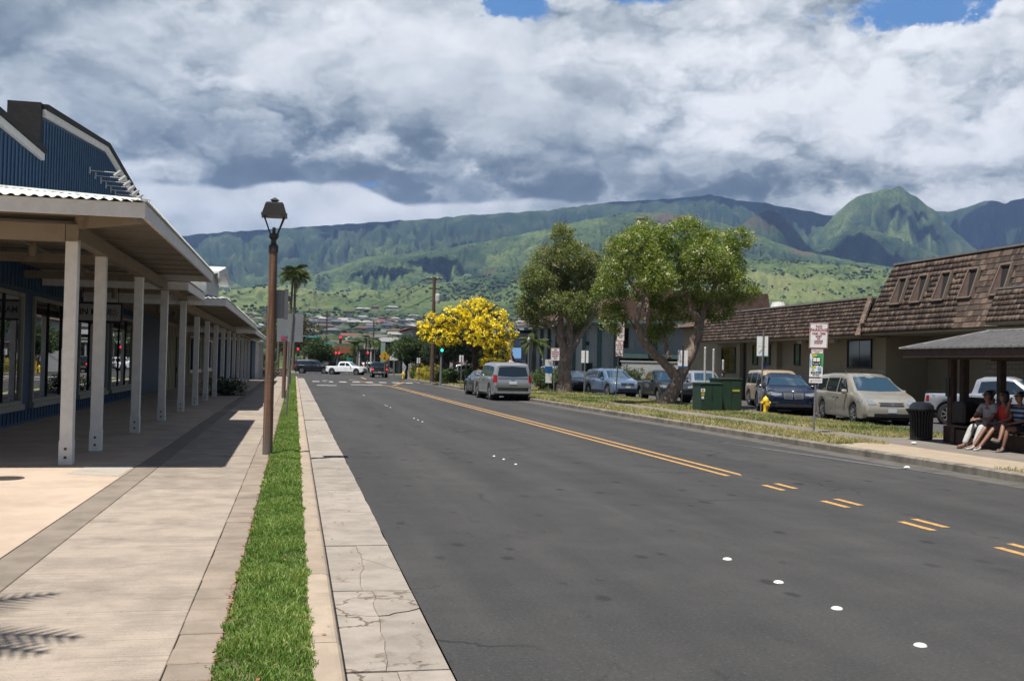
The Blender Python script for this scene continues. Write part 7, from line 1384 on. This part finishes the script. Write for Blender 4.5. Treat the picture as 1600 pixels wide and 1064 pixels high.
# ---------------------------------------------------------------- people
SKIN = pm('skin_light', (.42, .22, .15), (.36, .18, .12), rough=.55); SKIN2 = pm('skin_tan', (.28, .14, .09), (.23, .11, .07), rough=.55)
HAIRD = pm('dark_hair', (.015, .010, .008), rough=.5, bump=.5, bscale=60); HAIRG = pm('grey_hair', (.16, .15, .14), rough=.6, bump=.5, bscale=60); HAIRB = pm('blonde_hair', (.50, .36, .16), (.36, .24, .10), rough=.5, bump=.5, bscale=60)
def cloth(n, c): return pm(n, c, rough=.9, bump=.3, bscale=50)
def skin_mesh(name, verts, edges, radii, mat, parent, root=0, sub=1):
    me = bpy.data.meshes.new(name); me.from_pydata([tuple(v) for v in verts], edges, []); ob = bpy.data.objects.new(name + '_skel', me); COL.objects.link(ob)
    sk_ = ob.modifiers.new('s', 'SKIN'); sk_.use_smooth_shade = True; sd_ = ob.modifiers.new('d', 'SUBSURF'); sd_.levels = sub; sd_.render_levels = sub
    for i, r_ in enumerate(radii):
        r_ = r_ if isinstance(r_, tuple) else (r_, r_); me.skin_vertices[0].data[i].radius = r_; me.skin_vertices[0].data[i].use_root = (i == root)
    dg = bpy.context.evaluated_depsgraph_get(); res = bpy.data.meshes.new_from_object(ob.evaluated_get(dg)); bpy.data.objects.remove(ob)
    res.materials.clear(); res.materials.append(mat); res.name = name; o = bpy.data.objects.new(name, res); COL.objects.link(o); o.parent = parent; return o
def person(pos, rz, label, pose, skin, shirt, shorts, hair, shoe, hairlen=.0, glasses=True, long_trousers=None, grp=None, bag=None, headturn=0.):
    """local frame: +x faces forward, +y is the person's left; origin on the ground"""
    o = empty('person', pos, rz, label, 'person', grp); J = pose; V = []; E_ = []; Rr = []
    def v(n, r_): V.append(Vector(J[n])); Rr.append(r_); return len(V) - 1
    pel = v('pelvis', (.13, .11)); wa = v('waist', (.115, .10)); ch = v('chest', (.125, .12)); nk0 = v('neckbase', .05); nk = v('neck', .046); hd0 = v('jaw', (.070, .075)); hd1 = v('head', (.090, .100)); hd2 = v('crown', (.078, .085))
    E_ += [(pel, wa), (wa, ch), (ch, nk0), (nk0, nk), (nk, hd0), (hd0, hd1), (hd1, hd2)]
    for s in 'LR':
        hp = v('hip' + s, .085); mid = v('thigh' + s, .078); kn = v('knee' + s, .058); cf = v('calf' + s, .052); an = v('ankle' + s, .035); E_ += [(pel, hp), (hp, mid), (mid, kn), (kn, cf), (cf, an)]
        fd = (Vector(J['toe' + s]) - Vector(J['ankle' + s])); V.append(Vector(J['ankle' + s]) + fd * .95); Rr.append((.035, .025)); E_.append((an, len(V) - 1))
        sh_ = v('sh' + s, .058); el_ = v('el' + s, .040); wr = v('wr' + s, .026); E_ += [(ch, sh_), (sh_, el_), (el_, wr)]
        d = (Vector(J['hand' + s]) - Vector(J['wr' + s])).normalized(); lat = d.cross(Vector((0, 0, 1))); lat = lat.normalized() if lat.length > .1 else Vector((0, 1, 0)); up_ = lat.cross(d)
        pm_ = Vector(J['wr' + s]) + d * .07; V.append(pm_); Rr.append((.036, .018)); pi_ = len(V) - 1; E_.append((wr, pi_))
        for k, (off, ln) in enumerate(((-.030, .070), (-.010, .085), (.010, .080), (.028, .062))):
            V.append(pm_ + lat * off + d * ln * .5 - up_ * .004); Rr.append(.009); V.append(pm_ + lat * off * 1.15 + d * ln - up_ * .022); Rr.append(.008); E_ += [(pi_, len(V) - 2), (len(V) - 2, len(V) - 1)]
        V.append(Vector(J['wr' + s]) + d * .045 + lat * -.045 - up_ * .012); Rr.append(.010); V.append(V[-1] + d * .03 + lat * -.012); Rr.append(.009); E_ += [(pi_, len(V) - 2), (len(V) - 2, len(V) - 1)]
    skin_mesh('body', V, E_, Rr, skin, o)
    def sub_(name, chain, mat):
        v_ = []; r_ = []; e_ = []; ids = {}
        for a, ra, c, rc in chain:
            for n, q in ((a, ra), (c, rc)):
                if n not in ids: ids[n] = len(v_); v_.append(Vector(J[n]) if isinstance(n, str) else Vector(n)); r_.append(q)
            e_.append((ids[a], ids[c]))
        return skin_mesh(name, v_, e_, r_, mat, o)
    J['slvL'] = Vector(J['shL']).lerp(Vector(J['elL']), .6); J['slvR'] = Vector(J['shR']).lerp(Vector(J['elR']), .6)
    sub_('shirt', [('pelvis', (.155, .135), 'waist', (.155, .13)), ('waist', (.155, .13), 'chest', (.178, .168)), ('chest', (.178, .168), 'neckbase', (.10, .095)), ('chest', (.172, .13), 'shL', .076), ('shL', .076, 'slvL', .062), ('chest', (.172, .13), 'shR', .076), ('shR', .076, 'slvR', .062)], shirt)
    if long_trousers: sub_('trousers', [('pelvis', (.15, .13), 'hipL', .10), ('hipL', .10, 'kneeL', .078), ('kneeL', .078, 'calfL', .072), ('calfL', .072, 'ankleL', .065), ('pelvis', (.15, .13), 'hipR', .10), ('hipR', .10, 'kneeR', .078), ('kneeR', .078, 'calfR', .072), ('calfR', .072, 'ankleR', .065)], long_trousers)
    elif shorts:
        for s in 'LR': J['sh_end' + s] = Vector(J['hip' + s]).lerp(Vector(J['knee' + s]), .72)
        sub_('shorts', [('pelvis', (.15, .13), 'hipL', .10), ('hipL', .10, 'thighL', .096), ('thighL', .096, 'sh_endL', .092), ('pelvis', (.15, .13), 'hipR', .10), ('hipR', .10, 'thighR', .096), ('thighR', .096, 'sh_endR', .092)], shorts)
    for s in 'LR':
        an = Vector(J['ankle' + s]); d = Vector(J['toe' + s]) - an; sub_s = skin_mesh('shoe', [an + Vector((0, 0, .0)) - d * .12, an + d * .35 + Vector((0, 0, -.035)), an + d * 1.05 + Vector((0, 0, -.03))], [(0, 1), (1, 2)], [(.045, .045), (.048, .04), (.042, .028)], shoe, o)
    H = Vector(J['head']); C_ = Vector(J['crown']); 
    fw = Vector((math.cos(headturn), math.sin(headturn), 0)); lt_ = Vector((-fw.y, fw.x, 0))
    hv = [H + fw * .012 + Vector((0, 0, .092)), H - fw * .030 + Vector((0, 0, .045)), H - fw * .05 + Vector((0, 0, -.035))]; hr = [(.088, .092), (.112, .112), (.092, .092)]; he = [(0, 1), (1, 2)]
    if hairlen: hv.append(H - fw * .055 + Vector((0, 0, -.04 - hairlen))); hr.append((.085, .06)); he.append((2, 3))
    skin_mesh('hair', hv, he, hr, hair, o)
    M().lathe([(0.001, .022), (.010, .012), (.014, -.012), (.006, -.02), (.001, -.02)], H + fw * .095 + Vector((0, 0, -.02)), 8, caps=False).build('nose', skin, o, world=False, smooth=True)
    for s in (-1, 1): M().lathe([(0.001, 0), (.02, .004), (.028, .0), (.001, -.008)], H + lt_ * s * .088 + Vector((0, 0, -.005)), 8, caps=False).build('ear', skin, o, world=False)
    M().obox(H + fw * .088 + Vector((0, 0, -.062)), fw, lt_, (0, 0, 1), .005, .024, .005).build('mouth', cloth('lip', (.28, .08, .06)), o, world=False)
    if glasses:
        q = M()
        for s in (-1, 1): q.obox(H + fw * .092 + lt_ * s * .034 + Vector((0, 0, .014)), fw, lt_, (0, 0, 1), .004, .025, .017); q.beam(H + fw * .09 + lt_ * s * .06 + Vector((0, 0, .02)), H + lt_ * s * .09 + Vector((0, 0, .015)), .006, .006)
        q.build('sunglasses', BPL, o, world=False)
    else:
        for s in (-1, 1): M().lathe([(0.001, .004), (.012, 0), (.001, -.004)], H + fw * .086 + lt_ * s * .032 + Vector((0, 0, .014)), 8, caps=False).build('eye', BPL, o, world=False)
    return o
def sit(lean=.05, kneeZ=.50, spread=.09, foot=(.62, .62), cross=None, arms='lap', hz=0., reach=.0):
    P = dict(pelvis=(.0, 0, .50), waist=(.0 + lean * .4, 0, .66), chest=(lean, 0, .86), neckbase=(lean + .01, 0, 1.01), neck=(lean + .02, 0, 1.055), jaw=(lean + .05, 0, 1.10), head=(lean + .04, 0, 1.18), crown=(lean + .03, 0, 1.265))
    for s, q in (('L', 1), ('R', -1)):
        f = foot[0 if s == 'L' else 1]
        P['hip' + s] = (.03, q * .09, .49); P['thigh' + s] = (.22, q * (.09 + spread) * .8, .50); P['knee' + s] = (.44, q * (.07 + spread * .6), kneeZ); P['calf' + s] = (.44 + (f - .44) * .5, q * (.07 + spread * .6), .29); P['ankle' + s] = (f, q * (.07 + spread * .5), .09); P['toe' + s] = (f + .17, q * (.08 + spread * .7), .05)
        P['sh' + s] = (lean, q * .19, .93); P['el' + s] = (lean + .06, q * .25, .70); P['wr' + s] = (lean + .26, q * .12, .62); P['hand' + s] = (lean + .36, q * .08, .60)
    if cross:                                   # right leg crossed over the left knee
        P['thighR'] = (.22, -.05, .56); P['kneeR'] = (.46, .02, .60); P['calfR'] = (.56, .10, .42); P['ankleR'] = (.66, .16, .25); P['toeR'] = (.84, .15, .30)
    if arms == 'face': P['elR'] = (lean + .20, -.22, .80); P['wrR'] = (lean + .17, -.14, 1.02); P['handR'] = (lean + .16, -.12, 1.12)
    if arms == 'clasp':
        P['elL'] = (lean + .16, .24, .68); P['wrL'] = (lean + .40, .06, .66); P['handL'] = (lean + .5, .0, .63); P['elR'] = (lean + .16, -.24, .68); P['wrR'] = (lean + .40, -.05, .67); P['handR'] = (lean + .5, .02, .65)
    return P
ZG = .15; FACE = math.pi
person((15.5, 19.78, ZG), FACE + .2, 'grey haired seated man in pale blue shirt at the left end of the bench', sit(.02, foot=(.78, .74), arms='lap', cross=True), SKIN, cloth('pale_blue_shirt', (.32, .40, .58)), cloth('dark_shorts', (.03, .025, .03)), HAIRG, cloth('dark_shoe', (.05, .05, .06)), grp='people seated in the bus shelter')
person((15.12, 19.30, ZG), FACE + .15, 'seated woman in grey top and sunglasses with white trousers and clasped hands', sit(.10, foot=(.62, .68), arms='clasp'), SKIN2, cloth('grey_white_top', (.42, .42, .45)), None, HAIRD, cloth('brown_sandal', (.12, .06, .04)), hairlen=.08, long_trousers=cloth('white_trousers', (.60, .60, .58)), grp='people seated in the bus shelter')
person((15.20, 18.93, ZG), FACE + .05, 'seated woman in red top, blue skirt and white shoes, head turned aside', sit(.06, foot=(.80, .76), arms='lap'), SKIN2, cloth('red_top', (.62, .045, .03)), cloth('denim_skirt', (.12, .20, .38)), HAIRD, cloth('white_shoe', (.65, .65, .62)), hairlen=.14, headturn=-.9, grp='people seated in the bus shelter')
person((15.22, 18.48, ZG), FACE - .05, 'seated man in a blue and white striped shirt shading his face with one hand', sit(.04, foot=(.55, .60), cross=True, arms='face'), SKIN2, None or cloth('striped_shirt_blue', (.10, .17, .34)), cloth('navy_shorts', (.015, .018, .03)), HAIRD, cloth('checked_shoe', (.25, .25, .24)), grp='people seated in the bus shelter')
# shirt stripes as a material
mt = MATS['striped_shirt_blue']; t = NT(mt.node_tree); b = [n for n in t.n if n.type == 'BSDF_PRINCIPLED'][0]; z_ = t.xyz(t.node('ShaderNodeNewGeometry').outputs['Position'])[2]; t.put(b.inputs['Base Color'], t.mix(t.sstep(t.m('SINE', t.mul(z_, 62.)), -.1, .1), (.02, .03, .08), (.30, .40, .55)))
def stand(step=.18):
    P = dict(pelvis=(0, 0, .92), waist=(0, 0, 1.08), chest=(.01, 0, 1.28), neckbase=(.01, 0, 1.43), neck=(.02, 0, 1.49), jaw=(.04, 0, 1.53), head=(.035, 0, 1.61), crown=(.03, 0, 1.695))
    for s, q in (('L', 1), ('R', -1)):
        P['hip' + s] = (0, q * .09, .88); P['thigh' + s] = (q * step * .25, q * .095, .70); P['knee' + s] = (q * step * .5 + .03, q * .09, .48); P['calf' + s] = (q * step * .7, q * .09, .28); P['ankle' + s] = (q * step, q * .09, .09); P['toe' + s] = (q * step + .17, q * .10, .05)
        P['sh' + s] = (0, q * .19, 1.36); P['el' + s] = (-q * step * .5, q * .25, 1.10); P['wr' + s] = (-q * step * .9 + .05, q * .25, .86); P['hand' + s] = (-q * step + .05, q * .25, .78)
    return P
person((19.5, 43.2, .02), math.pi * .1, 'blonde person in a pink top walking behind the green cabinets', stand(), SKIN, cloth('pink_top', (.62, .33, .28)), cloth('light_shorts', (.4, .36, .3)), HAIRB, MATS['white_shoe'], hairlen=.02, glasses=False)
person((10.55, 117, .02), math.pi * .6, 'distant pedestrian in a dark red top by the warning sign', stand(), SKIN2, cloth('dark_red_top', (.25, .03, .04)), cloth('black_shorts', (.02, .02, .02)), HAIRD, MATS['dark_shoe'], glasses=False)
person((9.9, 119.5, .02), math.pi * .9, 'distant pedestrian in a violet top near the warning sign', stand(.1), SKIN2, cloth('violet_top', (.25, .18, .5)), MATS['black_shorts'], HAIRD, MATS['white_shoe'], glasses=False)
# stroller bag on the bench
bg_ = empty('black_suitcase', (15.35, 20.45, .6), label='black bag standing on the bench beside the older man', cat='bag'); M().cbox(15.15, 15.5, 20.3, 20.75, .61, 1.15, .05).build('body', BPL, bg_); M().tube([(15.25, 20.45, 1.14), (15.25, 20.45, 1.22), (15.4, 20.55, 1.22), (15.4, 20.55, 1.14)], .012, 6).build('handle', BPL, bg_)
for x, y, s_, l in ((11.2, 16.6, .06, 'crumpled white litter lying in the right gutter'), (14.0, 20.5, .06, 'small white scrap on the pavement by the litter bin')):
    q = M(); rs3 = random.Random(int(x * 10)); q.lathe([(0.001, 0), (s_ * .8, .01), (s_, .03), (s_ * .6, .05), (.001, .055)], (0, 0, 0), 9, caps=False); q.v = [(a * (1 + rs3.uniform(-.3, .3)) + x, b_ * (1 + rs3.uniform(-.3, .3)) + y, c_ + (.006 if x < 12 else .153)) for a, b_, c_ in q.v]; tag(q.build('paper_litter', SWH), l, 'litter')
# ---------------------------------------------------------------- unseen cumulus added above the view to cast shade on chosen slopes
CLM = pm('cloud_white', (.85, .86, .88), (.8, .81, .83), rough=1., scale=.002)
TS = TOSUN / TOSUN.z; q_ = np.random.default_rng(4); CX_, CY_, CZ_, CS_, CH_ = [], [], [], [], []
for (a_, d_, h_, rx_, ry_, n_) in ((31.2, 4950, 500, 330, 260, 14), (-4, 6750, 800, 800, 260, 22), (3.5, 6500, 780, 500, 160, 14), (9.5, 5300, 450, 520, 300, 16), (14.5, 7000, 1000, 700, 300, 20), (23.5, 7300, 1000, 900, 700, 26), (29.3, 6900, 800, 330, 700, 16), (36.2, 7400, 800, 500, 700, 18), (41, 8200, 1100, 700, 700, 18), (6.5, 3850, 250, 300, 150, 9), (17.5, 3750, 330, 260, 130, 8), (26.3, 2950, 220, 230, 90, 7), (0.5, 4700, 300, 380, 140, 9), (34.8, 6000, 700, 110, 420, 9)):
    tx_, ty_ = d_ * math.sin(R(a_)), d_ * math.cos(R(a_)); P_ = Vector((tx_, ty_, h_)) + TS * (3300 - h_)
    for i in range(n_):
        u, v = q_.normal(0, .42, 2); CX_.append(P_.x + u * rx_); CY_.append(P_.y + v * ry_); CZ_.append(3300 + q_.uniform(0, 60)); k = q_.uniform(.28, .6); CS_.append(k * min(rx_, ry_) * 1.1); CH_.append(k * min(rx_, ry_) * 1.1)
cl = blobs_mesh('shadow_clouds', np.array(CX_), np.array(CY_), np.array(CZ_), np.array(CS_), np.array(CH_), CLM, IV2, IF2, .07)
# ---------------------------------------------------------------- photographic exposure: real-world albedos under a raised exposure
KEEP = {'weathered_white_paint', 'storefront_glass', 'haze_air', 'white_corrugated_metal', 'cloud_white', 'worn_white_paint', 'ceramic_marker', 'white_car_paint', 'lamp_glass', 'car_windscreen', 'car_glass', 'paperbark_leaf', 'paperbark_leaf_olive', 'yellow_flower', 'cream_blossom', 'lush_grass', 'dry_grass', 'sign_face_white', 'hydrant_yellow', 'worn_yellow_paint', 'hill_vegetation_shade', 'hillside_tree'}
for m_ in bpy.data.materials:
    if m_.name in KEEP or not m_.use_nodes: continue
    t = NT(m_.node_tree)
    for nd in list(t.n):
        if nd.type in ('BSDF_PRINCIPLED', 'BSDF_TRANSLUCENT'):
            s_ = nd.inputs['Base Color' if nd.type == 'BSDF_PRINCIPLED' else 'Color']
            if s_.is_linked: src = s_.links[0].from_socket; t.put(s_, t.mix(1., src, (ALB, ALB, ALB), 'MULTIPLY'))
            else: c_ = s_.default_value; s_.default_value = (c_[0] * ALB, c_[1] * ALB, c_[2] * ALB, 1)
            if nd.type == 'BSDF_PRINCIPLED' and nd.inputs['Emission Strength'].default_value > 0: nd.inputs['Emission Strength'].default_value *= ALB
